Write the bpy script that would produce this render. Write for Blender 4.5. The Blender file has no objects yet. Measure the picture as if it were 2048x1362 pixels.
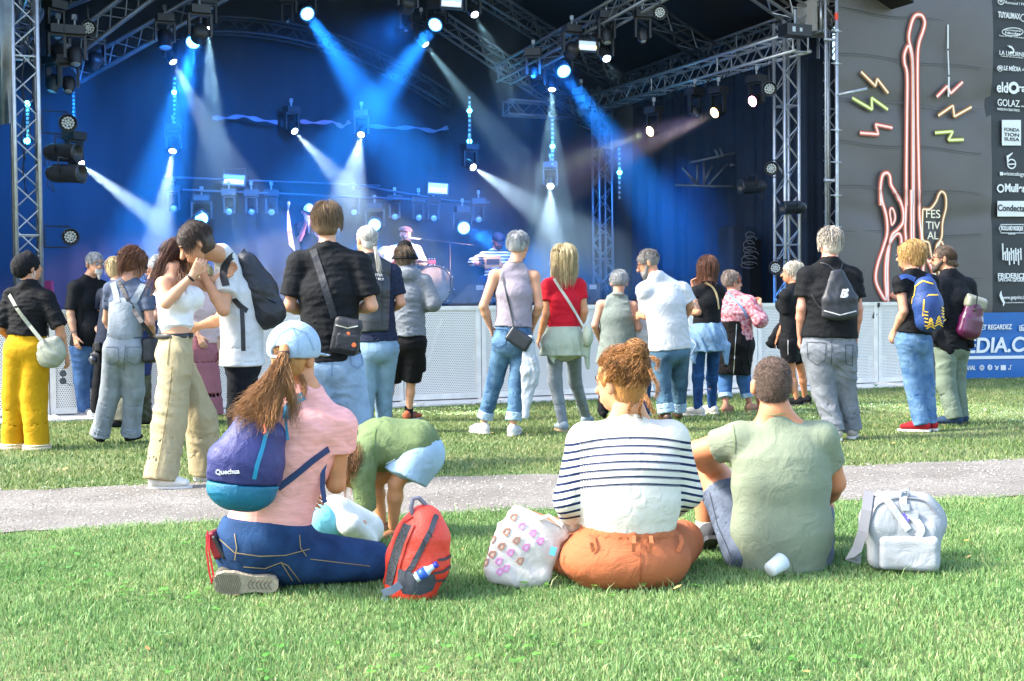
import bpy, math, random
import numpy as np
from mathutils import Vector, Matrix
from mathutils.bvhtree import BVHTree
random.seed(7); RNG = np.random.default_rng(7)
SC = bpy.context.scene; COL = SC.collection; PI = math.pi
def R(d): return math.radians(d)

# ---------------------------------------------------------------- camera
HC = 1.15; FPX = 2700.0; PITCH = math.atan(68.5/FPX); ROLL = 0.0096
F_ = np.array([0, math.cos(PITCH), -math.sin(PITCH)]); U0 = np.array([0, math.sin(PITCH), math.cos(PITCH)]); R0 = np.array([1., 0, 0])
CR = R0*math.cos(ROLL) - U0*math.sin(ROLL); CU = U0*math.cos(ROLL) + R0*math.sin(ROLL)
CAM = np.array([0, 0, HC])
cd = bpy.data.cameras.new('camera'); cam = bpy.data.objects.new('camera', cd); COL.objects.link(cam)
cd.sensor_width = 36; cd.lens = 36*FPX/2048; cd.clip_end = 400; cd.clip_start = 0.05
m = Matrix(((CR[0], CU[0], -F_[0], CAM[0]), (CR[1], CU[1], -F_[1], CAM[1]), (CR[2], CU[2], -F_[2], CAM[2]), (0, 0, 0, 1)))
cam.matrix_world = m; SC.camera = cam

# ---------------------------------------------------------------- daylight
SUN_EL, SUN_AZ = R(42), R(-102)      # azimuth from +Y (north), clockwise; sun over the camera's left shoulder
w = bpy.data.worlds.new('World'); SC.world = w; w.use_nodes = True
nt = w.node_tree; bg = nt.nodes['Background']; sky = nt.nodes.new('ShaderNodeTexSky'); sky.sky_type = 'NISHITA'; sky.sun_disc = False
sky.sun_elevation = SUN_EL; sky.sun_rotation = SUN_AZ; sky.dust_density = 2.0
nt.links.new(sky.outputs[0], bg.inputs[0]); bg.inputs[1].default_value = 0.15
sd = bpy.data.lights.new('sun', 'SUN'); sd.energy = 2.3; sd.angle = R(9.0); sd.color = (1, .93, .82)
so = bpy.data.objects.new('sun', sd); COL.objects.link(so)
sdir = Vector((math.sin(SUN_AZ)*math.cos(SUN_EL), math.cos(SUN_AZ)*math.cos(SUN_EL), math.sin(SUN_EL)))
so.rotation_euler = sdir.to_track_quat('Z', 'Y').to_euler(); so.location = (-20, -10, 20)
SC.view_settings.view_transform = 'Standard'; SC.view_settings.look = 'None'; SC.view_settings.gamma = 1
SC.view_settings.exposure = 2.3
SC.cycles.use_denoising = True
SC.cycles.max_bounces = 6; SC.cycles.diffuse_bounces = 3; SC.cycles.glossy_bounces = 2; SC.cycles.transmission_bounces = 4
SC.cycles.transparent_max_bounces = 8; SC.cycles.volume_bounces = 0; SC.cycles.sample_clamp_indirect = 4
SC.cycles.caustics_reflective = False; SC.cycles.caustics_refractive = False

# ---------------------------------------------------------------- picture <-> world helpers
def ray(px, py): return F_*FPX + CR*(px-1024) - CU*(py-681)
def at(px, py, Y):
    d = ray(px, py); return CAM + d*(Y/d[1])
def gnd(px, py, z=0.0):
    d = ray(px, py); return CAM + d*((z-HC)/d[2])
def onplane(px, py, P, N):
    d = ray(px, py); N = np.array(N, float); return CAM + d*(np.dot(np.array(P)-CAM, N)/np.dot(d, N))
def ppm(Y): return FPX/Y
def proj(p):
    v = np.array(p)-CAM; z = v@F_; return 1024+FPX*(v@CR)/z, 681-FPX*(v@CU)/z
V3 = lambda *a: np.array(a, float)
def nrm(v):
    v = np.array(v, float); return v/max(1e-9, np.linalg.norm(v))

# ---------------------------------------------------------------- materials
def lin(c): c = c/255.0; return c/12.92 if c <= .04045 else ((c+.055)/1.055)**2.4
def hexc(h, k=1.0):
    h = h.lstrip('#'); return tuple(min(1, lin(int(h[i:i+2], 16))*k) for i in (0, 2, 4)) + (1,)
MATS = {}
def mat(name, col='#888888', rough=.6, metal=0, k=1.0, var=0.0, vscale=8, bump=0.0, bscale=60, emit=None, es=1, sheen=0, stretch=None, col2=None, spec=.5, isl=0, coat=0):
    key = (name, col, rough, metal, k, var, vscale, bump, bscale, emit, es, sheen, stretch, col2, spec, isl, coat)
    if key in MATS: return MATS[key]
    m = bpy.data.materials.new(name); m.use_nodes = True; t = m.node_tree; b = t.nodes['Principled BSDF']; N = t.nodes.new; L = t.links.new
    c = hexc(col, k); b.inputs['Base Color'].default_value = c
    b.inputs['Roughness'].default_value = rough; b.inputs['Metallic'].default_value = metal; b.inputs['Specular IOR Level'].default_value = spec
    if sheen: b.inputs['Sheen Weight'].default_value = sheen
    if coat: b.inputs['Coat Weight'].default_value = coat
    if var or bump or col2 or isl:
        tc = N('ShaderNodeTexCoord'); mp = N('ShaderNodeMapping'); L(tc.outputs['Object'], mp.inputs[0])
        if stretch: mp.inputs['Scale'].default_value = stretch
    if var or col2 or isl:
        mx = N('ShaderNodeMix'); mx.data_type = 'RGBA'
        c2 = hexc(col2, k) if col2 else tuple(min(1, x*(1+var)+.0) for x in c[:3])+(1,)
        c1 = c if col2 else tuple(x*(1-var) for x in c[:3])+(1,)
        if name == 'hair': c1 = tuple(x*.5 for x in c1[:3])+(1,); c2 = tuple(min(1, x*1.3) for x in c2[:3])+(1,)
        mx.inputs[6].default_value = c1; mx.inputs[7].default_value = c2
        no = N('ShaderNodeTexNoise'); no.inputs['Scale'].default_value = vscale; no.inputs['Detail'].default_value = 4
        L(mp.outputs[0], no.inputs[0])
        rp = N('ShaderNodeValToRGB'); rp.color_ramp.elements[0].position = .32; rp.color_ramp.elements[1].position = .68
        L(no.outputs[0], rp.inputs[0])
        if isl:
            ge = N('ShaderNodeNewGeometry'); ad = N('ShaderNodeMix'); ad.inputs[0].default_value = isl
            L(rp.outputs[0], ad.inputs[2]); L(ge.outputs['Random Per Island'], ad.inputs[3]); L(ad.outputs[0], mx.inputs[0])
        else: L(rp.outputs[0], mx.inputs[0])
        L(mx.outputs[2], b.inputs['Base Color'])
    if bump:
        nb = N('ShaderNodeTexNoise'); nb.inputs['Scale'].default_value = bscale; nb.inputs['Detail'].default_value = 3; L(mp.outputs[0], nb.inputs[0])
        bp = N('ShaderNodeBump'); bp.inputs['Strength'].default_value = bump; bp.inputs['Distance'].default_value = .01
        L(nb.outputs[0], bp.inputs['Height']); L(bp.outputs[0], b.inputs['Normal'])
        if bscale >= 90 and not metal:      # broad soft creases under the fine weave
            n2 = N('ShaderNodeTexNoise'); n2.inputs['Scale'].default_value = 9; n2.inputs['Detail'].default_value = 2; n2.inputs['Distortion'].default_value = 1.2; L(tc.outputs['Object'], n2.inputs[0])
            b2 = N('ShaderNodeBump'); b2.inputs['Strength'].default_value = .27; b2.inputs['Distance'].default_value = .04; L(n2.outputs[0], b2.inputs['Height']); L(bp.outputs[0], b2.inputs['Normal']); L(b2.outputs[0], b.inputs['Normal'])
    if emit:
        b.inputs['Emission Color'].default_value = hexc(emit); b.inputs['Emission Strength'].default_value = es
    MATS[key] = m; return m

# ---------------------------------------------------------------- object helpers
def tag(o, label=None, cat=None, group=None, kind=None):
    if label: o['label'] = label
    if cat: o['category'] = cat
    if group: o['group'] = group
    if kind: o['kind'] = kind
    return o
def empty(name, loc=(0, 0, 0), label=None, cat=None, group=None):
    o = bpy.data.objects.new(name, None); COL.objects.link(o); o.location = tuple(loc); o.empty_display_size = .1
    bpy.context.view_layer.update() if False else None
    return tag(o, label, cat, group)
def link(name, verts, faces, m=None, parent=None, smooth=False, world=True):
    me = bpy.data.meshes.new(name)
    v = np.asarray(verts, dtype=np.float32).reshape(-1, 3)
    if parent is not None and world: v = v - np.array(parent_loc(parent), dtype=np.float32)
    off = np.zeros(3, np.float32)
    if isinstance(faces, np.ndarray) and faces.ndim == 2:
        n, k = faces.shape
        me.vertices.add(len(v)); me.vertices.foreach_set('co', v.ravel())
        me.loops.add(n*k); me.loops.foreach_set('vertex_index', faces.astype(np.int32).ravel())
        me.polygons.add(n); me.polygons.foreach_set('loop_start', np.arange(0, n*k, k, dtype=np.int32))
        me.update(calc_edges=True); me.validate()
    else:
        me.from_pydata([tuple(map(float, x)) for x in v], [], [tuple(int(i) for i in f) for f in faces]); me.update()
    if smooth: me.polygons.foreach_set('use_smooth', [True]*len(me.polygons))
    if m is not None: me.materials.append(m)
    o = bpy.data.objects.new(name, me); COL.objects.link(o)
    if parent is not None: o.parent = parent
    return o
def parent_loc(p):
    l = np.array(p.location, float)
    while p.parent is not None: p = p.parent; l = l + np.array(p.location, float)
    return l
class MB:
    """collects shapes into one mesh (world coordinates)"""
    def __init__(s): s.v = []; s.f = []; s.n = 0
    def add(s, v, f):
        v = np.asarray(v, float).reshape(-1, 3)
        s.f += [tuple(i+s.n for i in q) for q in f]; s.v.append(v); s.n += len(v); return s
    def box(s, c, size, ax=None, taper=1.0):
        """centre, full sizes, axes rows (x,y,z)"""
        c = np.array(c, float); h = np.array(size, float)/2
        A = np.eye(3) if ax is None else np.array(ax, float)
        P = []
        for z in (-1, 1):
            t = taper if z > 0 else 1
            for x, y in ((-1, -1), (1, -1), (1, 1), (-1, 1)): P.append(c + A[0]*x*h[0]*t + A[1]*y*h[1]*t + A[2]*z*h[2])
        return s.add(P, [(0, 3, 2, 1), (4, 5, 6, 7), (0, 1, 5, 4), (1, 2, 6, 5), (2, 3, 7, 6), (3, 0, 4, 7)])
    def tube(s, pts, r, n=8, caps=True):
        pts = [np.array(p, float) for p in pts]; m = len(pts)
        rr = r if hasattr(r, '__len__') else [r]*m
        V = []; prev = None
        for i, p in enumerate(pts):
            t = nrm(pts[min(i+1, m-1)] - pts[max(i-1, 0)])
            if prev is None:
                a = np.array([0, 0, 1.]) if abs(t[2]) < .9 else np.array([1., 0, 0]); x = nrm(np.cross(t, a))
            else: x = nrm(prev - t*np.dot(prev, t))
            prev = x; y = np.cross(t, x)
            for k in range(n):
                a = 2*PI*k/n; V.append(p + (x*math.cos(a)+y*math.sin(a))*rr[i])
        f = [(i*n+k, i*n+(k+1) % n, (i+1)*n+(k+1) % n, (i+1)*n+k) for i in range(m-1) for k in range(n)]
        if caps: f += [tuple(range(n))[::-1], tuple((m-1)*n+k for k in range(n))]
        return s.add(V, f)
    def lathe(s, p0, axis, prof, n=20, ex=None):
        """profile [(distance along axis, radius)]"""
        t = nrm(axis); a = np.array([0, 0, 1.]) if abs(t[2]) < .9 else np.array([1., 0, 0]); x = nrm(np.cross(t, a)); y = np.cross(t, x)
        V = [np.array(p0)+t*d+(x*math.cos(2*PI*k/n)+y*math.sin(2*PI*k/n))*r for d, r in prof for k in range(n)]; m = len(prof)
        f = [(i*n+k, i*n+(k+1) % n, (i+1)*n+(k+1) % n, (i+1)*n+k) for i in range(m-1) for k in range(n)]
        f += [tuple(range(n))[::-1], tuple((m-1)*n+k for k in range(n))]
        return s.add(V, f)
    def ribbon(s, pts, w, nor, th=.004):
        """flat strip with thickness along pts; nor = normal (one or list)"""
        pts = [np.array(p, float) for p in pts]; m = len(pts); V = []
        for i, p in enumerate(pts):
            t = nrm(pts[min(i+1, m-1)]-pts[max(i-1, 0)]); nn = nrm(nor[i] if np.ndim(nor) == 2 else nor)
            sd = nrm(np.cross(t, nn)); wi = (w[i] if hasattr(w, '__len__') else w)/2
            for a, b in ((-1, 0), (1, 0), (1, 1), (-1, 1)): V.append(p + sd*a*wi + nn*b*th)
        f = [(i*4+k, i*4+(k+1) % 4, (i+1)*4+(k+1) % 4, (i+1)*4+k) for i in range(m-1) for k in range(4)]
        f += [(3, 2, 1, 0), tuple((m-1)*4+k for k in range(4))]
        return s.add(V, f)
    def out(s, name, m=None, parent=None, smooth=False):
        return link(name, np.vstack(s.v), s.f, m, parent, smooth)
def tubes_mesh(paths, rad, n=3):
    """paths (N,M,3), rad (M,) or (N,M) -> verts, quad faces; vectorised strands"""
    P = np.asarray(paths, float); N, M, _ = P.shape
    T = np.gradient(P, axis=1); T /= np.linalg.norm(T, axis=2, keepdims=True)+1e-9
    ref = np.where(np.abs(T[..., 2:3]) < .9, np.array([0, 0, 1.]), np.array([1., 0, 0]))
    X = np.cross(T, ref); X /= np.linalg.norm(X, axis=2, keepdims=True)+1e-9; Yv = np.cross(T, X)
    rad = np.broadcast_to(np.asarray(rad, float), (N, M))
    a = 2*PI*np.arange(n)/n
    V = P[:, :, None, :] + (X[:, :, None, :]*np.cos(a)[:, None] + Yv[:, :, None, :]*np.sin(a)[:, None])*rad[:, :, None, None]
    idx = np.arange(N*M*n).reshape(N, M, n)
    A = idx[:, :-1, :]; B = np.roll(idx, -1, axis=2)[:, :-1, :]; C = np.roll(idx, -1, axis=2)[:, 1:, :]; D = idx[:, 1:, :]
    return V.reshape(-1, 3), np.stack([A, B, C, D], -1).reshape(-1, 4)
def text(body, px, py, h_px, P, U, N, m, parent, name='lettering', w_px=None, off=.0, bold=.0, shear=0, align='CENTER', up=None, ext=.0015):
    """flat lettering on the plane (P, normal N toward the viewer, U along the text); px,py = centre in the photograph"""
    c = onplane(px, py, P, N); U = nrm(U); N = nrm(N); Zc = nrm(np.cross(N, U)) if up is None else nrm(up)
    cu = bpy.data.curves.new(name, 'FONT'); cu.body = body; cu.align_x = align; cu.align_y = 'CENTER'; cu.shear = shear
    c1 = onplane(px, py-h_px/2, P, N); c2 = onplane(px, py+h_px/2, P, N); hh = np.linalg.norm(c1-c2)
    cu.size = hh*1.38; cu.offset = bold*hh; cu.extrude = ext; cu.materials.append(m)
    o = bpy.data.objects.new(name, cu); COL.objects.link(o)
    sx = 1.0
    if w_px:
        a = onplane(px-w_px/2, py, P, N); b = onplane(px+w_px/2, py, P, N); want = np.linalg.norm(a-b)
        bpy.context.view_layer.update(); have = max(1e-4, o.dimensions[0]); sx = want/have
    c = c + N*off - (np.array(parent_loc(parent)) if parent is not None else 0)
    o.matrix_local = Matrix(((U[0]*sx, Zc[0], N[0], c[0]), (U[1]*sx, Zc[1], N[1], c[1]), (U[2]*sx, Zc[2], N[2], c[2]), (0, 0, 0, 1)))
    if parent is not None: o.parent = parent
    return o
# ================================================================ SETTING: stage geometry
ANG = R(24.5); SU = V3(math.cos(ANG), math.sin(ANG), 0); SV = V3(-math.sin(ANG), math.cos(ANG), 0); UZ = V3(0, 0, 1)
FR = V3(4.0, 19.6, 0); FL = FR - SU*10.4; DEEP = 5.6
DECK = 1.12
AX = np.array([SU, SV, UZ])
def Yc(px, Y, m=.45): return min(Y, onplane(px, 300, FL+SV*(DEEP+.75), SV)[1]-m)      # keeps things in front of the backdrop
def S(u, v, z): return FL + SU*u + SV*v + UZ*z      # stage coordinates
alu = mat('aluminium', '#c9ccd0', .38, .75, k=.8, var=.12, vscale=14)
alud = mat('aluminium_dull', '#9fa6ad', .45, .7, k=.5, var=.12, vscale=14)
blackm = mat('black_metal', '#26282c', .45, .3, k=.6)
blackp = mat('black_plastic', '#1c1e22', .5, 0, k=.7)
drape = mat('black_drape', '#1d222b', .9, 0, k=.55, var=.25, vscale=2.5, sheen=.2)
lens_off = mat('lens_glass', '#c8d4dc', .15, .2, k=.6)
def wavy(P, A, B, na, nb, amp, f, nor, name, m, parent=None, seed=0):
    """cloth sheet P + A*s + B*t with folds along B"""
    r = np.random.default_rng(seed); s, t = np.meshgrid(np.linspace(0, 1, na), np.linspace(0, 1, nb), indexing='ij')
    L = np.linalg.norm(A); x = s*L
    w_ = sum(np.sin(x*f*q*2*PI + r.uniform(0, 6) + 1.3*t*r.uniform(-1, 1)*3)*a for q, a in ((1, 1), (1.7, .6), (2.9, .4), (.37, .8)))*amp*(.5+.5*t)
    Pn = np.array(P)[None, None]+s[..., None]*np.array(A)+t[..., None]*np.array(B)+w_[..., None]*nrm(nor)
    idx = np.arange(na*nb).reshape(na, nb)
    f_ = np.stack([idx[:-1, :-1], idx[1:, :-1], idx[1:, 1:], idx[:-1, 1:]], -1).reshape(-1, 4)
    return link(name, Pn.reshape(-1, 3), f_, m, parent, True)
# ground
def ground_mat():
    m = bpy.data.materials.new('soil_under_grass'); m.use_nodes = True; t = m.node_tree; b = t.nodes['Principled BSDF']; N = t.nodes.new; L = t.links.new
    tc = N('ShaderNodeTexCoord'); n1 = N('ShaderNodeTexNoise'); n1.inputs['Scale'].default_value = .9; n1.inputs['Detail'].default_value = 8; L(tc.outputs['Object'], n1.inputs[0])
    n2 = N('ShaderNodeTexNoise'); n2.inputs['Scale'].default_value = 45; n2.inputs['Detail'].default_value = 5; L(tc.outputs['Object'], n2.inputs[0])
    rp = N('ShaderNodeValToRGB'); e = rp.color_ramp.elements; e[0].position = .35; e[0].color = hexc('#6d8a48', .7); e[1].position = .62; e[1].color = hexc('#8f9a5c', .6); L(n1.outputs[0], rp.inputs[0])
    r2 = N('ShaderNodeValToRGB'); e = r2.color_ramp.elements; e[0].position = .3; e[0].color = (.35, .35, .3, 1); e[1].position = .7; e[1].color = (1, 1, 1, 1); L(n2.outputs[0], r2.inputs[0])
    mx = N('ShaderNodeMix'); mx.data_type = 'RGBA'; mx.blend_type = 'MULTIPLY'; mx.inputs[0].default_value = 1; L(rp.outputs[0], mx.inputs[6]); L(r2.outputs[0], mx.inputs[7]); L(mx.outputs[2], b.inputs['Base Color'])
    b.inputs['Roughness'].default_value = .9; return m
tag(link('ground', [(-150, -60, 0), (150, -60, 0), (150, 250, 0), (-150, 250, 0)], [(0, 1, 2, 3)], ground_mat()), kind='structure')
PATH_FAR = [gnd(*p) for p in ((-500, 998), (0, 980), (440, 966), (900, 957), (1100, 950), (1670, 932), (2048, 919), (2500, 905))]
PATH_NEAR = [gnd(*p) for p in ((-500, 1082), (0, 1063), (430, 1046), (900, 1030), (1200, 1022), (1700, 1004), (2048, 991), (2500, 975))]
def path_y(x, L): return np.interp(x, [p[0] for p in L], [p[1] for p in L])
def path_mat():
    m = bpy.data.materials.new('pale_gravel'); m.use_nodes = True; t = m.node_tree; b = t.nodes['Principled BSDF']; N = t.nodes.new; L = t.links.new
    tc = N('ShaderNodeTexCoord'); v = N('ShaderNodeTexVoronoi'); v.inputs['Scale'].default_value = 75; L(tc.outputs['Object'], v.inputs[0])
    n1 = N('ShaderNodeTexNoise'); n1.inputs['Scale'].default_value = 90; n1.inputs['Detail'].default_value = 6; L(tc.outputs['Object'], n1.inputs[0])
    rp = N('ShaderNodeValToRGB'); e = rp.color_ramp.elements; e[0].position = .3; e[0].color = hexc('#7c7164', .24); e[1].position = .56; e[1].color = hexc('#ded8cd', .33); L(n1.outputs[0], rp.inputs[0])
    n3 = N('ShaderNodeTexNoise'); n3.inputs['Scale'].default_value = 2.2; n3.inputs['Detail'].default_value = 5; L(tc.outputs['Object'], n3.inputs[0])
    r3 = N('ShaderNodeValToRGB'); e = r3.color_ramp.elements; e[0].position = .35; e[0].color = (.74, .72, .7, 1); e[1].position = .65; e[1].color = (1, 1, 1, 1); L(n3.outputs[0], r3.inputs[0])
    mx = N('ShaderNodeMix'); mx.data_type = 'RGBA'; mx.blend_type = 'MULTIPLY'; mx.inputs[0].default_value = 1; L(rp.outputs[0], mx.inputs[6]); L(r3.outputs[0], mx.inputs[7])
    m2 = N('ShaderNodeMix'); m2.data_type = 'RGBA'; m2.blend_type = 'MULTIPLY'; m2.inputs[0].default_value = .0; L(mx.outputs[2], m2.inputs[6]); L(v.outputs['Color'], m2.inputs[7]); L(m2.outputs[2], b.inputs['Base Color'])
    bp = N('ShaderNodeBump'); bp.inputs['Strength'].default_value = .7; bp.inputs['Distance'].default_value = .012; L(n1.outputs[0], bp.inputs['Height']); L(bp.outputs[0], b.inputs['Normal'])
    b.inputs['Roughness'].default_value = .85; return m
PM = path_mat()
def build_path():
    xs = np.linspace(-9, 14, 400); r = np.random.default_rng(3)
    def wob(x, s): return sum(np.sin(x*f+r.uniform(0, 6))*a for f, a in ((1.1, .05), (3.7, .03), (9, .025), (23, .018), (51, .01)))
    a = path_y(xs, PATH_NEAR)+wob(xs, 0); b = path_y(xs, PATH_FAR)+wob(xs, 1)
    n = 7; V = [(x, a_+(b_-a_)*t, .006+.012*math.sin(PI*t)) for x, a_, b_ in zip(xs, a, b) for t in np.linspace(0, 1, n)]
    i = np.arange(len(xs)*n).reshape(-1, n); f = np.stack([i[:-1, :-1], i[1:, :-1], i[1:, 1:], i[:-1, 1:]], -1).reshape(-1, 4)
    tag(link('gravel_path', V, f, PM, None, True), kind='structure')
    # loose pebbles
    r = np.random.default_rng(5); N = 5000; x = r.uniform(-4.5, 6.5, N); t = r.random(N); y = path_y(x, PATH_NEAR)*(1-t)+path_y(x, PATH_FAR)*t
    ok = np.ones(N, bool); s = r.uniform(.003, .009, N); o = np.array([[1, 0, 0], [0, 1, 0], [-1, 0, 0], [0, -1, 0], [0, 0, .7], [0, 0, -.7]])
    F = np.array([[0, 1, 4], [1, 2, 4], [2, 3, 4], [3, 0, 4]])
    V = np.stack([x, y, .012+.01*np.sin(PI*t)], 1)[:, None]+o[None]*s[:, None, None]*r.uniform(.6, 1.4, (N, 6, 1))
    f = (F[None]+np.arange(N)[:, None, None]*6).reshape(-1, 3)
    tag(link('pebbles', V.reshape(-1, 3), f, mat('pebble', '#6f6a64', .8, k=.6, col2='#e2ddd6', isl=.9)), 'loose pale pebbles lying on the gravel path', 'pebbles', kind='stuff')
build_path()

# ---------------------------------------------------------------- truss
def truss(p0, p1, label, size=.25, side=None, m=None, rc=.025, rb=.010, bay=None, ends=True, group='aluminium lattice trusses of the stage', arch=0):
    m = m or alu; p0 = np.array(p0, float); p1 = np.array(p1, float); t = nrm(p1-p0); L = np.linalg.norm(p1-p0)
    a = nrm(side) if side is not None else SU; a = nrm(a - t*np.dot(a, t)); b = np.cross(t, a); h = size/2
    root = empty('lattice_truss', p0, label, 'truss', group); bay = bay or size*1.0; n = max(2, int(round(L/bay))); NS = 1 if not arch else 14
    def bend(q, tt): return q + UZ*arch*4*tt*(1-tt)
    C = [(-h, -h), (h, -h), (h, h), (-h, h)]
    for c in C:
        pts = [bend(p0+t*L*i/NS+a*c[0]+b*c[1], i/NS) for i in range(NS+1)]
        MB().tube(pts, rc, 10).out('chord', m, root, True)
    mb = MB()
    for k in range(4):
        c, d = C[k], C[(k+1) % 4]
        for i in range(n):
            e, f = (c, d) if (i+k) % 2 == 0 else (d, c)
            t0, t1 = i/n, (i+1)/n
            mb.tube([bend(p0+t*L*t0+a*e[0]+b*e[1], t0), bend(p0+t*L*t1+a*f[0]+b*f[1], t1)], rb, 6, False)
        if ends:
            for tt in ([0.01, .99] + [j for j in (2.0/L*i for i in range(1, int(L/2)+1)) if j < .95]):
                mb.tube([bend(p0+t*L*tt+a*c[0]+b*c[1], tt), bend(p0+t*L*tt+a*d[0]+b*d[1], tt)], rb*1.3, 6, False)
    mb.out('lattice', m, root, True)
    return root
truss(S(0, 0, 0), S(0, 0, 6.4), 'vertical truss tower at the left front corner of the stage, behind the turbaned woman', size=.26)
truss(S(10.4, 0, 0), S(10.4, 0, 5.2), 'vertical truss tower at the right front corner of the stage, left of the drape', size=.25)
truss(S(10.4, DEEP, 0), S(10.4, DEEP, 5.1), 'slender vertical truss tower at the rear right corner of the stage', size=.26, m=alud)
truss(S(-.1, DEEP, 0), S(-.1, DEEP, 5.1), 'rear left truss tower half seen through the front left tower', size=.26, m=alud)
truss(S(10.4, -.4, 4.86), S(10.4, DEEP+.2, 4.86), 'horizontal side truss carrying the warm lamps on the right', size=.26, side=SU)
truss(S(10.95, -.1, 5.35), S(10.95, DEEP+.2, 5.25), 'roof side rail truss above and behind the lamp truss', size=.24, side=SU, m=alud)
truss(S(.3, .6, 5.15), S(.3, DEEP, 5.1), 'left side truss with cluster of moving heads below it', size=.26, side=SU)
truss(S(8.6, DEEP+.3, 4.7), S(10.4, DEEP+.3, 4.7), 'short rear cross truss beside the slender rear tower', size=.25, side=UZ, m=alud)
# gabled rafters: eaves to ridge, at several depths
HW = 5.4; RISE = 2.75
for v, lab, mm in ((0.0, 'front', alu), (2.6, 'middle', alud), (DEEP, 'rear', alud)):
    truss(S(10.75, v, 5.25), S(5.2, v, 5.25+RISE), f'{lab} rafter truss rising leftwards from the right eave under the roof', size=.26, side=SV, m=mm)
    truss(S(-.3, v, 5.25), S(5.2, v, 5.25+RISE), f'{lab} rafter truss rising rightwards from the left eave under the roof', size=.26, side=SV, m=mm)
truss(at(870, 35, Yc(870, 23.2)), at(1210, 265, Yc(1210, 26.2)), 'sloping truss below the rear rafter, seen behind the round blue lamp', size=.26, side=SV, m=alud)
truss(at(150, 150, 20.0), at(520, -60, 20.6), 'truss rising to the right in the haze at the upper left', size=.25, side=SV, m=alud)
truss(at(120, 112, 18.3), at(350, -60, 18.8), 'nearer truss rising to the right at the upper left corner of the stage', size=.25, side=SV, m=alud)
truss(at(420, 50, Yc(420, 24)), at(900, 205, Yc(900, 25.5)), 'arched truss in the blue haze behind the round blue lamps', size=.25, side=SV, m=mat('aluminium_haze', '#5c6670', .6, .5, k=.35), arch=.35)  # darker metal copy: the dimming by haze is put into its colour
truss(at(1006, 150, 21.5), at(1330, -30, 18.6), 'lamp truss running from centre up to the top right', size=.26, side=SU, m=alud)
# corner block
cb = empty('corner_block', S(10.9, 0, 5.2), 'chunky aluminium corner block where roof truss meets the right post', 'truss corner')
mb = MB(); P0 = S(10.98, -.12, 5.28)
for dx in (-.2, .2):
    for dy in (-.2, .2): mb.tube([P0+SU*dx+SV*dy-UZ*.24, P0+SU*dx+SV*dy+UZ*.24], .03, 8)
for dz in (-.22, .22):
    q = [P0+SU*x+SV*y+UZ*dz for x, y in ((-.2, -.2), (.2, -.2), (.2, .2), (-.2, .2), (-.2, -.2))]; mb.tube(q, .028, 8)
mb.tube([P0+SU*-.2+SV*-.2+UZ*.22, P0+SU*.2+SV*-.2-UZ*.22], .018, 6); mb.out('cage', alu, cb, True)
MB().box(P0-SU*.3, (.05, .42, .46), AX).box(P0+SV*.22, (.4, .03, .44), AX).out('gusset_plate', mat('grey_plate', '#b8b4ac', .5, .3), cb)
truss(S(11.25, .1, 0), S(11.25, .1, 7.2), 'tall truss mast right of the stage, mostly behind the drape', size=.24)

# scaffold standard beside the banner
BP = V3(4.58, 19.05, 0); BU = SU; BN = -SV      # banner plane
def bpt(px, py, off=0.0): return onplane(px, py, BP, BN) + BN*off
sp = empty('scaffold_pole', bpt(1662, 600, .1), 'upright galvanised scaffold pole between the dark drape and the guitar banner', 'scaffold pole')
galv = mat('galvanised_steel', '#b9bfc4', .45, .6, k=.8, var=.2, vscale=20)
a, b = bpt(1662, -60, .12), bpt(1664, 760, .12); b = np.array([b[0], b[1], 0]); MB().tube([b, a], .024, 12).out('tube', galv, sp, True)
for y in (65, 130, 262, 326, 392, 455):
    c = bpt(1662, y, .12); MB().lathe(c-UZ*.015, UZ, [(0, .036), (.03, .036)], 12).tube([c-SU*.09, c+SU*.09], .009, 6).out('coupler', galv, sp)
c = bpt(1662, 193, .12); MB().tube([c, bpt(1702, 185, .35)], .024, 10).out('stub_tube', galv, sp, True)
MB().lathe(bpt(1662, 44, .12), UZ, [(0, .0255), (.1, .0255)], 12).out('red_band', mat('red_tape', '#d8402a', .6), sp)

# ---------------------------------------------------------------- deck, drapes, roof
dk = empty('stage_deck', S(5.2, 2.8, 0), 'raised black stage deck behind the crowd barrier', 'stage')
MB().box(S(5.2, DEEP/2+.2, DECK-.06), (12.5, DEEP+1.6, .12), AX).out('deck_floor', mat('stage_ply', '#23252a', .6, k=.8, var=.2, vscale=6), dk)
wavy(S(-1.1, -.55, DECK-.12), SU*12.5, -UZ*(DECK-.14), 260, 4, .02, 1.6, SV, 'skirt', drape, dk, 4)
bd = wavy(S(-2.5, DEEP+.75, 7.9), SU*14.6, -UZ*7.0, 420, 6, .03, .8, SV, 'backdrop_drape', mat('backdrop_cloth', '#14171f', .9, k=.6, var=.2, vscale=1.5, sheen=.3), None, 1)
tag(bd, 'black cloth backdrop hanging behind the band, washed in blue light', 'backdrop')
ld = wavy(S(-1.15, -.9, 7.5), SV*(DEEP+1.6), -UZ*7.4, 160, 6, .05, 1.2, SU, 'side_drape', drape, None, 2)
tag(ld, 'dark drape hanging along the left edge of the stage', 'drape')
rd = wavy(S(11.45, .35, 7.2), SV*(DEEP+.3), -UZ*7.0, 160, 6, .05, 1.2, SU, 'side_drape', mat('side_cloth', '#1d2a3d', .85, k=.9, var=.3, vscale=1.2), None, 3)
tag(rd, 'wrinkled dark blue drape closing the right side of the stage', 'drape')
fd = wavy(S(10.62, .1, 4.75), SU*.95, -UZ*4.7, 40, 8, .05, 1.9, SV, 'front_drape', mat('side_cloth', '#1d2a3d', .85, k=.9, var=.3, vscale=1.2), None, 6)
tag(fd, 'narrow dark drape between the right tower and the scaffold pole', 'drape')
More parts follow.
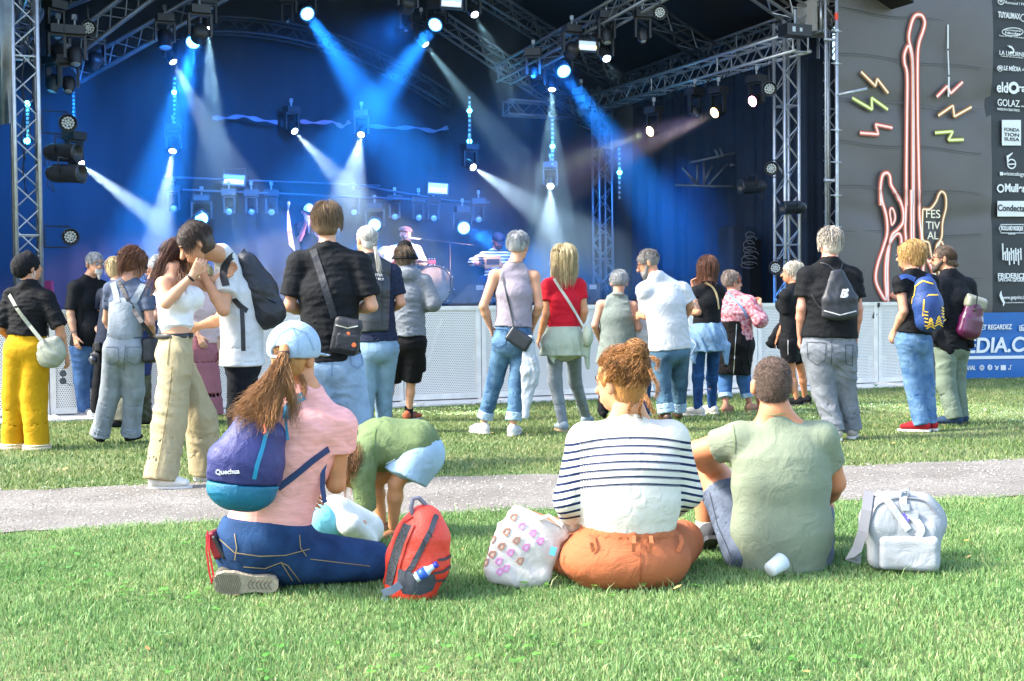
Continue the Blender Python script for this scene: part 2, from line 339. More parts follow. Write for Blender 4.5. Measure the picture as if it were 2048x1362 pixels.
lt = wavy(at(-60, -40, 14.0), at(24, -40, 14.2)-at(-60, -40, 14.0), UZ*0+at(-60, 250, 14)-at(-60, -40, 14), 20, 10, .06, 2.2, -SV, 'rain_sheet', mat('clear_sheet', '#3a4a52', .12, .0, k=.8, var=.5, vscale=5, coat=.5), None, 8)
tag(lt, 'shiny dark plastic sheet hanging at the top left corner', 'plastic sheet')
ro = empty('stage_roof', S(5.2, 2.8, 8), 'black canvas gable roof over the stage', 'stage roof')
for a, b in ((S(-1.3, -1.2, 5.35), S(5.2, -1.2, 8.35)), (S(11.7, -1.2, 5.35), S(5.2, -1.2, 8.35))):
    V = [a, b, b+SV*(DEEP+2.4), a+SV*(DEEP+2.4)]; V = V+[q+UZ*.04 for q in V]
    link('roof_panel', V, [(0, 1, 2, 3), (7, 6, 5, 4), (0, 4, 5, 1), (1, 5, 6, 2), (2, 6, 7, 3), (3, 7, 4, 0)], mat('roof_canvas', '#15171b', .8, k=.5), ro)
# bank of far treetops seen past the right of nothing else: sky only

# ---------------------------------------------------------------- crowd barrier, one metre panels
B0 = gnd(100, 836); B1 = gnd(1800, 768); BD = nrm(B1-B0); BNn = nrm(np.cross(BD, UZ)); BNn = BNn if BNn[1] < 0 else -BNn
def perf_mat():
    m = bpy.data.materials.new('perforated_sheet'); m.use_nodes = True; t = m.node_tree; b = t.nodes['Principled BSDF']; N = t.nodes.new; L = t.links.new
    b.inputs['Base Color'].default_value = hexc('#ebe7de', .82); b.inputs['Metallic'].default_value = .0; b.inputs['Roughness'].default_value = .6
    tc = N('ShaderNodeTexCoord'); sx = N('ShaderNodeSeparateXYZ'); L(tc.outputs['Object'], sx.inputs[0])
    def M(op, x, y=None):
        n = N('ShaderNodeMath'); n.operation = op
        for i, q in enumerate((x, y)):
            if q is None: continue
            if isinstance(q, (int, float)): n.inputs[i].default_value = q
            else: L(q, n.inputs[i])
        return n.outputs[0]
    d = .024; row = M('DIVIDE', sx.outputs['Z'], d*.866); rf = M('FLOOR', row); sh = M('MULTIPLY', M('MODULO', rf, 2.0), .5)
    u = M('SUBTRACT', M('FRACT', M('ADD', M('DIVIDE', sx.outputs['X'], d), sh)), .5); v = M('MULTIPLY', M('SUBTRACT', M('FRACT', row), .5), .866)
    dist = M('SQRT', M('ADD', M('MULTIPLY', u, u), M('MULTIPLY', v, v))); hole = M('LESS_THAN', dist, .22)
    tr = N('ShaderNodeBsdfTransparent'); ms = N('ShaderNodeMixShader'); L(hole, ms.inputs[0]); L(b.outputs[0], ms.inputs[1]); L(tr.outputs[0], ms.inputs[2])
    L(ms.outputs[0], t.nodes['Material Output'].inputs[0]); return m
PERF = perf_mat(); galvl = mat('barrier_aluminium', '#eae6dd', .5, .05, k=.8, var=.12, vscale=6)
def barrier(i):
    o = B0 + BD*i; root = bpy.data.objects.new('crowd_barrier', None); COL.objects.link(root); root.location = tuple(o)
    root.rotation_euler = (0, 0, math.atan2(BD[1], BD[0]))
    def loc(mb, name, mt, sm=False):
        ob = link(name, np.vstack(mb.v), mb.f, mt, None, sm); ob.parent = root; return ob
    f = MB()
    f.box((.035, 0, .6), (.06, .05, 1.12)).box((.965, 0, .6), (.06, .05, 1.12)).box((.5, .0, 1.135), (.998, .055, .05)).box((.5, 0, .07), (.87, .05, .06))
    loc(f, 'frame', galvl)
    loc(MB().add([(.065, -.012, .1), (.935, -.012, .1), (.935, -.012, 1.11), (.065, -.012, 1.11)], [(0, 1, 2, 3)]), 'perforated_panel', PERF)
    loc(MB().box((.5, -.3, .015), (.994, .62, .02)).box((.5, .6, .015), (.994, 1.1, .02)).box((.03, -.3, .035), (.04, .6, .02)).box((.97, -.3, .035), (.04, .6, .02)), 'base_plate', galvl)
    loc(MB().tube([(.5, .03, 1.0), (.5, .9, .04)], .02, 8).tube([(.1, .03, 1.0), (.1, .9, .04)], .02, 8), 'brace', galvl, True)
    loc(MB().box((.0, -.03, 1.12), (.03, .03, .06)), 'latch', blackm)
    return root
bars = []
first = barrier(-2); bars.append(first); kids = list(first.children)
BL = ['leftmost barrier panel, behind the yellow trousers', 'barrier panel between the yellow trousers and the goateed man', 'barrier panel behind the grey dungarees', 'barrier panel behind the kissing couple', 'barrier panel behind the white tee and black backpack',
      'barrier panel behind the tall man in black', 'barrier panel behind the black cargo shorts', 'clear barrier panel just left of the mauve top woman', 'barrier panel behind the mauve top woman', 'barrier panel behind the blonde woman in red', 'barrier panel behind the white shirt man',
      'barrier panel behind the bob-haired and paisley women', 'barrier panel behind the big man in black', 'barrier panel with a small black triangle emblem', 'rightmost barrier panel, behind the blue backpack']
for i in range(-1, 12):
    r_ = first.copy(); COL.objects.link(r_); r_.location = tuple(B0+BD*i); bars.append(r_)
    for ch in kids:
        c = ch.copy(); COL.objects.link(c); c.parent = r_

NB = len(bars)
def bar_px(b): q = np.array(b.location)+BD*.5; return proj(q+UZ*.6)[0]
names = [(50, 'barrier panel behind the yellow trousers'), (165, 'barrier panel between the yellow trousers and the goateed man'), (290, 'barrier panel behind the grey dungarees'), (430, 'barrier panel behind the kissing couple'), (560, 'barrier panel between the black backpack and the tall man'), (700, 'barrier panel behind the tall man and the ponytailed man'), (850, 'barrier panel behind the black cargo shorts'),
         (960, 'barrier panel just left of the mauve top woman'), (1050, 'barrier panel behind the mauve top woman'), (1150, 'barrier panel behind the blonde woman in red'), (1250, 'barrier panel behind the sage linen tunic'), (1350, 'barrier panel behind the white shirt man'), (1450, 'barrier panel behind the paisley woman'), (1560, 'barrier panel behind the silver-haired woman in black'), (1660, 'barrier panel behind the big man'), (1770, 'barrier panel with a small black triangle emblem'), (1880, 'last barrier panel on the right, behind the blue backpack')]
used = set()
for b in bars:
    x = bar_px(b); c = sorted([n for n in names if n[1] not in used], key=lambda n: abs(n[0]-x))[0]; used.add(c[1])
    tag(b, 'perforated grey '+c[1], 'crowd barrier', 'perforated crowd barriers in front of the stage')
    if 'triangle' in c[1]:
        mb = MB(); cc = gnd(0, 900)*0+onplane(1750, 628, B0, BNn)+BNn*.02; T = lambda a, c_: cc+BD*a+UZ*c_
        for a, c_ in (((-.055, -.05), (0, .07)), ((0, .07), (.055, -.05)), ((.055, -.05), (-.055, -.05))): mb.ribbon([T(*a), T(*c_)], .022, BNn, .003)
        mb.box(T(0, -.01), (.025, .006, .025)); o = mb.out('triangle_emblem', blackm); o.parent = b; b_m = b.matrix_basis.copy(); o.matrix_parent_inverse = Matrix.LocRotScale(b.location, b.rotation_euler, None).inverted()
# ================================================================ stage lamps and smoke
sm = bpy.data.materials.new('stage_smoke'); sm.use_nodes = True; t_ = sm.node_tree; t_.nodes.remove(t_.nodes['Principled BSDF'])
pv = t_.nodes.new('ShaderNodeVolumePrincipled'); pv.inputs['Color'].default_value = (.62, .83, 1, 1); pv.inputs['Density'].default_value = SMOKE_D = .0085; pv.inputs['Anisotropy'].default_value = .25  # blue tint of the smoke colour stands in for azure stage light
t_.links.new(pv.outputs[0], t_.nodes['Material Output'].inputs['Volume'])
mb = MB().box(S(5.35, DEEP/2+.55, 4.65), (11.6, DEEP-.1, 6.9), AX)
tag(mb.out('stage_smoke', sm), 'thin theatrical smoke filling the stage under the roof', 'smoke', kind='stuff')

LED_W = mat('lit_lens_white', '#ffffff', .3, emit='#f4f8ff', es=6)
LED_B = mat('lit_led_blue', '#9fd8ff', .3, emit='#4a9cff', es=4.0)
LED_C = mat('lit_led_cyan', '#bfefff', .3, emit='#38c8ff', es=12)
LED_Y = mat('lit_lens_warm', '#ffe7a0', .3, emit='#ffd98a', es=7)
LED_P = mat('lit_lens_pink', '#ffc0d8', .3, emit='#ff9ec8', es=8)
LED_O = mat('lit_lens_orange', '#ffc890', .3, emit='#ffbd72', es=7)
def spot(root, loc, d, color, energy, ang, blend=.5, gobo=False, rad=.03, seed=0):
    l = bpy.data.lights.new('beam', 'SPOT'); l.color = color; l.energy = energy; l.spot_size = R(ang); l.spot_blend = blend; l.shadow_soft_size = rad
    if gobo:
        l.use_nodes = True; t = l.node_tree; N = t.nodes.new; L = t.links.new; em = t.nodes['Emission']
        tc = N('ShaderNodeTexCoord'); mp = N('ShaderNodeMapping'); mp.inputs['Location'].default_value = (seed*3.1, seed*1.7, 0); L(tc.outputs['Normal'], mp.inputs[0])
        vz = N('ShaderNodeTexVoronoi'); vz.inputs['Scale'].default_value = gobo; L(mp.outputs[0], vz.inputs[0])
        rp = N('ShaderNodeValToRGB'); e = rp.color_ramp.elements; e[0].position = .10; e[0].color = (1, 1, 1, 1); e[1].position = .30; e[1].color = (.03, .03, .03, 1)
        L(vz.outputs['Distance'], rp.inputs[0]); mu = N('ShaderNodeMath'); mu.operation = 'MULTIPLY'; mu.inputs[1].default_value = 2.2; L(rp.outputs[0], mu.inputs[0]); L(mu.outputs[0], em.inputs['Strength'])
    o = bpy.data.objects.new('beam', l); COL.objects.link(o); o.parent = root
    o.location = tuple(np.array(loc)-parent_loc(root)); o.rotation_euler = Vector(tuple(-nrm(d))).to_track_quat('Z', 'Y').to_euler(); return o
def leds(mb, c, d, r, n_rings, s):
    """a field of small round LED lenses on a disc"""
    t = nrm(d); a = UZ if abs(t[2]) < .9 else V3(1, 0, 0); x = nrm(np.cross(t, a)); y = np.cross(t, x)
    for k in range(n_rings):
        rr = r*k/max(1, n_rings-.4)
        for i in range(1 if k == 0 else 6*k):
            q = 2*PI*i/max(1, 6*k)+k*.3; p = c+x*rr*math.cos(q)+y*rr*math.sin(q); mb.lathe(p, t, [(0, s), (.012, s), (.018, s*.5)], 8)
def moving_head(p, d, label, lens_mat=None, r=.055, L=.26, hang=1, big=False, group=None, R_=.085, ledface=None, cat='stage lamp'):
    """moving head lamp: p = centre of the lens, d = direction of the beam; hangs from (hang=1) or stands on (hang=-1) its base"""
    d = nrm(d); p = np.array(p, float); root = empty('moving_head_lamp', p, label, cat, group)
    side = nrm(np.cross(d, UZ)) if abs(d[2]) < .95 else SU
    MB().lathe(p-d*L, d, [(0, R_*.55), (.03, R_*.95), (L*.45, R_), (L*.8, R_*.9), (L-.01, r*1.18), (L-.004, r*1.18), (L-.004, r*1.02), (L-.02, r*1.0)], 20).out('lamp_head', blackp, root, True)
    if ledface:
        mb = MB(); leds(mb, p-d*.012, d, r*.92, 4, r*.115); mb.out('led_face', ledface, root)
    else:
        MB().lathe(p-d*.014, d, [(0, r*1.0), (.008, r*.9), (.014, r*.45)], 20).out('lens', lens_mat or lens_off, root, True)
    c = p-d*L*.5; mb = MB()
    for s in (-1, 1): mb.box(c+side*s*(R_+.03)+UZ*hang*.10, (.03, .07, .26), [side, nrm(np.cross(UZ, side)), UZ])
    mb.box(c+UZ*hang*.235, (2*R_+.09, .08, .03), [side, nrm(np.cross(UZ, side)), UZ]); mb.out('yoke', blackp, root)
    MB().box(c+UZ*hang*.30, (.24, .2, .10), [side, nrm(np.cross(UZ, side)), UZ]).out('base_box', blackp, root)
    if hang > 0: MB().tube([c+UZ*.35, c+UZ*.46], .014, 8).box(c+UZ*.46, (.05, .05, .06)).out('clamp', alud, root)
    return root
def dirto(p, tx, ty, tY): return nrm(at(tx, ty, tY)-np.array(p))
W_ = (.86, .93, 1.0); B_ = (.02, .27, 1.0); T_ = (.62, .9, .95); E = 17.0
# white beams: (px,py,Y, target px,py,Y, colour, energy, cone deg, gobo, label)
for i, q in enumerate([
    (163, 330, 17.0, 395, 500, 18.0, W_, 900, 17, 0, 'white moving head beaming down from beside the left tower par cans'),
    (345, 303, 22.5, 318, 470, 21.5, W_, 700, 20, 0, 'white moving head shining straight down left of centre'),
    (590, 263, 23, 690, 370, 22.4, W_, 480, 18, 0, 'white moving head slanting right, above the harmonica player'),
    (722, 270, 22.5, 690, 430, 21.3, W_, 430, 24, 0, 'brightest white moving head shining down above the tall man in black'),
    (947, 335, 22.5, 1075, 420, 21.8, W_, 480, 18, 0, 'white moving head slanting right at the centre of the stage'),
    (1101, 373, 23, 1098, 500, 22.3, W_, 330, 24, 0, 'low white moving head shining down behind the blonde woman'),
    (1104, 180, 21.5, 1100, 400, 21.5, T_, 900, 21, 26, 'moving head throwing a striped pale fan straight down on the right'),
    (852, 90, 21.5, 1075, 380, 21.5, T_, 1100, 15, 30, 'moving head throwing a long striped greenish fan to the right'),
    (950, 30, 20, 1000, 130, 20, T_, 240, 19, 26, 'moving head with a faint teal beam under the roof centre'),
    (347, 125, 20.5, 470, 360, 20.5, W_, 1100, 17, 28, 'moving head with striped beam slanting right, upper left of the stage'),
    (417, 58, 20, 428, 330, 20.5, T_, 1200, 17, 28, 'moving head with striped beam falling straight down at upper left'),
    (1214, 118, 19.5, 1240, 180, 20, T_, 80, 17, 24, 'dim moving head hanging from the lamp truss at the upper right'),
]):
    px, py, Y, tx, ty, tY, col, en, cone, gobo, lab = q; dY = Y-Yc(px, Y); Y -= dY; tY = min(tY, Y+.2)
    p = at(px, py, Y); d = dirto(p, tx, ty, tY-(.9 if not gobo else .8))
    rt = moving_head(p, d, lab, LED_W, group='moving heads with white beams')
    spot(rt, p+d*.03, d, col, en*E*(1 if gobo else .55), cone*(1 if gobo else .78), .45, gobo, seed=i)
for i, q in enumerate([
    (615, 28, 21, 700, 150, 21.5, 420, 24, 'round blue LED wash lamp at the top, left of centre'),
    (870, 50, 21, 780, 170, 21.8, 480, 24, 'round blue LED wash lamp at the top centre, beaming left'),
    (386, 85, 20.5, 360, 200, 21.5, 520, 24, 'round blue LED wash lamp on the upper left above the striped beam'),
    (1128, 143, 21, 1215, 270, 21.8, 330, 22, 'round blue LED wash lamp on the right below the lamp truss'),
    (403, 437, 23, 380, 560, 21, 220, 30, 'round blue LED wash lamp low behind the kissing couple'),
    (749, 450, 23, 720, 540, 21.5, 220, 30, 'round blue LED wash lamp low behind the ponytailed man'),
    (928, 456, 23, 1010, 500, 22.2, 420, 22, 'round blue LED wash lamp low, beaming onto the accordion player'),
]):
    px, py, Y, tx, ty, tY, en, cone, lab = q; Y = Yc(px, Y); tY = min(tY, Y+.4)
    p = at(px, py, Y); d = dirto(p, tx, ty, tY-(.8 if py < 300 else .3)); dv = nrm(nrm(d)*.55 + nrm(CAM-p)*.55)
    rt = moving_head(p, dv, lab, None, r=.115, L=.2, R_=.13, ledface=LED_B, group='blue LED wash lamps')
    spot(rt, p+dv*.05, d, B_, en*E*(2.2 if py < 300 else .7), cone, 1.0, seed=i, rad=.08)
# added flood lamps, put in to turn the backdrop and the smoke blue
for i, (u, v, z, tu, tv, tz, en, cone) in enumerate([(2.2, 1.2, 4.6, 2.0, 6.0, 2.3, 900, 95), (5.0, 1.2, 5.2, 4.8, 6.2, 2.6, 1000, 95), (7.6, 1.4, 4.8, 7.6, 6.2, 2.0, 700, 90), (1.2, 3.6, 4.6, .4, 5.5, 3.2, 350, 100), (9.3, 4.2, 4.4, 11.4, 4.8, 1.6, 240, 95)]):
    p = S(u, v, z); d = nrm(S(tu, tv, tz)-p)
    rt = moving_head(p, d, ['added blue flood lamp near the left roof truss', 'added blue flood lamp high at the roof centre', 'added blue flood lamp under the right part of the roof', 'added blue flood lamp at the upper left of the stage', 'added blue flood lamp lighting the right side drape'][i], None, r=.09, L=.2, R_=.11, ledface=LED_B, group='added blue flood lamps')
    spot(rt, p+d*.05, d, (.008, .21, 1.0), en*1.15, cone*.85, 1.0, rad=.1)
# ================================================================ smooth-surface modelling (distance fields -> one continuous mesh)
class Seg:
    """tapered limb a->b with elliptical section (w along side, d across); flat=(bool,bool) cuts the ends flat"""
    def __init__(s, a, b, r1, r2=None, side=None, flat=(0, 0), k=.02, op=1):
        s.a = np.array(a, float); s.b = np.array(b, float); s.r1 = (r1, r1) if np.isscalar(r1) else r1
        r2 = s.r1 if r2 is None else r2; s.r2 = (r2, r2) if np.isscalar(r2) else r2
        s.L = max(1e-4, np.linalg.norm(s.b-s.a)); s.t = (s.b-s.a)/s.L
        sd = V3(1, 0, 0) if side is None else np.array(side, float)
        sd = sd - s.t*np.dot(sd, s.t)
        if np.linalg.norm(sd) < .1: sd = V3(0, 1, 0) - s.t*s.t[1]
        s.x = nrm(sd); s.y = np.cross(s.t, s.x); s.flat = flat; s.k = k; s.op = op
    def bounds(s):
        m = max(*s.r1, *s.r2); return np.minimum(s.a, s.b)-m, np.maximum(s.a, s.b)+m
    def d(s, P):
        q = P-s.a; h = q@s.t; u = np.clip(h/s.L, 0, 1)
        w = s.r1[0]+(s.r2[0]-s.r1[0])*u; e = s.r1[1]+(s.r2[1]-s.r1[1])*u
        X = q@s.x; Y = q@s.y; ax = h-u*s.L
        lo = (ax < 0)
        flatm = np.where(lo, s.flat[0], s.flat[1]).astype(bool)
        cap = np.minimum(w, e); Z = np.where(flatm, 0, ax)
        k0 = np.sqrt((X/w)**2+(Y/e)**2+(Z/cap)**2)+1e-9; k1 = np.sqrt((X/w**2)**2+(Y/e**2)**2+(Z/cap**2)**2)+1e-9
        r = k0*(k0-1)/k1
        r = np.where(k0 < .5, (k0-1)*cap, r)
        return np.where(flatm & (ax != 0), np.maximum(r, np.abs(ax)), r)
class Ell:
    def __init__(s, c, r, ax=None, k=.02, op=1):
        s.c = np.array(c, float); s.r = np.array(r, float)*np.ones(3); s.A = np.eye(3) if ax is None else np.array(ax, float); s.k = k; s.op = op
    def bounds(s): m = s.r.max(); return s.c-m, s.c+m
    def d(s, P):
        q = (P-s.c)@s.A.T; k0 = np.linalg.norm(q/s.r, axis=-1)+1e-9; k1 = np.linalg.norm(q/s.r**2, axis=-1)+1e-9
        return np.where(k0 < .5, (k0-1)*s.r.min(), k0*(k0-1)/k1)
class Box:
    def __init__(s, c, half, ax=None, rnd=.02, k=.02, op=1):
        s.c = np.array(c, float); s.h = np.array(half, float); s.A = np.eye(3) if ax is None else np.array(ax, float); s.rnd = min(rnd, s.h.min()*.95); s.k = k; s.op = op
    def bounds(s): m = np.linalg.norm(s.h); return s.c-m, s.c+m
    def d(s, P):
        q = np.abs((P-s.c)@s.A.T)-(s.h-s.rnd); return np.linalg.norm(np.maximum(q, 0), axis=-1)+np.minimum(q.max(-1), 0)-s.rnd
class Plane:
    """removes everything on the positive side of the plane"""
    def __init__(s, p, n, k=.004): s.p = np.array(p, float); s.n = nrm(n); s.op = -2; s.k = k
    def bounds(s): return None
    def d(s, P): return (P-s.p)@s.n
CORN = np.array([(0, 0, 0), (1, 0, 0), (0, 1, 0), (1, 1, 0), (0, 0, 1), (1, 0, 1), (0, 1, 1), (1, 1, 1)])
EDG = [(0, 1), (2, 3), (4, 5), (6, 7), (0, 2), (1, 3), (4, 6), (5, 7), (0, 4), (1, 5), (2, 6), (3, 7)]
def sdf(prims, h=.01, fold=None):
    """prims -> vertices, quads (surface nets). fold = (amplitude, freq vector or list of them, seed)"""
    adds = [p for p in prims if p.op == 1]
    lo = np.min([p.bounds()[0] for p in adds], 0)-2.5*h; hi = np.max([p.bounds()[1] for p in adds], 0)+2.5*h
    n = np.ceil((hi-lo)/h).astype(int)+1
    D = np.full(n, 1.0, np.float32); gx = [lo[i]+np.arange(n[i])*h for i in range(3)]
    for p in prims:
        if p.op == -2:
            G = np.stack(np.meshgrid(*gx, indexing='ij'), -1); D = np.maximum(D, p.d(G).astype(np.float32)); continue
        b = p.bounds(); mg = p.k+3*h; i0 = np.maximum(0, np.floor((b[0]-mg-lo)/h).astype(int)); i1 = np.minimum(n, np.ceil((b[1]+mg-lo)/h).astype(int)+1)
        if (i1 <= i0).any(): continue
        sl = tuple(slice(a, c) for a, c in zip(i0, i1)); G = np.stack(np.meshgrid(*[gx[i][sl[i]] for i in range(3)], indexing='ij'), -1)
        d = p.d(G).astype(np.float32); E = D[sl]
        if p.op == 1:
            hh = np.clip(.5+.5*(E-d)/p.k, 0, 1); D[sl] = E*(1-hh)+d*hh-p.k*hh*(1-hh)
        else: # subtract
            hh = np.clip(.5-.5*(E+d)/p.k, 0, 1); D[sl] = E*(1-hh)+(-d)*hh+p.k*hh*(1-hh)
    if fold:
        A, fr, seed = fold; A = A*(.95 if h < .0082 else 1.2); r = np.random.default_rng(seed); G = np.stack(np.meshgrid(*gx, indexing='ij'), -1).astype(np.float32); acc = 0
        near = np.abs(D) < 4*h; Gn = G[near]
        wr = np.sin(Gn@r.normal(0, 7, 3)+r.uniform(0, 6))*1.5+np.sin(Gn@r.normal(0, 13, 3)+r.uniform(0, 6))*.9
        for j in range(5):
            f = np.array(fr, float)*r.uniform(.6, 1.5)+r.normal(0, .32, 3)*np.linalg.norm(fr)
            s = np.sin(Gn@f+wr*r.uniform(.5, 1.2)+r.uniform(0, 6)); acc = acc+(1-np.abs(s))**2*r.uniform(.5, 1)
        msk = np.clip(np.sin(Gn@r.normal(0, 6, 3)+r.uniform(0, 6))*.6+.6, .1, 1)
        D[near] -= (A*(acc/2.2-.55)*msk).astype(np.float32)
    inn = D < 0; c8 = sum(inn[a:n[0]-1+a, b:n[1]-1+b, c:n[2]-1+c].astype(np.int8) for a, b, c in CORN)
    act = (c8 > 0) & (c8 < 8); I = np.argwhere(act)
    if len(I) == 0: return np.zeros((0, 3)), np.zeros((0, 4), int)
    vals = np.stack([D[I[:, 0]+a, I[:, 1]+b, I[:, 2]+c] for a, b, c in CORN], 1); acc = np.zeros((len(I), 3)); cnt = np.zeros(len(I))
    for a, b in EDG:
        va, vb = vals[:, a], vals[:, b]; x = (va < 0) != (vb < 0); t = np.where(x, va/np.where(x, va-vb, 1), 0)
        acc += (CORN[a]+(CORN[b]-CORN[a])*t[:, None])*x[:, None]; cnt += x
    V = lo+(I+acc/cnt[:, None])*h
    idx = np.full(act.shape, -1, np.int64); idx[tuple(I.T)] = np.arange(len(I)); Q = []
    for ax in range(3):
        o = [(1, 2), (2, 0), (0, 1)][ax]
        s0 = [slice(1, n[i]-1) for i in range(3)]; s0[ax] = slice(0, n[ax]-1); s1 = list(s0); s1[ax] = slice(1, n[ax])
        a = inn[tuple(s0)]; b = inn[tuple(s1)]; E = np.argwhere(a != b)
        if len(E) == 0: continue
        flip = a[tuple(E.T)]; base = E.copy()
        for i in range(3):
            if i != ax: base[:, i] += 1
        def g(du, dv):
            q = base.copy(); q[:, o[0]] -= du; q[:, o[1]] -= dv; return idx[tuple(q.T)]
        q = np.stack([g(1, 1), g(0, 1), g(0, 0), g(1, 0)], 1); q[~flip] = q[~flip][:, ::-1]; Q.append(q)
    Q = np.vstack(Q); Q = Q[(Q >= 0).all(1)]
    # one light smoothing pass
    S_ = np.zeros_like(V); c_ = np.zeros(len(V))
    for i in range(4):
        for j in (1, 3): np.add.at(S_, Q[:, i], V[Q[:, (i+j) % 4]]); np.add.at(c_, Q[:, i], 1)
    V = V*.5+.5*S_/np.maximum(c_, 1)[:, None]
    return V, Q
def smesh(name, prims, m, parent, h=.01, fold=None):
    v, q = sdf(prims, h, fold); return link(name, v, q, m, parent, True)
def join_out(name, parts, m, parent):
    V = []; F = []; n = 0
    for v, f in parts: V.append(v); F.append(f+n); n += len(v)
    return link(name, np.vstack(V), np.vstack(F), m, parent, True)

# ---------------------------------------------------------------- people
def skin(tone='#d9a586', k=.75): return mat('skin', tone, .55, k=k, var=.07, vscale=18, spec=.35)
def dark(c): c = c.lstrip('#'); return max(int(c[i:i+2], 16) for i in (0, 2, 4)) < 56
def fabric(col, name='cloth', k=.62, var=.12, bump=.25, bscale=140, rough=.85, vscale=7, stretch=None, col2=None, sheen=0):
    return mat(name, col, rough, k=k*(.3 if dark(col) else 1), var=var, vscale=vscale, bump=bump, bscale=bscale, stretch=stretch, col2=col2, sheen=sheen, spec=.25)
def denim(col, col2=None, name='denim'): return mat(name, col, .85, k=.7, var=.2, vscale=9, bump=.3, bscale=220, col2=col2, stretch=(1, 1, .55), spec=.25)
class Person:
    """pose: joints from body proportions, standing, turned by yaw (0 = back to the camera, +90 = facing picture right), then overridden from the photograph"""
    def __init__(s, label, px, y_top, y_feet, Y=None, yaw=0, H=None, girth=1.0, tone='#d9a586', group='festival visitors standing in front of the stage', h=.0095, lean=0, headyaw=0, headtilt=0, headpitch=0, z0=0.0, child=False, headk=1.0):
        s.label = label; s.h = h; s.z0 = z0; s.sk = skin(tone); s.g = girth
        base = gnd(px, y_feet, z0) if Y is None else at(px, y_feet, Y); s.Y = base[1]
        if H is None: H = (y_feet-y_top)/ppm(s.Y)
        s.H = H; k = H/1.75; s.k = k; s.base = base; s.root = empty('person', base, label, 'person', group)
        a = R(yaw); s.fw = V3(math.sin(a), math.cos(a), 0); s.sd = V3(math.cos(a), -math.sin(a), 0)   # forward, right
        O = base; J = {}
        f, r = s.fw, s.sd
        def w(x, y, z): return O + r*x*k + f*y*k + UZ*z*k
        J['hip'] = w(0, 0, .93); J['waist'] = w(0, .0, 1.08); J['chest'] = w(0, .0, 1.28); J['neck'] = w(0, -.015, 1.47); J['head'] = w(0, .02, 1.635)
        for sg, n in ((-1, 'L'), (1, 'R')):
            J['s'+n] = w(.165*sg*girth**.5, 0, 1.41); J['e'+n] = w(.23*sg*girth**.6, -.02, 1.12); J['w'+n] = w(.225*sg, .06, .87)
            J['h'+n] = w(.085*sg, 0, .90); J['k'+n] = w(.10*sg, .02, .49); J['a'+n] = w(.105*sg, -.02, .085); J['t'+n] = w(.13*sg, .15, .03)
        s.J = J; s.hy = R(yaw+headyaw); s.ht = headtilt; s.hp = headpitch; s.hk = headk; s.parts = []
    def pose(s, **kw):
        """joints from the photograph: name=(px,py) keeps a sensible depth, name=(px,py,dd) sets depth = body depth + dd metres;
        fL/fR=(px,py[,toe yaw]) plant a foot on the ground; unset joints follow their parents"""
        J, k = s.J, s.k; old = {n: v.copy() for n, v in J.items()}
        def put(n, base=None):
            q = kw[n]; Yd = (J[n][1] if base is None else base) if len(q) == 2 else s.Y+q[2]; J[n] = at(q[0], q[1], Yd)
        if 'hip' in kw: put('hip')
        if 'neck' in kw: put('neck')
        if 'waist' in kw: put('waist')
        else: J['waist'] = J['hip']*.72+J['neck']*.28+(old['waist']-old['hip']*.72-old['neck']*.28)
        if 'chest' in kw: put('chest')
        else: J['chest'] = J['hip']*.35+J['neck']*.65+(old['chest']-old['hip']*.35-old['neck']*.65)
        J['head'] = old['head']+J['neck']-old['neck']
        if 'head' in kw: put('head', J['head'][1])
        for n in 'LR':
            J['s'+n] = old['s'+n]+J['neck']-old['neck']
            if 's'+n in kw: put('s'+n); J['s'+n] = J['s'+n]-UZ*.022*k
            for ch, par in (('e', 's'), ('w', 'e')):
                J[ch+n] = old[ch+n]+J[par+n]-old[par+n]
                if ch+n in kw: put(ch+n)
            J['h'+n] = old['h'+n]+J['hip']-old['hip']
            if 'h'+n in kw: put('h'+n)
            if 'f'+n in kw:
                q = kw['f'+n]; p = gnd(q[0], q[1]) if s.z0 == 0 else gnd(q[0], q[1], s.z0); ty = R(q[2]) if len(q) > 2 else math.atan2(s.fw[0], s.fw[1])
                J['a'+n] = p+UZ*.085*k; J['t'+n] = p+V3(math.sin(ty), math.cos(ty), 0)*.15*k+UZ*.03*k
            else:
                if 'a'+n in kw: put('a'+n); J['t'+n] = old['t'+n]+J['a'+n]-old['a'+n]
                if 't'+n in kw: put('t'+n)
            J['k'+n] = J['h'+n]*.5+J['a'+n]*.5+s.fw*.03*k
            if 'k'+n in kw: put('k'+n)
        return s
    def mid(s):
        J = s.J; return nrm(J['sR']-J['sL'])
    def head_axes(s):
        f = V3(math.sin(s.hy), math.cos(s.hy), 0); r = V3(math.cos(s.hy), -math.sin(s.hy), 0); u = UZ.copy()
        p = R(s.hp); f, u = f*math.cos(p)-u*math.sin(p), u*math.cos(p)+f*math.sin(p)      # pitch: + looks down
        t = R(s.ht); r, u = r*math.cos(t)-u*math.sin(t), u*math.cos(t)+r*math.sin(t)        # tilt: + leans to own right
        return r, f, u
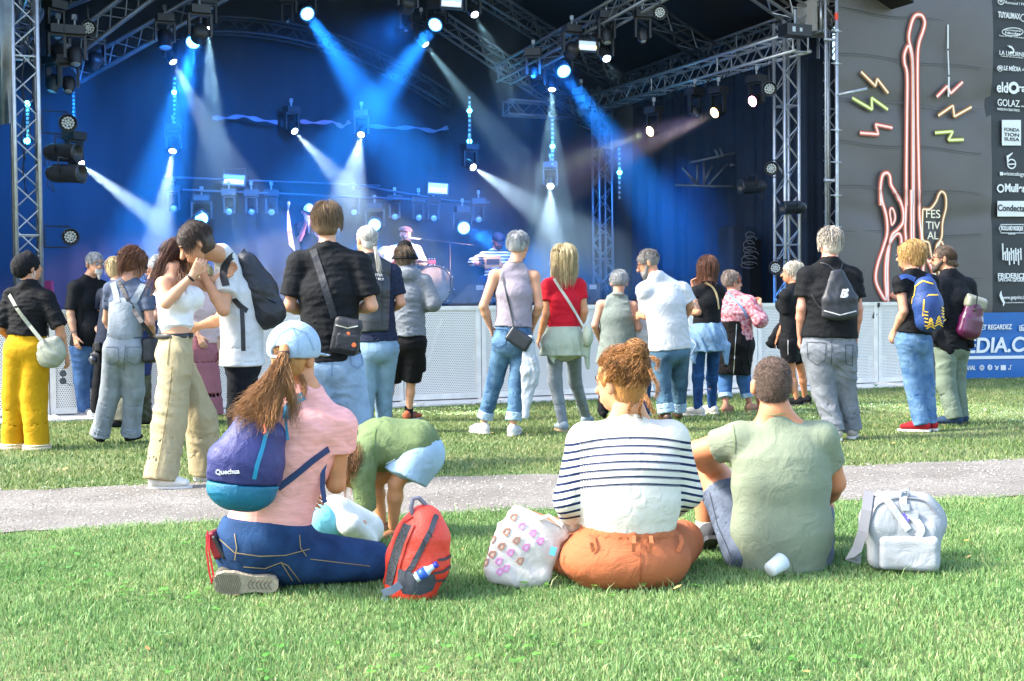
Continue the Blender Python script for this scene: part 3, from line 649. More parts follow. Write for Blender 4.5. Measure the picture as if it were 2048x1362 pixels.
    def body(s, bust=0, hands=('relax', 'relax'), arms=1.0, legs=.92, belly=0, hipw=1.0, bare_feet=False, neckw=1.0):
        J, k, g = s.J, s.k, s.g; P = []; x = s.mid(); hx = nrm(J['hR']-J['hL']); q = .035*k
        P += [Seg(J['hip'], J['waist'], (.155*k*g*hipw, .105*k*g), (.13*k*g, .095*k*g), hx, k=q), Seg(J['waist'], J['chest'], (.13*k*g, .095*k*g), (.155*k*g, .11*k*g), x, k=q),
              Seg(J['chest'], (J['sL']+J['sR'])/2-UZ*.02*k, (.155*k*g, .11*k*g), (.13*k*g, .07*k*g), x, k=q), Seg(J['sL'], J['sR'], .055*k*g**.5, k=q), Seg(J['neck'], J['head']-UZ*.03*k, .056*k*neckw, .05*k*neckw, k=q)]
        for n in 'LR':
            P += [Seg(J['s'+n]*.55+(J['sL']+J['sR'])*.225, J['neck']+UZ*.02*k, .05*k, .045*k, k=q),
                  Seg(J['s'+n], J['e'+n], .052*k*arms, .039*k*arms, k=.02*k), Seg(J['e'+n], J['e'+n]*.65+J['w'+n]*.35, .040*k*arms, .040*k*arms, k=.015), Seg(J['e'+n]*.65+J['w'+n]*.35, J['w'+n], .040*k*arms, .025*k*arms, k=.015),
                  Seg(J['h'+n], J['k'+n], .080*k*g*legs, .050*k*legs, k=.03*k), Seg(J['k'+n], J['k'+n]*.68+J['a'+n]*.32, .048*k*legs, .052*k*legs, k=.02), Seg(J['k'+n]*.68+J['a'+n]*.32, J['a'+n], .051*k*legs, .033*k*legs, k=.02)]
            if bare_feet: P += s.foot_prims(n)
        if bust:
            for sg in (-1, 1): P.append(Ell(J['chest']+UZ*.0*k+x*sg*.075*k+np.cross(UZ, x)*.085*k*g, .062*k*bust, k=.03))
        if belly: P.append(Ell(J['waist']+np.cross(UZ, x)*(.05*k*g)*belly-UZ*.02, (.13*k*g, .11*k*g*belly, .15*k), [x, np.cross(UZ, x), UZ], k=.05))
        parts = [sdf(P, s.h)]
        parts.append(s.head_mesh())
        for n, hd in zip('LR', hands):
            if hd: parts.append(s.hand(n, hd))
        s.bodyo = join_out('body', parts, s.sk, s.root); return s.bodyo
    def foot_prims(s, n, up=0, r=.034):
        J, k = s.J, s.k; a = J['a'+n]; t = J['t'+n]; hl = a-nrm((t-a)*V3(1, 1, 0))*.045*k; hl[2] = t[2]+.02*k
        return [Seg(hl, t, (.036*k, .034*k), (.044*k, .022*k), np.cross(UZ, nrm(t-a)), k=.02), Seg(a, hl, .036*k, k=.02)]
    def head_mesh(s):
        r, f, u = s.head_axes(); c = s.J['head']; k = (1.0+(s.k-1)*.5)*s.hk; s.kh = k; A = [r, f, u]
        w = lambda x, y, z: c + r*x*k + f*y*k + u*z*k
        P = [Ell(w(0, -.012, .028), (.075*k, .094*k, .088*k), A), Ell(w(0, .035, -.035), (.058*k, .062*k, .078*k), A, k=.03), Seg(w(0, .06, -.088), w(0, .05, -.06), .026*k, .04*k, k=.03),
             Seg(w(0, .096, .0), w(0, .118, -.032), .011*k, .016*k, k=.012), Seg(w(-.03, .082, .022), w(.03, .082, .022), .016*k, k=.014),
             Seg(w(-.016, .096, -.066), w(.016, .096, -.066), (.009*k, .008*k), k=.006), Seg(w(-.014, .094, -.078), w(.014, .094, -.078), .009*k, k=.006),
             Seg(c-u*.03*k-f*.012*k, s.J['neck']+(c-s.J['neck'])*.25, .054*k, .056*k, k=.03)]
        for sg in (-1, 1):
            P += [Ell(w(.03*sg, .098, .006), (.014*k, .012*k, .009*k), A, k=.008, op=-1), Ell(w(.03*sg, .084, .005), .0125*k, k=.004)]
            P += [Ell(w(.083*sg, -.012, -.012), (.013*k, .020*k, .034*k), [nrm(r-f*.45*sg), nrm(f+r*.45*sg), u], k=.008), Ell(w(.086*sg, -.006, -.01), (.006*k, .009*k, .016*k), A, k=.004, op=-1)]
        return sdf(P, .0058 if s.Y < 11 else .0075)
    def eyes(s, brow='#3a2c22', lips='#b0605a', shut=False, beard=None, beardk=1.0, moust=False):
        r, f, u = s.head_axes(); c = s.J['head']; k = s.kh; w = lambda x, y, z: c + r*x*k + f*y*k + u*z*k
        if not shut:
            a, b = MB(), MB()
            for sg in (-1, 1):
                a.lathe(w(.03*sg, .0955, .005), f, [(0, .0075*k), (.0015, .006*k)], 10); b.lathe(w(.03*sg, .0968, .005), f, [(0, .0042*k), (.001, .003*k)], 8)
            a.out('eye_white', mat('eye', '#e8e4de', .2, k=.8), s.root); b.out('iris', mat('iris', '#2c2018', .2), s.root)
        b = MB()
        for sg in (-1, 1): b.ribbon([w(.014*sg, .100, .024), w(.032*sg, .098, .029), w(.05*sg, .086, .022)], .008*k, f, .003)
        b.out('eyebrow', fabric(brow, 'brow_hair'), s.root)
        MB().ribbon([w(-.021, .098, -.071), w(0, .1055, -.071), w(.021, .098, -.071)], .010*k, f, .002).out('lips', mat('lips', lips, .4, k=.7), s.root)
        if beard:
            P = [Seg(w(-.062, .015, -.03), w(-.04, .06, -.085), .018*k, .022*k, k=.02), Seg(w(.062, .015, -.03), w(.04, .06, -.085), .018*k, .022*k, k=.02), Seg(w(-.03, .075, -.095), w(.03, .075, -.095), .027*k*beardk, k=.02), Seg(w(0, .075, -.095), w(0, .085, -.115*beardk), .026*k, .02*k, k=.02)] if beardk < 2 else [Seg(w(0, .095, -.09), w(0, .095, -.15), .024*k, .014*k, k=.02), Seg(w(-.022, .088, -.085), w(.022, .088, -.085), .018*k, k=.02)]
            P += [Seg(w(-.03, .095, -.062), w(.03, .095, -.062), (.011*k), k=.01), Seg(w(-.033, .09, -.062), w(-.033, .085, -.09), .01*k, k=.01), Seg(w(.033, .09, -.062), w(.033, .085, -.09), .01*k, k=.01)]
            smesh('beard', P, mat('beard_hair', beard, .8, k=.7, var=.3, vscale=160, bump=.8, bscale=200), s.root, .0055)
    def glasses(s, col='#22242a', lens='#9aa6ad', dark=False):
        r, f, u = s.head_axes(); c = s.J['head']; k = s.kh; w = lambda x, y, z: c + r*x*k + f*y*k + u*z*k; mb = MB(); l = MB()
        for sg in (-1, 1):
            mb.tube([w(.032*sg+.021*math.cos(q), .112, .004+.016*math.sin(q)) for q in np.linspace(0, 2*PI, 13)], .0022, 5); mb.tube([w(.053*sg, .108, .01), w(.082*sg, .06, .01), w(.084*sg, -.01, .0)], .0025, 5)
            l.lathe(w(.032*sg, .111, .004), f, [(0, .0195*k), (.001, .0195*k)], 12)
        mb.tube([w(-.012, .113, .008), w(.012, .113, .008)], .002, 5); fr = mb.out('glasses', mat('glasses_frame', col, .3), s.root); l.out('glasses_lens', mat('dark_lens' if dark else 'clear_lens', '#101214' if dark else lens, .05, k=.8), fr, )
        fr.children[0].location = (0, 0, 0)
    def hand(s, n, pose='relax'):
        """palm, four unequal bent fingers and a thumb off the side of the palm"""
        J, k = s.J, s.k; w_ = J['w'+n]; e = J['e'+n]; sg = -1 if n == 'L' else 1
        d = nrm(w_-e); tgt = None
        if isinstance(pose, tuple): pose, tgt = pose
        if tgt is not None: d = nrm(at(tgt[0], tgt[1], s.Y+tgt[2])-w_) if len(tgt) == 3 else nrm(at(tgt[0], tgt[1], w_[1])-w_)
        inn = nrm((J['sL']+J['sR'])/2*V3(1, 1, 0)+J['hip']*0-w_*V3(1, 1, 0)+s.fw*.05)          # towards the body: the palm side
        pn = nrm(inn-d*np.dot(inn, d)); th = nrm(np.cross(pn, d))*(-sg)                # thumb side
        if np.dot(th, s.fw) < 0: th = -th
        curl = {'relax': .42, 'fist': 1.25, 'grip': 1.05, 'flat': .12, 'point': .7}[pose]; K = k*1.0; P = []
        p1 = w_+d*.085*K
        P.append(Seg(w_, p1, (.027*K, .016*K), (.040*K, .014*K), th, k=.012)); P.append(Seg(w_-d*.02, w_+d*.01, .024*K, .022*K, k=.01))
        for i, (o, L) in enumerate(((.030, .070), (.010, .078), (-.010, .072), (-.029, .056))):
            b = p1+th*o*K-d*.004; a = b; dd = d.copy()
            for j, fr in enumerate((.44, .31, .25)):
                c = curl*(.55+.3*j)*(1+.1*i); dd = nrm(dd*math.cos(c)+np.cross(np.cross(dd, pn), dd)*0+pn*math.sin(c)) if True else dd
                e2 = a+dd*L*fr*K; P.append(Seg(a, e2, (.0092-.0009*j)*K, (.0086-.0009*j)*K, k=.0035)); a = e2
                pn2 = nrm(pn-dd*np.dot(pn, dd)); 
        a = w_+d*.025*K+th*.022*K; td = nrm(d*.72+th*.62+pn*.25); b = a+td*.038*K; P.append(Seg(a, b, .014*K, .0115*K, k=.01))
        td2 = nrm(td+d*.35+pn*curl*.6-th*.3*curl); c = b+td2*.028*K; P.append(Seg(b, c, .0112*K, .0095*K, k=.004)); P.append(Seg(c, c+nrm(td2+pn*curl*.3)*.022*K, .0095*K, .0075*K, k=.004))
        return sdf(P, .0042 if s.Y < 11 else .0052)
    # ---------- clothes
    def top(s, m, sleeve=.6, hem=-.02, ease=.014, neckcut=True, fold=.006, fseed=1, name='shirt', sflare=1.25, cut=None, hemflare=1.0, strap=False, crew=.0, sx=1.0, belly=0, bustf=0, shoulder=True, hood=False):
        """sleeve: 0 none, .5 above elbow, 1 elbow, 2 wrist; hem: metres relative to the hip joint (negative = lower)"""
        J, k, g = s.J, s.k, s.g; x = s.mid(); hx = nrm(J['hR']-J['hL']); e = ease; P = []; q = .03*k; up = nrm(J['waist']-J['hip']); low = J['hip']+up*hem*k
        P += [Seg(low, J['waist'], ((.160*g*sx*hemflare+e/k*1.2)*k, (.115*g*hemflare+e/k)*k), ((.138*g*sx+e/k*1.3)*k, (.102*g+e/k*1.2)*k), hx, flat=(1, 0), k=q),
              Seg(J['waist'], J['chest'], (.138*k*g*sx+e*1.3, .102*k*g+e*1.2), (.16*k*g+e, .115*k*g+e), x, k=q)]
        if strap:
            P += [Seg(J['chest'], J['chest']+(J['neck']-J['chest'])*.35, (.15*k*g+e, .112*k*g+e), (.135*k*g+e, .095*k*g+e), x, k=q, flat=(0, 1))]
            for n in 'LR':
                a = J['s'+n]*.62+J['neck']*.38; P.append(Seg(a+np.cross(UZ, x)*.09*k-UZ*.10*k, a+UZ*.035*k, (.014, .006), k=.008)); P.append(Seg(a-np.cross(UZ, x)*.09*k-UZ*.10*k, a+UZ*.035*k, (.014, .006), k=.008))
        else:
            mid_ = (J['sL']+J['sR'])/2
            P += [Seg(J['chest'], mid_-UZ*.02*k, (.16*k*g+e, .115*k*g+e), (.13*k*g+e, .075*k*g+e), x, k=q), Seg(J['sL'], J['sR'], .055*k*g**.5+e*.8, k=q)]
            for n in 'LR': P.append(Seg(J['s'+n]*.72+mid_*.28+UZ*.012*k, J['neck']+UZ*(.010+crew)*k, .050*k+e*.7, .047*k+e*.5, k=q*1.3))
        if bustf:
            for sg in (-1, 1): P.append(Ell(J['chest']+x*sg*.075*k+np.cross(UZ, x)*.088*k*g, .064*k*bustf+e, k=.03))
        if belly: P.append(Ell(J['waist']+np.cross(UZ, x)*(.05*k*g)*belly-UZ*.02, (.13*k*g+e, .11*k*g*belly+e, .15*k+e), [x, np.cross(UZ, x), UZ], k=.05))
        if hood: P += [Ell(J['neck']-np.cross(UZ, x)*.0+s.fw*-.075*k-UZ*.05*k, (.12*k, .07*k, .085*k), [x, s.fw, UZ], k=.03), Seg(J['neck']+x*.09*k-UZ*.0, J['neck']-x*.09*k, .045*k, k=.03)]
        for n in 'LR':
            if sleeve <= 0 or strap: continue
            a, b, c = J['s'+n], J['e'+n], J['w'+n]; r0 = .056*k+e; r1 = .043*k+e*sflare
            if sleeve <= 1:
                end = a+(b-a)*sleeve; P.append(Seg(a, end, r0, r0+(r1-r0)*sleeve, k=.025, flat=(0, 1)))
            else:
                t = sleeve-1; P += [Seg(a, b, r0, r1, k=.025), Seg(b, b+(c-b)*t, r1, r1+(.030*k+e*.9-r1)*t, k=.025, flat=(0, 1))]
        if neckcut and not strap:
            P.append(Ell(J['neck']+UZ*.062*k+s.fw*.02, (.066*k, .07*k, .045*k), [x, s.fw, UZ], k=.008, op=-1))
        if cut: P += cut
        ob = smesh(name, P, m, s.root, s.h, ((fold[0], fold[1], fseed) if isinstance(fold, tuple) else (fold, (4, 4, 42), fseed)) if fold else None); s.topo = ob; return ob
    def pants(s, m, length=1.0, r=(.098, .072, .062), waist=.06, fold=.006, fseed=2, name='trousers', cuff=None, ease=.01, fz=38, hipw=1.0, knee=0, extra=None, cuffh=.07):
        """length: 1 = to the ankle, .5 = to the knee"""
        J, k, g = s.J, s.k, s.g; hx = nrm(J['hR']-J['hL']); up = nrm(J['waist']-J['hip']); P = []
        P += [Seg(J['hip']-up*.03*k, J['hip']+up*waist*k, ((.162*g*hipw+ease/k)*k, (.118*g+ease/k)*k), ((.148*g+ease/k)*k, (.106*g+ease/k)*k), hx, flat=(0, 1), k=.03),
              Ell(J['hip']-up*.05*k-s.fw*.015*k, ((.155*g*hipw)*k+ease, .110*g*k+ease, .12*k), [hx, np.cross(up, hx), up], k=.03)]
        ends = []
        for n in 'LR':
            a, b, c = J['h'+n], J['k'+n], J['a'+n]; c = c + (c-b)*.06
            if length <= .5:
                t = length/.5; P.append(Seg(a, a+(b-a)*t, r[0]*k*g, (r[0]+(r[1]-r[0])*t)*k, k=.03, flat=(0, 1))); ends.append((a+(b-a)*t, nrm(b-a), (r[0]+(r[1]-r[0])*t)*k))
            else:
                t = (length-.5)/.5; e_ = b+(c-b)*t; re = (r[1]+(r[2]-r[1])*t)*k
                P += [Seg(a, b, r[0]*k*g, r[1]*k, k=.03), Seg(b, e_, r[1]*k, re, k=.03, flat=(0, 1))]; ends.append((e_, nrm(c-b), re))
        if extra: P += extra
        ob = smesh(name, P, m, s.root, s.h, (fold, (6, 6, fz), fseed) if fold else None); s.pantso = ob
        if cuff:
            for (p, d, re) in ends:
                smesh('turned_up_cuff', [Seg(p-d*cuffh*k, p+d*.004, re+.007, re+.009, k=.01, flat=(1, 1))], cuff, s.root, .008)
        return ob
    def shoe(s, m, sole=None, n='LR', high=0, sz=1.0):
        J, k = s.J, s.k
        for q in n:
            a, t = J['a'+q], J['t'+q]; fl = nrm((t-a)*V3(1, 1, 0.0)) if abs((t-a)[2]) < .09 else nrm(t-a); sdv = nrm(np.cross(UZ, fl)); up = nrm(np.cross(fl, sdv)); up = up if up[2] > 0 else -up
            z = min(a[2]-.055*k, t[2]+.01) if abs((t-a)[2]) < .09 else None
            hl = a-fl*.04*k-up*.045*k; tt = hl+fl*.20*k*sz; md = hl+fl*.11*k
            P = [Seg(hl+up*.012, tt+up*.006, (.036*k, .036*k), (.043*k, .026*k), sdv, k=.02), Seg(a-fl*.012, hl+up*.02, (.040*k, .042*k), (.040*k, .042*k), sdv, k=.02, flat=(1, 0)), Ell(md+up*.024+fl*.01, (.038*k, .06*k, .03*k), [sdv, fl, up], k=.02)]
            if high: P.append(Seg(a+UZ*.06, a, .042*k, k=.01, flat=(1, 0)))
            P.append(Plane(hl-up*.022, -up)); o = smesh('shoe', P, m, s.root, .0065 if s.Y < 11 else .0085)
            if sole:
                mid = (hl+tt)/2-up*.024
                mb = MB(); pr = [(-.145, .022), (-.13, .034), (-.05, .036), (.03, .044), (.09, .044), (.125, .032), (.145, .012)]
                top = [mid+fl*a_*k*sz+sdv*b_*k*sg for sg, L in ((1, pr), (-1, pr[::-1])) for a_, b_ in L]; m_ = len(top)
                V = [p-up*.010 for p in top]+[p+up*.010 for p in top]; mb.add(V, [tuple(range(m_))[::-1], tuple(range(m_, 2*m_))]+[(i, (i+1) % m_, m_+(i+1) % m_, m_+i) for i in range(m_)])
                mb.out('sole', sole, o)
                o.children[0].location = (0, 0, 0)
    # ---------- hair
    def hair(s, col, col2=None, style='short', length=.0, n=350, vol=.012, fringe=.3, seed=0, cap=True, down=.0, back=1.0, thick=.0022, k2=.7, cover=None, wob=.006, side_only=False, spread=1.0):
        """cap of hair over the skull and strands flowing over it; length = how far strands fall below the ears"""
        r, f, u = s.head_axes(); c = s.J['head']; k = s.kh; rg = np.random.default_rng(seed+11); hm = mat('hair', col, .5, k=k2, col2=col2 or col, vscale=30, isl=.75, spec=.5, stretch=(1, 1, .2), bump=.5, bscale=140)
        w = lambda x, y, z: c + r*x*k + f*y*k + u*z*k
        A = [r, f, u]; ce = w(0, -.014, .028); rad = np.array((.077+vol, .096+vol, .09+vol))*k
        if cap:
            P = [Ell(ce, rad, A, k=.02)]
            if length > 0 or style != 'crop': P.append(Ell(w(0, -.045, -.03), (np.array((.066, .06, .07))+vol*.8)*k, A, k=.03))
            # cut away the face and everything below the hairline
            P += [Ell(w(0, .095, -.055), (.072*k, .075*k, .098*k+.03*(1-fringe)*k), A, k=.02, op=-1)]
            P += [Plane(w(0, 0, -.095 if length > 0 or style != 'crop' else -.05), -u)]
            if length <= .02:
                for sg in (-1, 1): P.append(Ell(w(.088*sg, .01, -.04), (.03*k, .045*k, .045*k), A, k=.01, op=-1))
            o = smesh('hair', P, hm, s.root, .0065 if s.Y < 11 else .008, (.005*k, tuple(u*30+r*60), seed+3)); s.hairo = o
        # strands
        par = s.hairo if cap else s.root
        N = n; az = rg.uniform(-PI, PI, N)*spread+PI*(1 if not side_only else 1); el = rg.uniform(.15, 1.45, N)
        M = 12; paths = np.zeros((N, M, 3))
        L = rg.uniform(.75, 1.1, N)*((.13+length)*k if length > 0 else .075*k if style == 'crop' else .12*k)
        for i in range(N):
            a = az[i]; e = el[i]
            fr = math.cos(a) # 1 = front
            e0 = e; stp = L[i]/(M-1); lp = None; p = None
            d0 = np.array([math.sin(a)*math.cos(e0), math.cos(a)*math.cos(e0), math.sin(e0)]); loc = d0*rad*1.01
            loc = loc*(1.0 if rg.random() > .14 else rg.uniform(1.03, 1.10)); hang = 1; wv = rg.uniform(-1, 1, 3)*wob
            for j in range(M):
                paths[i, j] = ce+(loc[0]*r+loc[1]*f+loc[2]*u)+wv*math.sin(j*.8+a*3)
                # tangent: down over the ellipsoid; in front sweep aside
                nn = nrm(loc/rad**2); g = np.array([0, 0, -1.0]) + np.array([0, -1, 0])*(.9 if fr > .3 and loc[2] > .02 else .0)*(1-fringe)
                if fr > .6 and fringe < .9: g = g+np.array([math.copysign(.8, d0[0]), 0, 0])
                if loc[2] < -.02: 
                    gw = np.array([np.dot(-UZ, r), np.dot(-UZ, f), np.dot(-UZ, u)]); t = nrm(gw+nn*.02)
                else: t = nrm(g-nn*np.dot(g, nn)+nn*.04)
                loc = loc+t*stp
                if loc[2] >= -.02:
                    q = np.linalg.norm(loc/rad)
                    if q < 1.01: loc = loc/q*1.012
        tip = np.linspace(1, .35, M)
        v, q = tubes_mesh(paths, thick*tip*(1.0 if s.Y < 11 else 1.5), 3); o2 = link('hair_strands', v, q, hm, par, True)
        return hm
    def pulled(s, hm, target, n=700, vol=.012, thick=.0013, seed=0, par=None, wob=.006, nape=-.75, curl=9):
        """strands combed back over the skull to a point (bun or tail)"""
        r, f, u = s.head_axes(); c = s.J['head']; k = s.kh; rg = np.random.default_rng(seed+70); ce = c+(-.014*f+.028*u)*k; rad = np.array((.0785+vol, .0965+vol, .0915+vol))*k
        t = np.array(target)-ce; tl = nrm(np.array([t@r, t@f, t@u])/rad); M = 16; T = np.linspace(0, 1, M)
        az = rg.uniform(-PI, PI, n); fr = np.cos(az); el = np.where(fr > .25, rg.uniform(.45, .95, n), np.where(fr > -.3, rg.uniform(-.35, .6, n), rg.uniform(nape, .3, n)))
        d0 = np.stack([np.sin(az)*np.cos(el), np.cos(az)*np.cos(el), np.sin(el)], 1); om = np.arccos(np.clip(d0@tl, -.98, .98))[:, None, None]
        P = (np.sin((1-T)[None, :, None]*om)*d0[:, None]+np.sin(T[None, :, None]*om)*tl)/np.sin(om)
        P = P*(1.0+rg.uniform(-.01, .035, (n, 1, 1))+np.where(rg.random((n, 1, 1)) < .1, .06, 0)*np.sin(T*PI)[None, :, None]); P = P*rad
        W = ce+P[..., :1]*r+P[..., 1:2]*f+P[..., 2:]*u; W = W+np.sin(T[None, :, None]*rg.uniform(4, curl, (n, 1, 1))+rg.uniform(0, 6, (n, 1, 3)))*wob*np.sin(T*PI*.9)[None, :, None]
        v, q = tubes_mesh(W, thick*np.linspace(1, .8, M), 3); return link('hair_strands', v, q, hm, par or s.root, True)
    def locks(s, hm, pts, n=80, r0=.02, r1=.03, thick=.002, seed=0, name='hair_lock', M=14, wob=.01, curl=0, dens=None, taper=.4):
        """a tail or lock of many strands along a guide (world points)"""
        rg = np.random.default_rng(seed+5); G = np.array(pts, float); tt = np.linspace(0, 1, len(G)); T = np.linspace(0, 1, M); C = np.stack([np.interp(T, tt, G[:, i]) for i in range(3)], 1)
        for _ in range(2): C[1:-1] = C[1:-1]*.5+.25*(C[:-2]+C[2:])
        off = rg.normal(0, 1, (n, 3)); off /= np.linalg.norm(off, axis=1, keepdims=True); off *= rg.uniform(.2, 1, (n, 1))**.5
        rad = r0+(r1-r0)*T; P = C[None]+off[:, None, :]*rad[None, :, None]
        ph = rg.uniform(0, 6, (n, 1, 3)); P += np.sin(T[None, :, None]*rg.uniform(6, 14+curl*30, (n, 1, 1))+ph)*wob*(T[None, :, None]*.8+.2)
        ln = rg.uniform(.7, 1.0, n) # shorten some
        P = np.stack([np.stack([np.interp(T*l, T, P[i, :, c]) for c in range(3)], 1) for i, l in enumerate(ln)])
        v, q = tubes_mesh(P, thick*np.linspace(1, taper, M), 3); return link(name, v, q, hm, s.root, True)
def on(obj, px, py, off=.004):
    """the point of obj's surface seen at a picture position, lifted a little towards the camera"""
    if 'bv' not in ON or ON['ob'] is not obj:
        me = obj.data; l = parent_loc(obj.parent) + np.array(obj.location) if obj.parent else np.array(obj.location)
        co = np.empty(len(me.vertices)*3, np.float32); me.vertices.foreach_get('co', co); co = co.reshape(-1, 3)+l
        ON['bv'] = BVHTree.FromPolygons([tuple(map(float, c)) for c in co], [tuple(p.vertices) for p in me.polygons]); ON['ob'] = obj
    d = nrm(ray(px, py)); h = ON['bv'].ray_cast(Vector(CAM), Vector(d))
    if h[0] is None:
        # nearest point on the surface to the line of sight
        c = np.mean([np.array(v.co) for v in obj.data.vertices[:50]], 0)+ (parent_loc(obj.parent) if obj.parent else 0); q = CAM+d*np.linalg.norm(c-CAM); h = ON['bv'].find_nearest(Vector(q)); 
        return np.array(h[0])+np.array(h[1])*off, np.array(h[1])
    n = np.array(h[1]); n = n if np.dot(n, d) < 0 else -n
    return np.array(h[0])+n*off, n
ON = {}
def strap(obj, pts, w, m, parent, name='strap', th=.004, sub=5, ends=None, off=.003):
    """ribbon lying on obj along picture points"""
    q = np.array(pts, float); t = np.linspace(0, len(q)-1, (len(q)-1)*sub+1); xs = np.interp(t, range(len(q)), q[:, 0]); ys = np.interp(t, range(len(q)), q[:, 1])
    A = [on(obj, x, y, off) for x, y in zip(xs, ys)]; P = np.array([a[0] for a in A]); Nn = np.array([a[1] for a in A])
    for _ in range(3): P[1:-1] = P[1:-1]*.4+.3*(P[:-2]+P[2:]); Nn[1:-1] = Nn[1:-1]*.4+.3*(Nn[:-2]+Nn[2:])
    if ends is not None:
        P = np.vstack([P]+[np.array(e)[None] for e in ends]); Nn = np.vstack([Nn]+[Nn[-1:]]*len(ends))
    return MB().ribbon(P, w, Nn, th).out(name, m, parent)
def patch_on(obj, poly, m, parent, name, off=.004, th=.0):
    """flat piece (pocket, print) laid on obj; poly = picture outline (filled as a fan from its middle)"""
    q = np.array(poly, float); c = q.mean(0); n = len(q); V = []; F = []; K = 5
    V.append(on(obj, c[0], c[1], off)[0])
    for j in range(1, K+1):
        for p in q: a = c+(p-c)*j/K; V.append(on(obj, a[0], a[1], off)[0])
    for i in range(n): F.append((0, 1+i, 1+(i+1) % n))
    for j in range(K-1):
        for i in range(n): a = 1+j*n; b = 1+(j+1)*n; F.append((a+i, b+i, b+(i+1) % n, a+(i+1) % n))
    return link(name, np.array(V), F, m, parent, True)
def lines_on(obj, lines, w, m, parent, name='stitching', off=.003, sub=8):
    mb = MB()
    for pts in lines:
        q = np.array(pts, float); t = np.linspace(0, len(q)-1, (len(q)-1)*sub+1); A = [on(obj, np.interp(a, range(len(q)), q[:, 0]), np.interp(a, range(len(q)), q[:, 1]), off) for a in t]
        mb.ribbon([a[0] for a in A], w, np.array([a[1] for a in A]), .0015)
    return mb.out(name, m, parent)
def text_on(obj, body, px, py, h_px, m, parent, name='lettering', off=.006, rot=0, shear=0, bold=.02, sy=1):
    p, n = on(obj, px, py, off); a = on(obj, px+6, py, off)[0]; U = nrm(a-p)
    U = nrm(U-n*np.dot(U, n)); Zc = np.cross(n, U); c, s_ = math.cos(R(rot)), math.sin(R(rot)); U, Zc = U*c+Zc*s_, Zc*c-U*s_
    cu = bpy.data.curves.new(name, 'FONT'); cu.body = body; cu.align_x = 'CENTER'; cu.align_y = 'CENTER'; cu.size = h_px/ppm(p[1])*1.38; cu.extrude = .0015; cu.offset = bold*cu.size*.7; cu.shear = shear; cu.materials.append(m)
    o = bpy.data.objects.new(name, cu); COL.objects.link(o); q = p-parent_loc(parent); o.parent = parent
    o.matrix_local = Matrix(((U[0], Zc[0]*sy, n[0], q[0]), (U[1], Zc[1]*sy, n[1], q[1]), (U[2], Zc[2]*sy, n[2], q[2]), (0, 0, 0, 1))); return o
def drop(s, obj): return obj
# ================================================================ standing people, left to right
def hanging_cloth(s, name, m, prims, fold=.008, fz=(30, 30, 8), seed=1, h=None, parent=None): return smesh(name, prims, m, parent or s.root, h or s.h, (fold, fz, seed))
def bagbox(root, name, c, half, ax, m, rnd=.04, extra=None, h=.008, fold=(.004, (12, 12, 25), 5)): return smesh(name, [Box(c, half, ax, rnd)]+(extra or []), m, root, h, fold)
white_sole = mat('white_sole', '#e6e4de', .6, k=.75); WHT = fabric('#eef0f2', 'white_cotton', k=.60); BLK = fabric('#1b2029', 'black_cotton', k=.8, var=.25); NAVY = fabric('#1f2a44', 'navy_cotton', k=.7)
BLKP = mat('black_nylon', '#191d26', .55, k=.8, var=.2, bump=.2, bscale=160); METAL = mat('buckle_metal', '#c9c9c4', .3, .8, k=.8)

# 1 yellow trousers
p = Person('woman in wide mustard yellow trousers, black shirt and black turban, far left', 55, 503, 902, yaw=5, H=1.62, tone='#c98f6c', headyaw=35, headpitch=-8)
p.pose(head=(56, 535), neck=(58, 570), sL=(24, 588), sR=(92, 592), eL=(2, 655), wL=(14, 672, .18), eR=(119, 655), wR=(131, 706, .02), hip=(54, 690), fL=(28, 898), fR=(74, 900), kL=(32, 790), kR=(68, 790))
p.body(hands=('relax', 'relax')); p.eyes()
p.top(fabric('#1a1e26', 'black_linen', k=.85, var=.3), sleeve=.98, hem=.09, ease=.022, fold=.011, fseed=4, sflare=1.5, crew=.012)
pm = fabric('#d8a40c', 'yellow_cotton', k=.66, var=.1)
p.pants(pm, length=1.06, r=(.125, .118, .108), waist=.17, fold=.009, fz=12, fseed=7, hipw=1.05)
for q in 'LR':
    a = p.J['a'+q]; smesh('trouser_hem', [Seg(a-UZ*.03, a-UZ*.076, .116, .118, k=.01, flat=(1, 1))], fabric('#efe0b8', 'cream_cotton'), p.root, .009)
tb = p.head_axes(); c = p.J['head']
smesh('turban', [Ell(c-tb[1]*.02+UZ*.035, (.100, .115, .098), tb, k=.02), Ell(c-tb[1]*.07+UZ*.0, (.085, .07, .085), tb, k=.03), Seg(c+tb[1]*.0+UZ*.12, c+tb[0]*.06+UZ*.10, .028, .02, k=.02)], fabric('#171b22', 'turban_cloth', k=.9), p.root, .008, (.010, tuple(tb[1]*50+UZ*25), 3))
MB().tube([c+tb[0]*.083+tb[1]*.0-UZ*.055+V3(math.sin(q)*.012, .0, math.cos(q)*.03) for q in np.linspace(0, 2*PI, 16)], .003, 6).out('hoop_earring', METAL, p.root, True)
bagm = mat('sage_leather', '#a3a998', .5, k=.6, var=.15, vscale=12, bump=.2, bscale=60)
bg_ = empty('shoulder_bag', at(103, 706, p.Y-.1), 'pleated sage leather shoulder bag on the yellow trousers', 'handbag')
hb = smesh('bag_body', [Ell(at(103, 706, p.Y-.10), (.12, .055, .135), [nrm(V3(.8, 0, -.6)), V3(0, 1, 0), nrm(V3(.6, 0, .8))], k=.03), Seg(at(84, 690, p.Y-.1), at(112, 680, p.Y-.1), .035, k=.03)], bagm, bg_, .009, (.011, (30, 5, 22), 2))
strap(p.topo, [(19, 589), (36, 620), (60, 652)], .03, bagm, bg_, th=.005, ends=[at(84, 682, p.Y-.16)])
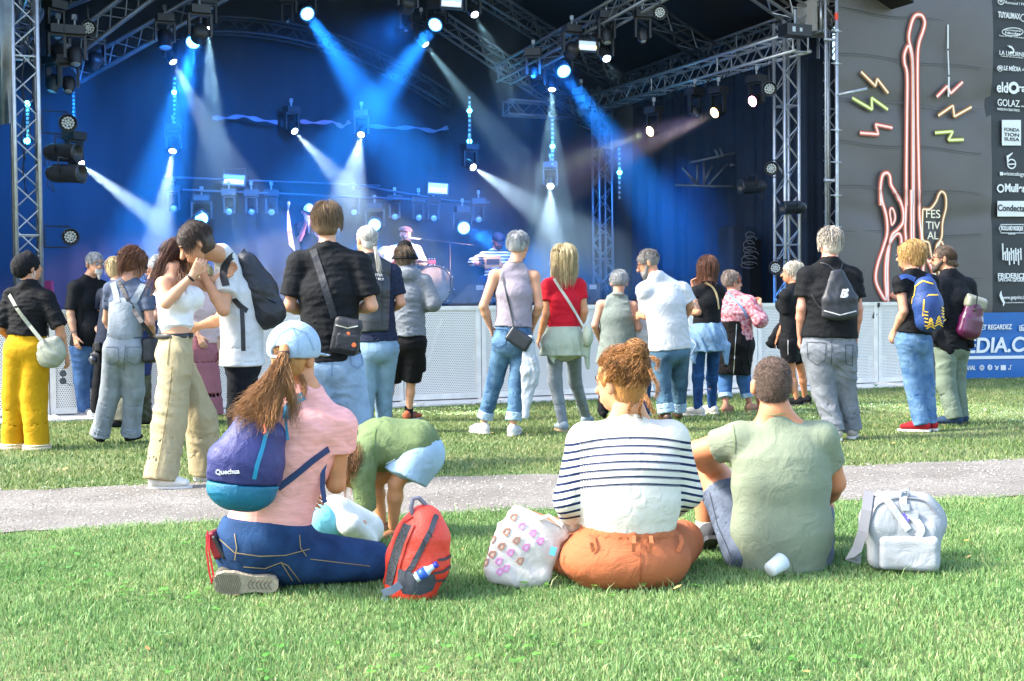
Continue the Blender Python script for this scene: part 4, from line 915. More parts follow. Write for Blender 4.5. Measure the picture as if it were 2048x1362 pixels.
sg_ = empty('sunglasses', at(126, 752, p.Y-.03), 'dark round sunglasses dangling from her hand', 'sunglasses'); mb = MB()
for y in (747, 762): mb.lathe(at(126, y, p.Y-.03), V3(.3, -1, .1), [(0, .028), (.004, .026)], 14)
mb.out('lenses', mat('dark_lens', '#101214', .05, k=.8), sg_); MB().tube([at(126, 737, p.Y-.03), at(123, 745, p.Y-.03), at(128, 765, p.Y-.05), at(146, 772, p.Y-.05)], .003, 6).out('frame', blackp, sg_)

# 2 man with goatee
p = Person('tattooed man with grey goatee, glasses and black utility shirt, facing right', 172, 503, 835, yaw=128, H=1.78, girth=1.12, tone='#cf9a7c', headyaw=8, headpitch=3)
p.pose(head=(190, 528), neck=(179, 557), sR=(150, 572), sL=(204, 570), eR=(141, 628), wR=(150, 672), eL=(207, 630), wL=(196, 670), hip=(176, 690), fR=(168, 834, 115), fL=(192, 830, 120), kR=(163, 760), kL=(184, 758))
p.body(belly=1.1); p.eyes(beard='#d8d6d2', beardk=2, brow='#6a6460'); p.glasses('#2a2a30')
p.top(fabric('#1c222b', 'black_twill', k=.9, var=.3), sleeve=.85, hem=-.01, ease=.02, fold=.009, belly=1.1, crew=.01)
p.pants(denim('#34588c', '#5d83b4'), r=(.10, .082, .066), fold=.009); p.hair('#8d9094', '#c4c6c8', style='crop', n=200, vol=.006, fringe=1)
p.shoe(fabric('#c9c9cc', 'sneaker_cloth', col2='#3a3d44', vscale=16), white_sole)
smesh('forearm_tattoo', [Seg(p.J['eR']-UZ*.03, p.J['eR']*.15+p.J['wR']*.85, .0405, .030, k=.005)], mat('tattoo_ink', '#c09078', .6, k=.6, col2='#3a3a40', vscale=26), p.root, .008)
strap(p.topo, [(156, 556), (160, 585), (160, 620), (161, 690)], .045, fabric('#15181e', 'strap_web'), p.root, name='placket')
st = on(p.topo, 160, 620)[0]

# 3 people half hidden behind the dungarees
p = Person('person in dark top holding a camera, half hidden behind the grey dungarees', 205, 520, 838, yaw=60, H=1.66, tone='#dba588', headyaw=10)
p.pose(head=(236, 537), neck=(232, 566), sL=(206, 585), sR=(238, 586), eL=(184, 638), wL=(200, 668, .0), hip=(212, 690), fL=(190, 838, 70), fR=(216, 838), kL=(197, 765))
p.body(hands=('grip', 'grip')); p.top(fabric('#20283a', 'dark_navy', k=.85), sleeve=.55, hem=-.0, ease=.014); p.pants(fabric('#171b22', 'black_trouser', k=.9), r=(.085, .065, .055)); p.hair('#c9a46c', '#e8cf9c', length=.04, n=150); p.shoe(WHT, white_sole)
cm = empty('camera', at(194, 715, p.Y-.12), 'black photo camera held low beside the grey dungarees', 'camera'); c = at(192, 718, p.Y-.14); smesh('camera_body', [Box(c, (.05, .045, .06), None, .012), Box(c+UZ*.06, (.025, .03, .02), None, .008), Box(c+V3(.03, -.01, .13), (.03, .04, .05), None, .012)], blackp, cm, .006)
MB().lathe(c+V3(-.0, -.035, 0), V3(-.5, -1, 0), [(0, .035), (.05, .035), (.06, .032)], 16).out('camera_lens', mat('lens_dark', '#3a4048', .2), cm, True)
p = Person('grey-haired person in navy with camouflage trousers, behind the brown-haired woman', 275, 515, 855, yaw=-110, H=1.70, tone='#d49a82', headyaw=10, headpitch=15)
p.pose(head=(316, 536), neck=(308, 562), sL=(302, 585), sR=(282, 580), eR=(300, 640), wR=(280, 655), eL=(312, 630), wL=(290, 650), hip=(282, 690), fL=(288, 852), fR=(245, 858), kL=(284, 775), kR=(258, 780))
p.body(); p.eyes(); p.glasses(); p.top(fabric('#26386b', 'navy_jersey', k=.8), sleeve=.6, hem=-.28, ease=.02, hemflare=1.1)
p.pants(mat('camouflage_cloth', '#6f7562', .85, k=.6, col2='#3a3c30', vscale=9, bump=.3, bscale=90), r=(.1, .09, .085), fold=.01); p.hair('#8f9496', '#c9ccce', style='crop', n=160, vol=.01); p.shoe(fabric('#2a2d32', 'dark_shoe'))

# 4 dungarees
p = Person('woman in pale grey denim dungarees and slate tee, brown hair, looking down right', 232, 496, 893, yaw=12, H=1.68, girth=.95, tone='#cf987c', headyaw=55, headpitch=22)
p.pose(head=(268, 527), neck=(258, 560), sL=(222, 573), sR=(292, 577), eL=(214, 640, .15), wL=(232, 672, .25), eR=(300, 646), wR=(305, 678, .12), hip=(247, 692), fL=(200, 888, -25), fR=(262, 886, 10), kL=(222, 782), kR=(268, 782))
p.body(); p.eyes(); p.top(fabric('#56627a', 'slate_jersey', k=.7), sleeve=.62, hem=.08, ease=.010)
dg = mat('grey_denim', '#9aa5b1', .85, k=.66, var=.16, vscale=12, bump=.45, bscale=160, stretch=(1, 1, .4)); x = p.mid(); J = p.J
bib = [Seg(J['waist']-UZ*.04, J['chest']-UZ*.02, (.150, .128), (.158, .128), x, flat=(0, 0), k=.03), Plane(J['chest']+UZ*.06, UZ)]
p.pants(dg, length=.98, r=(.108, .092, .080), waist=.20, fold=.009, fseed=12, cuff=mat('grey_denim', '#9aa5b1', .85, k=.66, var=.16, vscale=12, bump=.45, bscale=160, stretch=(1, 1, .4)), cuffh=.085)
smesh('bib', bib, dg, p.root, .009, (.004, (5, 5, 30), 6))
strap(p.topo, [(226, 566), (232, 585), (236, 606)], .055, dg, p.root, name='shoulder_strap'); strap(p.topo, [(287, 569), (278, 585), (266, 606)], .055, dg, p.root, name='shoulder_strap')
bst = strap(p.topo, [(238, 562), (252, 592), (266, 618)], .035, BLKP, p.root, name='bag_strap', ends=[at(284, 645, p.Y-.17), at(304, 672, p.Y-.1)])
lines_on(p.pantso, [[(209, 672), (250, 676), (291, 672)], [(251, 690), (247, 740)], [(254, 694), (285, 694), (287, 722), (270, 730), (254, 722), (254, 694)], [(212, 694), (236, 694), (238, 722), (224, 730), (212, 722)]], .005, fabric('#7c8792', 'seam'), p.root, name='pocket_seam')
hm = p.hair('#4e2c1c', '#8a5534', length=.05, n=450, vol=.022, fringe=.3, seed=4); p.glasses('#1a1a1e', dark=True); p.shoe(fabric('#23262c', 'flat_shoe'))
p.locks(hm, [at(255, 505, p.Y-.05), at(243, 530, p.Y-.08), at(240, 558, p.Y-.08)], n=90, r0=.05, r1=.03, seed=3)
sbx = empty('crossbody_bag', at(304, 700, p.Y), 'dark crossbody bag hanging at the hip of the dungarees', 'bag'); bagbox(sbx, 'bag_body', at(300, 700, p.Y+.02), (.06, .08, .11), None, BLKP)

# 5 pink skirt
p = Person('blonde woman in long dusty pink skirt, mostly hidden by the kissing couple', 402, 530, 845, yaw=150, H=1.66, tone='#e0ac8c', headpitch=8)
p.pose(head=(406, 553), neck=(404, 580), hip=(402, 695), sL=(420, 596), sR=(388, 596), eR=(384, 640), wR=(398, 672), fL=(386, 842), fR=(408, 842))
p.body(); p.eyes(); p.top(fabric('#e3c6c4', 'blush_knit', k=.7), sleeve=1.5, hem=.05, ease=.018)
smesh('long_skirt', [Seg(p.J['waist'], p.J['hip']-UZ*.05, (.145, .11), (.185, .14), p.mid(), k=.03, flat=(1, 0)), Seg(p.J['hip']-UZ*.05, V3(p.J['hip'][0], p.J['hip'][1], .08), (.185, .14), (.23, .2), p.mid(), k=.03, flat=(0, 1))], fabric('#b0707a', 'pink_cotton', k=.7), p.root, .01, (.014, (26, 26, 2), 3))
p.hair('#c9a671', '#eddcae', length=.12, n=300); p.shoe(fabric('#8c5058', 'pink_shoe'))

# 6 beige woman
p = Person('young woman in white crop top and baggy beige trousers embracing a man', 345, 470, 972, yaw=68, H=1.70, girth=.92, tone='#dba684', headyaw=10, headpitch=16, h=.0085, group='kissing couple')
p.pose(head=(361, 519, .16), neck=(340, 546), sR=(327, 562), sL=(372, 560), eR=(332, 606, -.22), wR=(386, 550, -.20), eL=(412, 572, .2), wL=(440, 552, .2), hip=(350, 700), waist=(352, 645), chest=(352, 598), fR=(322, 980, 88), fL=(412, 962, 80), kR=(338, 850), kL=(402, 838))
p.body(bust=1.15, hands=(('relax', (452, 545)), ('grip', (402, 525, -.2))), arms=.92); p.eyes(shut=True)
x = p.mid(); wm = fabric('#f4f5f6', 'white_rib', k=.75, var=.04)
p.top(wm, strap=True, hem=.17, ease=.009, bustf=1.18, fold=.004, fseed=8, sx=.95)
bm = fabric('#b3a682', 'beige_twill', k=.72, var=.08); p.pants(bm, length=1.0, r=(.118, .112, .112), waist=.10, fold=.012, fseed=21, fz=14, hipw=.98)
smesh('belt', [Seg(p.J['hip']+UZ*.075, p.J['hip']+UZ*.105, (.155*.92, .122), (.152*.92, .120), nrm(p.J['hR']-p.J['hL']), flat=(1, 1), k=.005)], mat('black_leather', '#16181c', .4, k=.8), p.root, .008)
lines_on(p.pantso, [[(341, 674), (338, 700), (335, 730)], [(345, 735), (338, 800), (326, 880), (310, 965)]], .005, fabric('#85794f', 'seam_beige'), p.root, name='side_seam')
MB().box(on(p.pantso, 378, 672, .012)[0], (.035, .012, .03)).out('buckle', blackp, p.root)
hm = p.hair('#3f281c', '#7a4e33', length=.10, n=420, fringe=.2, seed=6, vol=.014)
p.locks(hm, [at(352, 486, p.Y+.10), at(336, 512, p.Y+.02), at(316, 545, p.Y-.08), at(300, 585, p.Y-.13)], n=170, r0=.05, r1=.05, thick=.0022, seed=5, wob=.012)
p.locks(hm, [at(364, 512, p.Y+.16), at(360, 538, p.Y+.04), at(362, 562, p.Y-.12), at(370, 594, p.Y-.15)], n=90, r0=.04, r1=.015, thick=.002, seed=6, wob=.012)
p.shoe(fabric('#ece9df', 'canvas_cream', k=.72), white_sole); couple_w = p
a, b = p.J['wR'], nrm(p.J['wR']-p.J['eR']); smesh('bracelet', [Seg(a-b*.03, a-b*.018, .033, .033, k=.003, flat=(1, 1))], BLKP, p.root, .005)

# 7 man white tee
p = Person('young man in white tee kissing a woman\'s hand, dark hair, navy trousers', 480, 443, 955, yaw=-72, H=1.78, girth=.96, tone='#d39b76', headyaw=-38, headpitch=34, h=.0085, group='kissing couple')
p.pose(head=(390, 486, -.52), neck=(443, 511, -.2), sL=(455, 540, -.12), sR=(478, 535, .14), eL=(447, 620, -.30), wL=(408, 552, -.26), eR=(440, 640, .12), wR=(398, 652, .06), hip=(484, 716), waist=(484, 662), chest=(478, 590), hL=(480, 722), hR=(490, 722), fL=(478, 956, -80), fR=(500, 950, -70), kL=(476, 820), kR=(494, 820))
p.body(hands=(('grip', (402, 520, -.24)), ('relax', (380, 655, .05)))); p.eyes(shut=True, brow='#1c1512')
p.top(WHT, sleeve=.62, hem=-.05, ease=.030, fold=.006, fseed=31, hemflare=1.08, neckcut=False); p.pants(fabric('#141c2e', 'navy_twill', k=.85, var=.25), r=(.092, .074, .062), fold=.006, waist=-.02, hipw=.86)
p.hair('#1d1512', '#4f3c32', n=620, vol=.013, fringe=.75, seed=9, thick=.0022); p.shoe(BLK, white_sole); man7 = p
bk = empty('black_backpack', at(521, 590, p.Y+.05), 'slouchy black backpack on the man in the white tee', 'backpack'); Yb = p.Y+.02
smesh('bag_body', [Seg(at(493, 528, Yb), at(515, 580, Yb), (.085, .13), (.125, .14), V3(1, 0, 0), k=.05), Seg(at(515, 580, Yb), at(531, 622, Yb), (.125, .14), (.125, .13), V3(1, 0, 0), k=.05), Ell(at(541, 625, Yb), (.10, .12, .10), k=.04)], BLKP, bk, .01, (.010, (12, 12, 25), 4))
strap(p.topo, [(478, 506), (462, 512), (450, 528), (446, 550), (452, 572)], .05, BLKP, bk); strap(p.topo, [(468, 597), (480, 612), (494, 622)], .035, BLKP, bk, name='lower_strap')
MB().ribbon([at(484, 618, p.Y-.22), at(486, 660, p.Y-.24), at(487, 702, p.Y-.23)], .03, V3(0, -1, 0), .004).out('loose_strap', BLKP, bk)
MB().tube([at(482, 506, Yb), at(488, 498, Yb), at(495, 510, Yb)], .008, 8).out('grab_loop', BLKP, bk, True)
strap(bk.children[0], [(505, 560), (525, 590), (552, 606)], .012, mat('zip_black', '#0c0d10', .3), bk, name='zip')

# 8 tall man
p = Person('tall young man with brown hair, black tee and pale blue jeans, seen from behind', 660, 404, 935, yaw=-2, H=1.88, girth=1.12, tone='#dda482', headyaw=8, h=.0085)
p.pose(head=(655, 444), neck=(655, 497), sL=(598, 520), sR=(718, 520), eL=(579, 612, -.02), wL=(612, 625, .22), eR=(744, 612, -.02), wR=(712, 620, .22), hip=(662, 722), waist=(660, 660), chest=(658, 585), fL=(636, 935), fR=(706, 930), kL=(632, 830), kR=(706, 830))
p.body(hands=('grip', 'grip')); p.top(fabric('#23282f', 'washed_black_cotton', k=.95, var=.2), sleeve=.78, hem=.0, ease=.028, fold=.009, fseed=5, hemflare=.98, sflare=1.6)
p.pants(mat('pale_denim', '#9dbbdb', .85, k=.66, var=.14, vscale=10, bump=.35, bscale=200), r=(.125, .118, .108), waist=.05, fold=.012, fseed=6, fz=16)
p.hair('#54402c', '#8f7350', n=900, vol=.022, fringe=.5, seed=12, thick=.0024, length=.0); p.shoe(WHT, white_sole)
lines_on(p.pantso, [[(701, 708), (722, 706), (725, 728), (714, 737), (702, 730), (701, 708)], [(665, 715), (664, 752)]], .005, fabric('#7d9cc0', 'seam_blue'), p.root, name='pocket_seam')
bk = empty('crossbody_bag', at(694, 672, p.Y-.2), 'black crossbody bag with small front pockets on the tall man', 'bag'); q = at(693, 672, p.Y-.20); axb = [nrm(V3(1, 0, -.2)), V3(0, 1, 0), nrm(V3(.2, 0, 1))]
bb = bagbox(bk, 'bag_body', q, (.10, .055, .13), axb, BLKP, .035); bagbox(bk, 'front_pocket', q+V3(.01, -.055, -.045), (.08, .025, .065), axb, BLKP, .02)
strap(p.topo, [(626, 500), (641, 545), (655, 590), (668, 636)], .05, BLKP, bk); MB().lathe(at(708, 690, p.Y-.29), V3(0, -1, 0), [(0, .018), (.004, .016)], 6).lathe(at(697, 667, p.Y-.29), V3(0, -1, 0), [(0, .012), (.004, .01)], 10).out('pocket_badge', mat('orange_badge', '#e06a34', .5), bk)
lines_on(bb, [[(672, 650), (695, 656), (716, 652)]], .008, METAL, bk, name='zip')

# 9 ponytail man
p = Person('man with long white ponytail, black leather waistcoat and light jeans', 750, 452, 868, yaw=-10, H=1.84, girth=1.02, tone='#d79d80', headyaw=-30)
p.pose(head=(732, 480), neck=(738, 517), sL=(712, 536), sR=(786, 540), eR=(802, 605), wR=(780, 622, .2), eL=(706, 605), wL=(720, 620, .2), hip=(755, 690), waist=(752, 645), chest=(748, 580), fL=(730, 868), fR=(768, 864), kL=(733, 775), kR=(768, 775))
p.body(hands=('grip', 'grip')); p.eyes(); p.top(NAVY, sleeve=.75, hem=.03, ease=.018, fold=.007)
leath = mat('worn_leather', '#20262c', .38, k=.9, var=.35, vscale=9, bump=.3, bscale=70)
p.top(leath, sleeve=0, hem=.12, ease=.030, fold=.005, name='waistcoat', fseed=3, crew=.0, cut=[Plane(p.J['sR']*.92+p.J['sL']*.08, p.mid()), Plane(p.J['sL']*.92+p.J['sR']*.08, -p.mid())])
lines_on(p.topo, [[(722, 545), (745, 538), (770, 546)], [(765, 560), (764, 650)], [(716, 640), (750, 646), (786, 640)]], .005, mat('leather_seam', '#0f1215', .4), p.root, name='waistcoat_seam')
for b_, x_, y_ in (('STER', 753, 551), ('N FLY', 754, 559)): text_on(p.topo, b_, x_+4, y_, 5.5, WHT, p.root, rot=-4)
p.pants(mat('washed_denim', '#8fb3cf', .85, k=.58, var=.16, vscale=10, bump=.35, bscale=200), r=(.10, .082, .07), fold=.010, fseed=9)
hm = p.hair('#b9b6ae', '#e8e6df', n=10, vol=.004, fringe=.1, seed=14, length=0); t0 = at(750, 491, p.Y-.13); p.pulled(hm, t0, n=500, vol=.006, thick=.002)
p.locks(hm, [t0, at(753, 505, p.Y-.16), at(757, 525, p.Y-.17), at(760, 546, p.Y-.17)], n=130, r0=.014, r1=.024, seed=2, thick=.0022); MB().lathe(t0-UZ*.01, UZ, [(0, .02), (.02, .02)], 10).out('hair_tie', BLKP, p.root, True); p.shoe(fabric('#b8b4aa', 'pale_shoe'), white_sole)

# 10 hoodie
p = Person('person in grey hoodie, black bucket hat and black cargo shorts', 815, 482, 845, yaw=6, H=1.72, girth=1.02, tone='#d9a284', headyaw=0)
p.pose(head=(810, 515), neck=(812, 540), sL=(784, 555), sR=(848, 560), eL=(780, 610), wL=(795, 625, .2), eR=(866, 606), wR=(842, 616, .18), hip=(815, 678), fL=(772, 842), fR=(818, 842, 35), kL=(782, 765), kR=(822, 765))
p.body(hands=('grip', 'grip')); gm = fabric('#7f868e', 'grey_melange', k=.75, var=.12, vscale=40); p.top(gm, sleeve=1.9, hem=.03, ease=.030, fold=.011, fseed=14, hood=True, sflare=1.4); 
p.pants(fabric('#16181e', 'black_cargo', k=.9, var=.2), length=.47, r=(.115, .105, .1), fold=.010, extra=[Box(p.J['hR']*.45+p.J['kR']*.55+V3(.1, 0, 0), (.03, .06, .08), None, .02)])
hm = p.hair('#4a3a2c', '#8a7358', length=.04, n=260, seed=15); c = p.J['head']
smesh('bucket_hat', [Seg(c+UZ*.02, c+UZ*.095, (.104, .114), (.082, .092), k=.02, flat=(1, 0)), Seg(c-UZ*.015, c+UZ*.035, (.138, .146), (.106, .116), k=.01, flat=(1, 1))], fabric('#14161b', 'hat_cotton', k=.9), p.root, .008, (.003, (9, 9, 20), 4))
for q in 'LR': smesh('sock', [Seg(p.J['a'+q]+UZ*.07, p.J['a'+q]-UZ*.03, .043, .042, flat=(1, 0))], BLK, p.root, .009)
p.shoe(fabric('#5c5a5a', 'trainer_grey', col2='#d06a40', vscale=14), white_sole)

# 11 grey tank
p = Person('woman with cropped grey hair, mauve sleeveless top and cuffed blue jeans', 1020, 466, 872, yaw=-3, H=1.74, girth=1.0, tone='#d9a080', headyaw=28)
p.pose(head=(1037, 493), neck=(1030, 530), sL=(990, 546), sR=(1068, 548), eL=(967, 612), wL=(980, 652, .06), eR=(1078, 612), wR=(1066, 650, .14), hip=(1026, 678), waist=(1028, 632), chest=(1029, 585), fL=(966, 868, -35), fR=(1026, 872, 15), kL=(990, 762), kR=(1034, 765))
p.body(hands=('relax', 'relax'), arms=1.0); tm = fabric('#a39aa6', 'mauve_linen', k=.7, var=.08)
p.top(tm, sleeve=0, hem=.11, ease=.012, fold=.006, name='sleeveless_top', fseed=8, cut=[Plane(p.J['sR']*.87+p.J['sL']*.13, nrm(p.mid()+UZ*.25)), Plane(p.J['sL']*.87+p.J['sR']*.13, nrm(-p.mid()+UZ*.25))])
jm = mat('blue_denim', '#2f6190', .85, k=.52, var=.15, vscale=9, col2='#6f9fc6', bump=.35, bscale=200); cufm = mat('cuff_denim', '#9fbdd2', .85, k=.75, var=.1, bump=.3, bscale=200)
p.pants(jm, length=.9, r=(.100, .074, .064), waist=.11, fold=.007, hipw=1.06, cuff=cufm)
smesh('belt', [Seg(p.J['hip']+UZ*.115, p.J['hip']+UZ*.15, (.162, .12), (.158, .118), nrm(p.J['hR']-p.J['hL']), flat=(1, 1), k=.005)], mat('dark_leather', '#4a4440', .5, k=.7), p.root, .008)
lines_on(p.pantso, [[(981, 657), (1014, 660), (1012, 688), (996, 696), (980, 684), (981, 657)], [(984, 650), (1028, 654), (1066, 650)]], .005, fabric('#1f4468', 'seam_dark'), p.root, name='pocket_seam')
p.hair('#4a4e52', '#b9bec2', n=360, vol=.018, fringe=.8, seed=16, style='crop')
MB().tube([p.J['neck']+V3(math.cos(q)*.068, math.sin(q)*.062, .028+.004*math.sin(q)) for q in np.linspace(0, 2*PI, 20)], .003, 6).out('necklace', mat('cord', '#6a5038', .6), p.root, True)
for q in 'LR': smesh('sock', [Seg(p.J['a'+q]+UZ*.01, p.J['a'+q]-UZ*.03, .041, .042, flat=(1, 0))], WHT, p.root, .008)
p.shoe(WHT, white_sole); bk = empty('shoulder_bag', at(1040, 676, p.Y-.16), 'small black leather bag at the back of the mauve top woman', 'handbag')
lea = mat('black_leather', '#24292f', .35, k=.8, var=.2); hb = bagbox(bk, 'bag_body', at(1038, 678, p.Y-.17), (.11, .035, .07), [nrm(V3(.8, 0, -.55)), V3(0, 1, 0), nrm(V3(.55, 0, .8))], lea, .02, fold=None)
strap(p.topo, [(1000, 536), (1008, 565), (1016, 598), (1024, 632)], .016, lea, bk, ends=[at(1028, 655, p.Y-.17)])
cg = empty('cardigan', at(1062, 690, p.Y-.1), 'pale grey cardigan hanging down from the bag beside blue jeans', 'cardigan')
smesh('knit_body', [Seg(at(1058, 676, p.Y-.16), at(1060, 740, p.Y-.14), (.04, .03), (.085, .03), V3(1, 0, 0), k=.03), Seg(at(1060, 740, p.Y-.14), at(1050, 835, p.Y-.1), (.085, .03), (.03, .02), V3(1, 0, 0), k=.03), Seg(at(1066, 720, p.Y-.14), at(1072, 768, p.Y-.12), .04, .02, k=.03)], fabric('#b6bfca', 'grey_knit', k=.75), cg, .009, (.011, (34, 8, 4), 9))

# 12 blonde red tee
p = Person('long-haired blonde woman in red tee with sage jacket tied at her waist', 1133, 489, 866, yaw=-12, H=1.68, girth=.92, tone='#cf9068', headyaw=0)
p.pose(head=(1127, 517), neck=(1128, 552), sL=(1097, 567), sR=(1158, 567), eL=(1094, 628, -.03), wL=(1081, 668, .05), eR=(1168, 622), wR=(1158, 660, .1), hip=(1128, 682), waist=(1128, 640), chest=(1128, 602), fL=(1126, 864, -15), fR=(1172, 850, 20), kL=(1110, 762), kR=(1150, 762))
p.body(); rm = fabric('#c3142a', 'red_jersey', k=.8, var=.08); p.top(rm, sleeve=.52, hem=.09, ease=.013, fold=.006, fseed=10, cut=[Ell(p.J['neck']-p.fw*.10-UZ*.05, (.05, .06, .085), None, k=.01, op=-1)])
p.pants(fabric('#87919b', 'grey_denim', k=.7, var=.15, vscale=14), r=(.09, .066, .047), length=.97, fold=.005)
for a, b in (((1116, 578), (1146, 566)), ((1112, 566), (1144, 580))): MB().ribbon([on(p.bodyo, *a, .006)[0], on(p.bodyo, *b, .006)[0]], .012, V3(0, -1, 0), .003).out('cross_strap', rm, p.root)
hm = p.hair('#b8925a', '#ead8a8', length=.20, n=900, vol=.014, seed=17, thick=.002, fringe=.3)
sgm = fabric('#b3bda8', 'sage_cotton', k=.72, var=.08); jh = nrm(p.J['hR']-p.J['hL'])
jk = empty('sage_jacket', p.J['hip'], 'sage green jacket tied round the red tee woman\'s waist', 'jacket')
smesh('jacket_cloth', [Seg(p.J['hip']+UZ*.13, p.J['hip']-UZ*.02, (.150, .125), (.205, .165), jh, k=.02, flat=(1, 0)), Seg(p.J['hip']-UZ*.02, p.J['hip']-UZ*.13, (.205, .165), (.225, .175), jh, k=.03, flat=(0, 1)), Seg(at(1098, 690, p.Y-.1), at(1108, 728, p.Y-.12), (.06, .04), (.015, .02), k=.03), Seg(at(1172, 680, p.Y-.05), at(1176, 735, p.Y-.05), (.05, .04), (.02, .02), k=.03)], sgm, jk, .009, (.017, (26, 26, 9), 7))
bk = empty('shoulder_bag', at(1180, 680, p.Y), 'slouchy sage shoulder bag beside the sage jacket', 'handbag'); smesh('bag_body', [Ell(at(1176, 672, p.Y-.1), (.05, .06, .10), k=.02)], sgm, bk, .009, (.006, (20, 20, 6), 3))
strap(p.topo, [(1108, 558), (1122, 580), (1138, 604), (1152, 628)], .025, mat('pale_strap', '#cfd2c0', .6, k=.7), bk, ends=[at(1168, 655, p.Y-.12)])
p.shoe(fabric('#9fb0bb', 'sandal'), mat('tan_sole', '#a08a6c', .7))

# 13 linen dress
p = Person('grey-haired woman in long sage linen tunic with bead necklace, seen from behind', 1235, 543, 838, yaw=0, H=1.56, girth=1.12, tone='#d9a084', headyaw=0, headpitch=12)
p.pose(head=(1238, 565), neck=(1236, 593), sL=(1202, 606), sR=(1266, 608), eL=(1190, 650), wL=(1200, 680, .2), eR=(1276, 656), wR=(1280, 630, .25), hip=(1236, 705), fL=(1206, 838), fR=(1250, 838))
p.body(); lm = fabric('#7d8882', 'sage_linen', k=.75, var=.08, vscale=30); p.top(lm, sleeve=0, hem=-.12, ease=.03, fold=.010, hemflare=1.25, name='tunic', fseed=11, cut=[Plane(p.J['sR']*.9+p.J['sL']*.1, nrm(p.mid()+UZ*.25)), Plane(p.J['sL']*.9+p.J['sR']*.1, nrm(-p.mid()+UZ*.25))])
p.pants(fabric('#1b202a', 'black_trouser', k=.9), r=(.105, .08, .065)); p.hair('#6f7478', '#c2c6c9', n=260, vol=.016, style='crop', fringe=.9, seed=18); p.shoe(BLK)
mb = MB()
for q in np.linspace(0, 2*PI, 26): mb.lathe(p.J['neck']+V3(math.cos(q)*.070, math.sin(q)*.066, .02), UZ, [(-.008, .003), (0, .009), (.008, .003)], 6)
mb.out('bead_necklace', mat('bead', '#3d342c', .4), p.root)
# child between
p = Person('dark-haired child in white top squeezed beside the sage linen tunic', 1278, 604, 836, yaw=20, tone='#d9a284')
p.body(legs=.85, arms=.8); p.top(WHT, sleeve=.6, ease=.02, hem=-.05); p.pants(fabric('#35507a', 'child_denim'), r=(.1, .08, .07)); p.hair('#231a16', '#4a382c', n=150, length=.02); p.shoe(WHT)

# 14 white shirt man
p = Person('man in untucked white shirt and dark cuffed jeans bowing his head left', 1338, 503, 845, yaw=-18, H=1.78, girth=1.1, tone='#cf9472', headyaw=-62, headpitch=22)
p.pose(head=(1296, 526), neck=(1312, 556), sL=(1290, 577), sR=(1364, 577), eL=(1298, 632, .05), wL=(1281, 632, .25), eR=(1380, 612), wR=(1368, 640, .2), hip=(1340, 695), waist=(1336, 650), chest=(1328, 605), fL=(1333, 846, -10), fR=(1356, 840, 0), kL=(1324, 765), kR=(1358, 765))
p.body(); p.eyes(beard='#8d8a86', beardk=1.1); p.glasses(); p.top(fabric('#d8dce2', 'white_linen', k=.66, var=.05), sleeve=.78, hem=-.02, ease=.034, fold=.007, fseed=15, crew=.015, hemflare=1.02)
p.pants(mat('indigo_denim', '#24445e', .85, k=.8, var=.2, vscale=8, col2='#4f7790', bump=.35, bscale=200), r=(.106, .084, .076), length=.95, fold=.012, fseed=16, cuff=cufm, cuffh=.09)
p.hair('#3e3a38', '#86827e', n=300, vol=.010, fringe=.2, seed=19, style='crop'); p.shoe(mat('brown_leather', '#4a3426', .45, k=.8))

# 15 denim jacket
p = Person('woman with straight brown bob, black top, tattooed arm and denim jacket at waist', 1415, 509, 834, yaw=-8, H=1.66, girth=.92, tone='#d79a78', headyaw=-15)
p.pose(head=(1413, 536), neck=(1415, 568), sL=(1390, 582), sR=(1438, 580), eL=(1396, 624, -.08), wL=(1374, 624, .06), eR=(1430, 612, .2), wR=(1388, 578, .26), hip=(1414, 672), fL=(1396, 832, -55), fR=(1424, 828, -40), kL=(1396, 755), kR=(1424, 755))
p.body(hands=('fist', ('grip', (1387, 560, .26)))); p.top(BLK, sleeve=.3, hem=.09, ease=.014, fold=.006)
smesh('arm_tattoo', [Seg(p.J['sL']*.6+p.J['eL']*.4, p.J['sL']*.15+p.J['eL']*.85, .0475, .042, k=.004)], mat('tattoo_ink', '#cf9878', .6, k=.65, col2='#3a4048', vscale=34), p.root, .008)
MB().tube([p.J['wL']+V3(math.cos(q)*.01, math.sin(q)*.03, math.cos(q)*.03) for q in np.linspace(0, 2*PI, 12)], .006, 6).out('watch', BLKP, p.root, True)
p.pants(denim('#1a3f78', '#2f62a4'), r=(.086, .064, .048), length=.98, fold=.006); p.hair('#3f2418', '#7a4c34', length=.11, n=600, vol=.012, seed=20, thick=.0022)
jk = empty('denim_jacket', p.J['hip'], 'light denim jacket knotted round the bob-haired woman\'s waist', 'jacket'); dm = mat('light_denim', '#7ea6cb', .85, k=.58, var=.2, vscale=12, bump=.4, bscale=150); jh = nrm(p.J['hR']-p.J['hL'])
smesh('jacket_cloth', [Seg(p.J['hip']+UZ*.14, p.J['hip']-UZ*.0, (.145, .125), (.20, .16), jh, k=.02, flat=(1, 0)), Seg(p.J['hip'], at(1415, 702, p.Y), (.20, .16), (.235, .17), jh, k=.03, flat=(0, 1)), Seg(at(1384, 690, p.Y-.1), at(1388, 725, p.Y-.12), (.07, .04), (.02, .02), k=.03), Seg(at(1450, 690, p.Y-.08), at(1453, 727, p.Y-.1), (.06, .04), (.02, .02), k=.03)], dm, jk, .009, (.018, (24, 24, 12), 8))
lines_on(jk.children[0], [[(1376, 668), (1392, 690), (1380, 712)], [(1440, 650), (1456, 690)]], .006, fabric('#cfe0ee', 'pale_seam'), jk, name='seam')
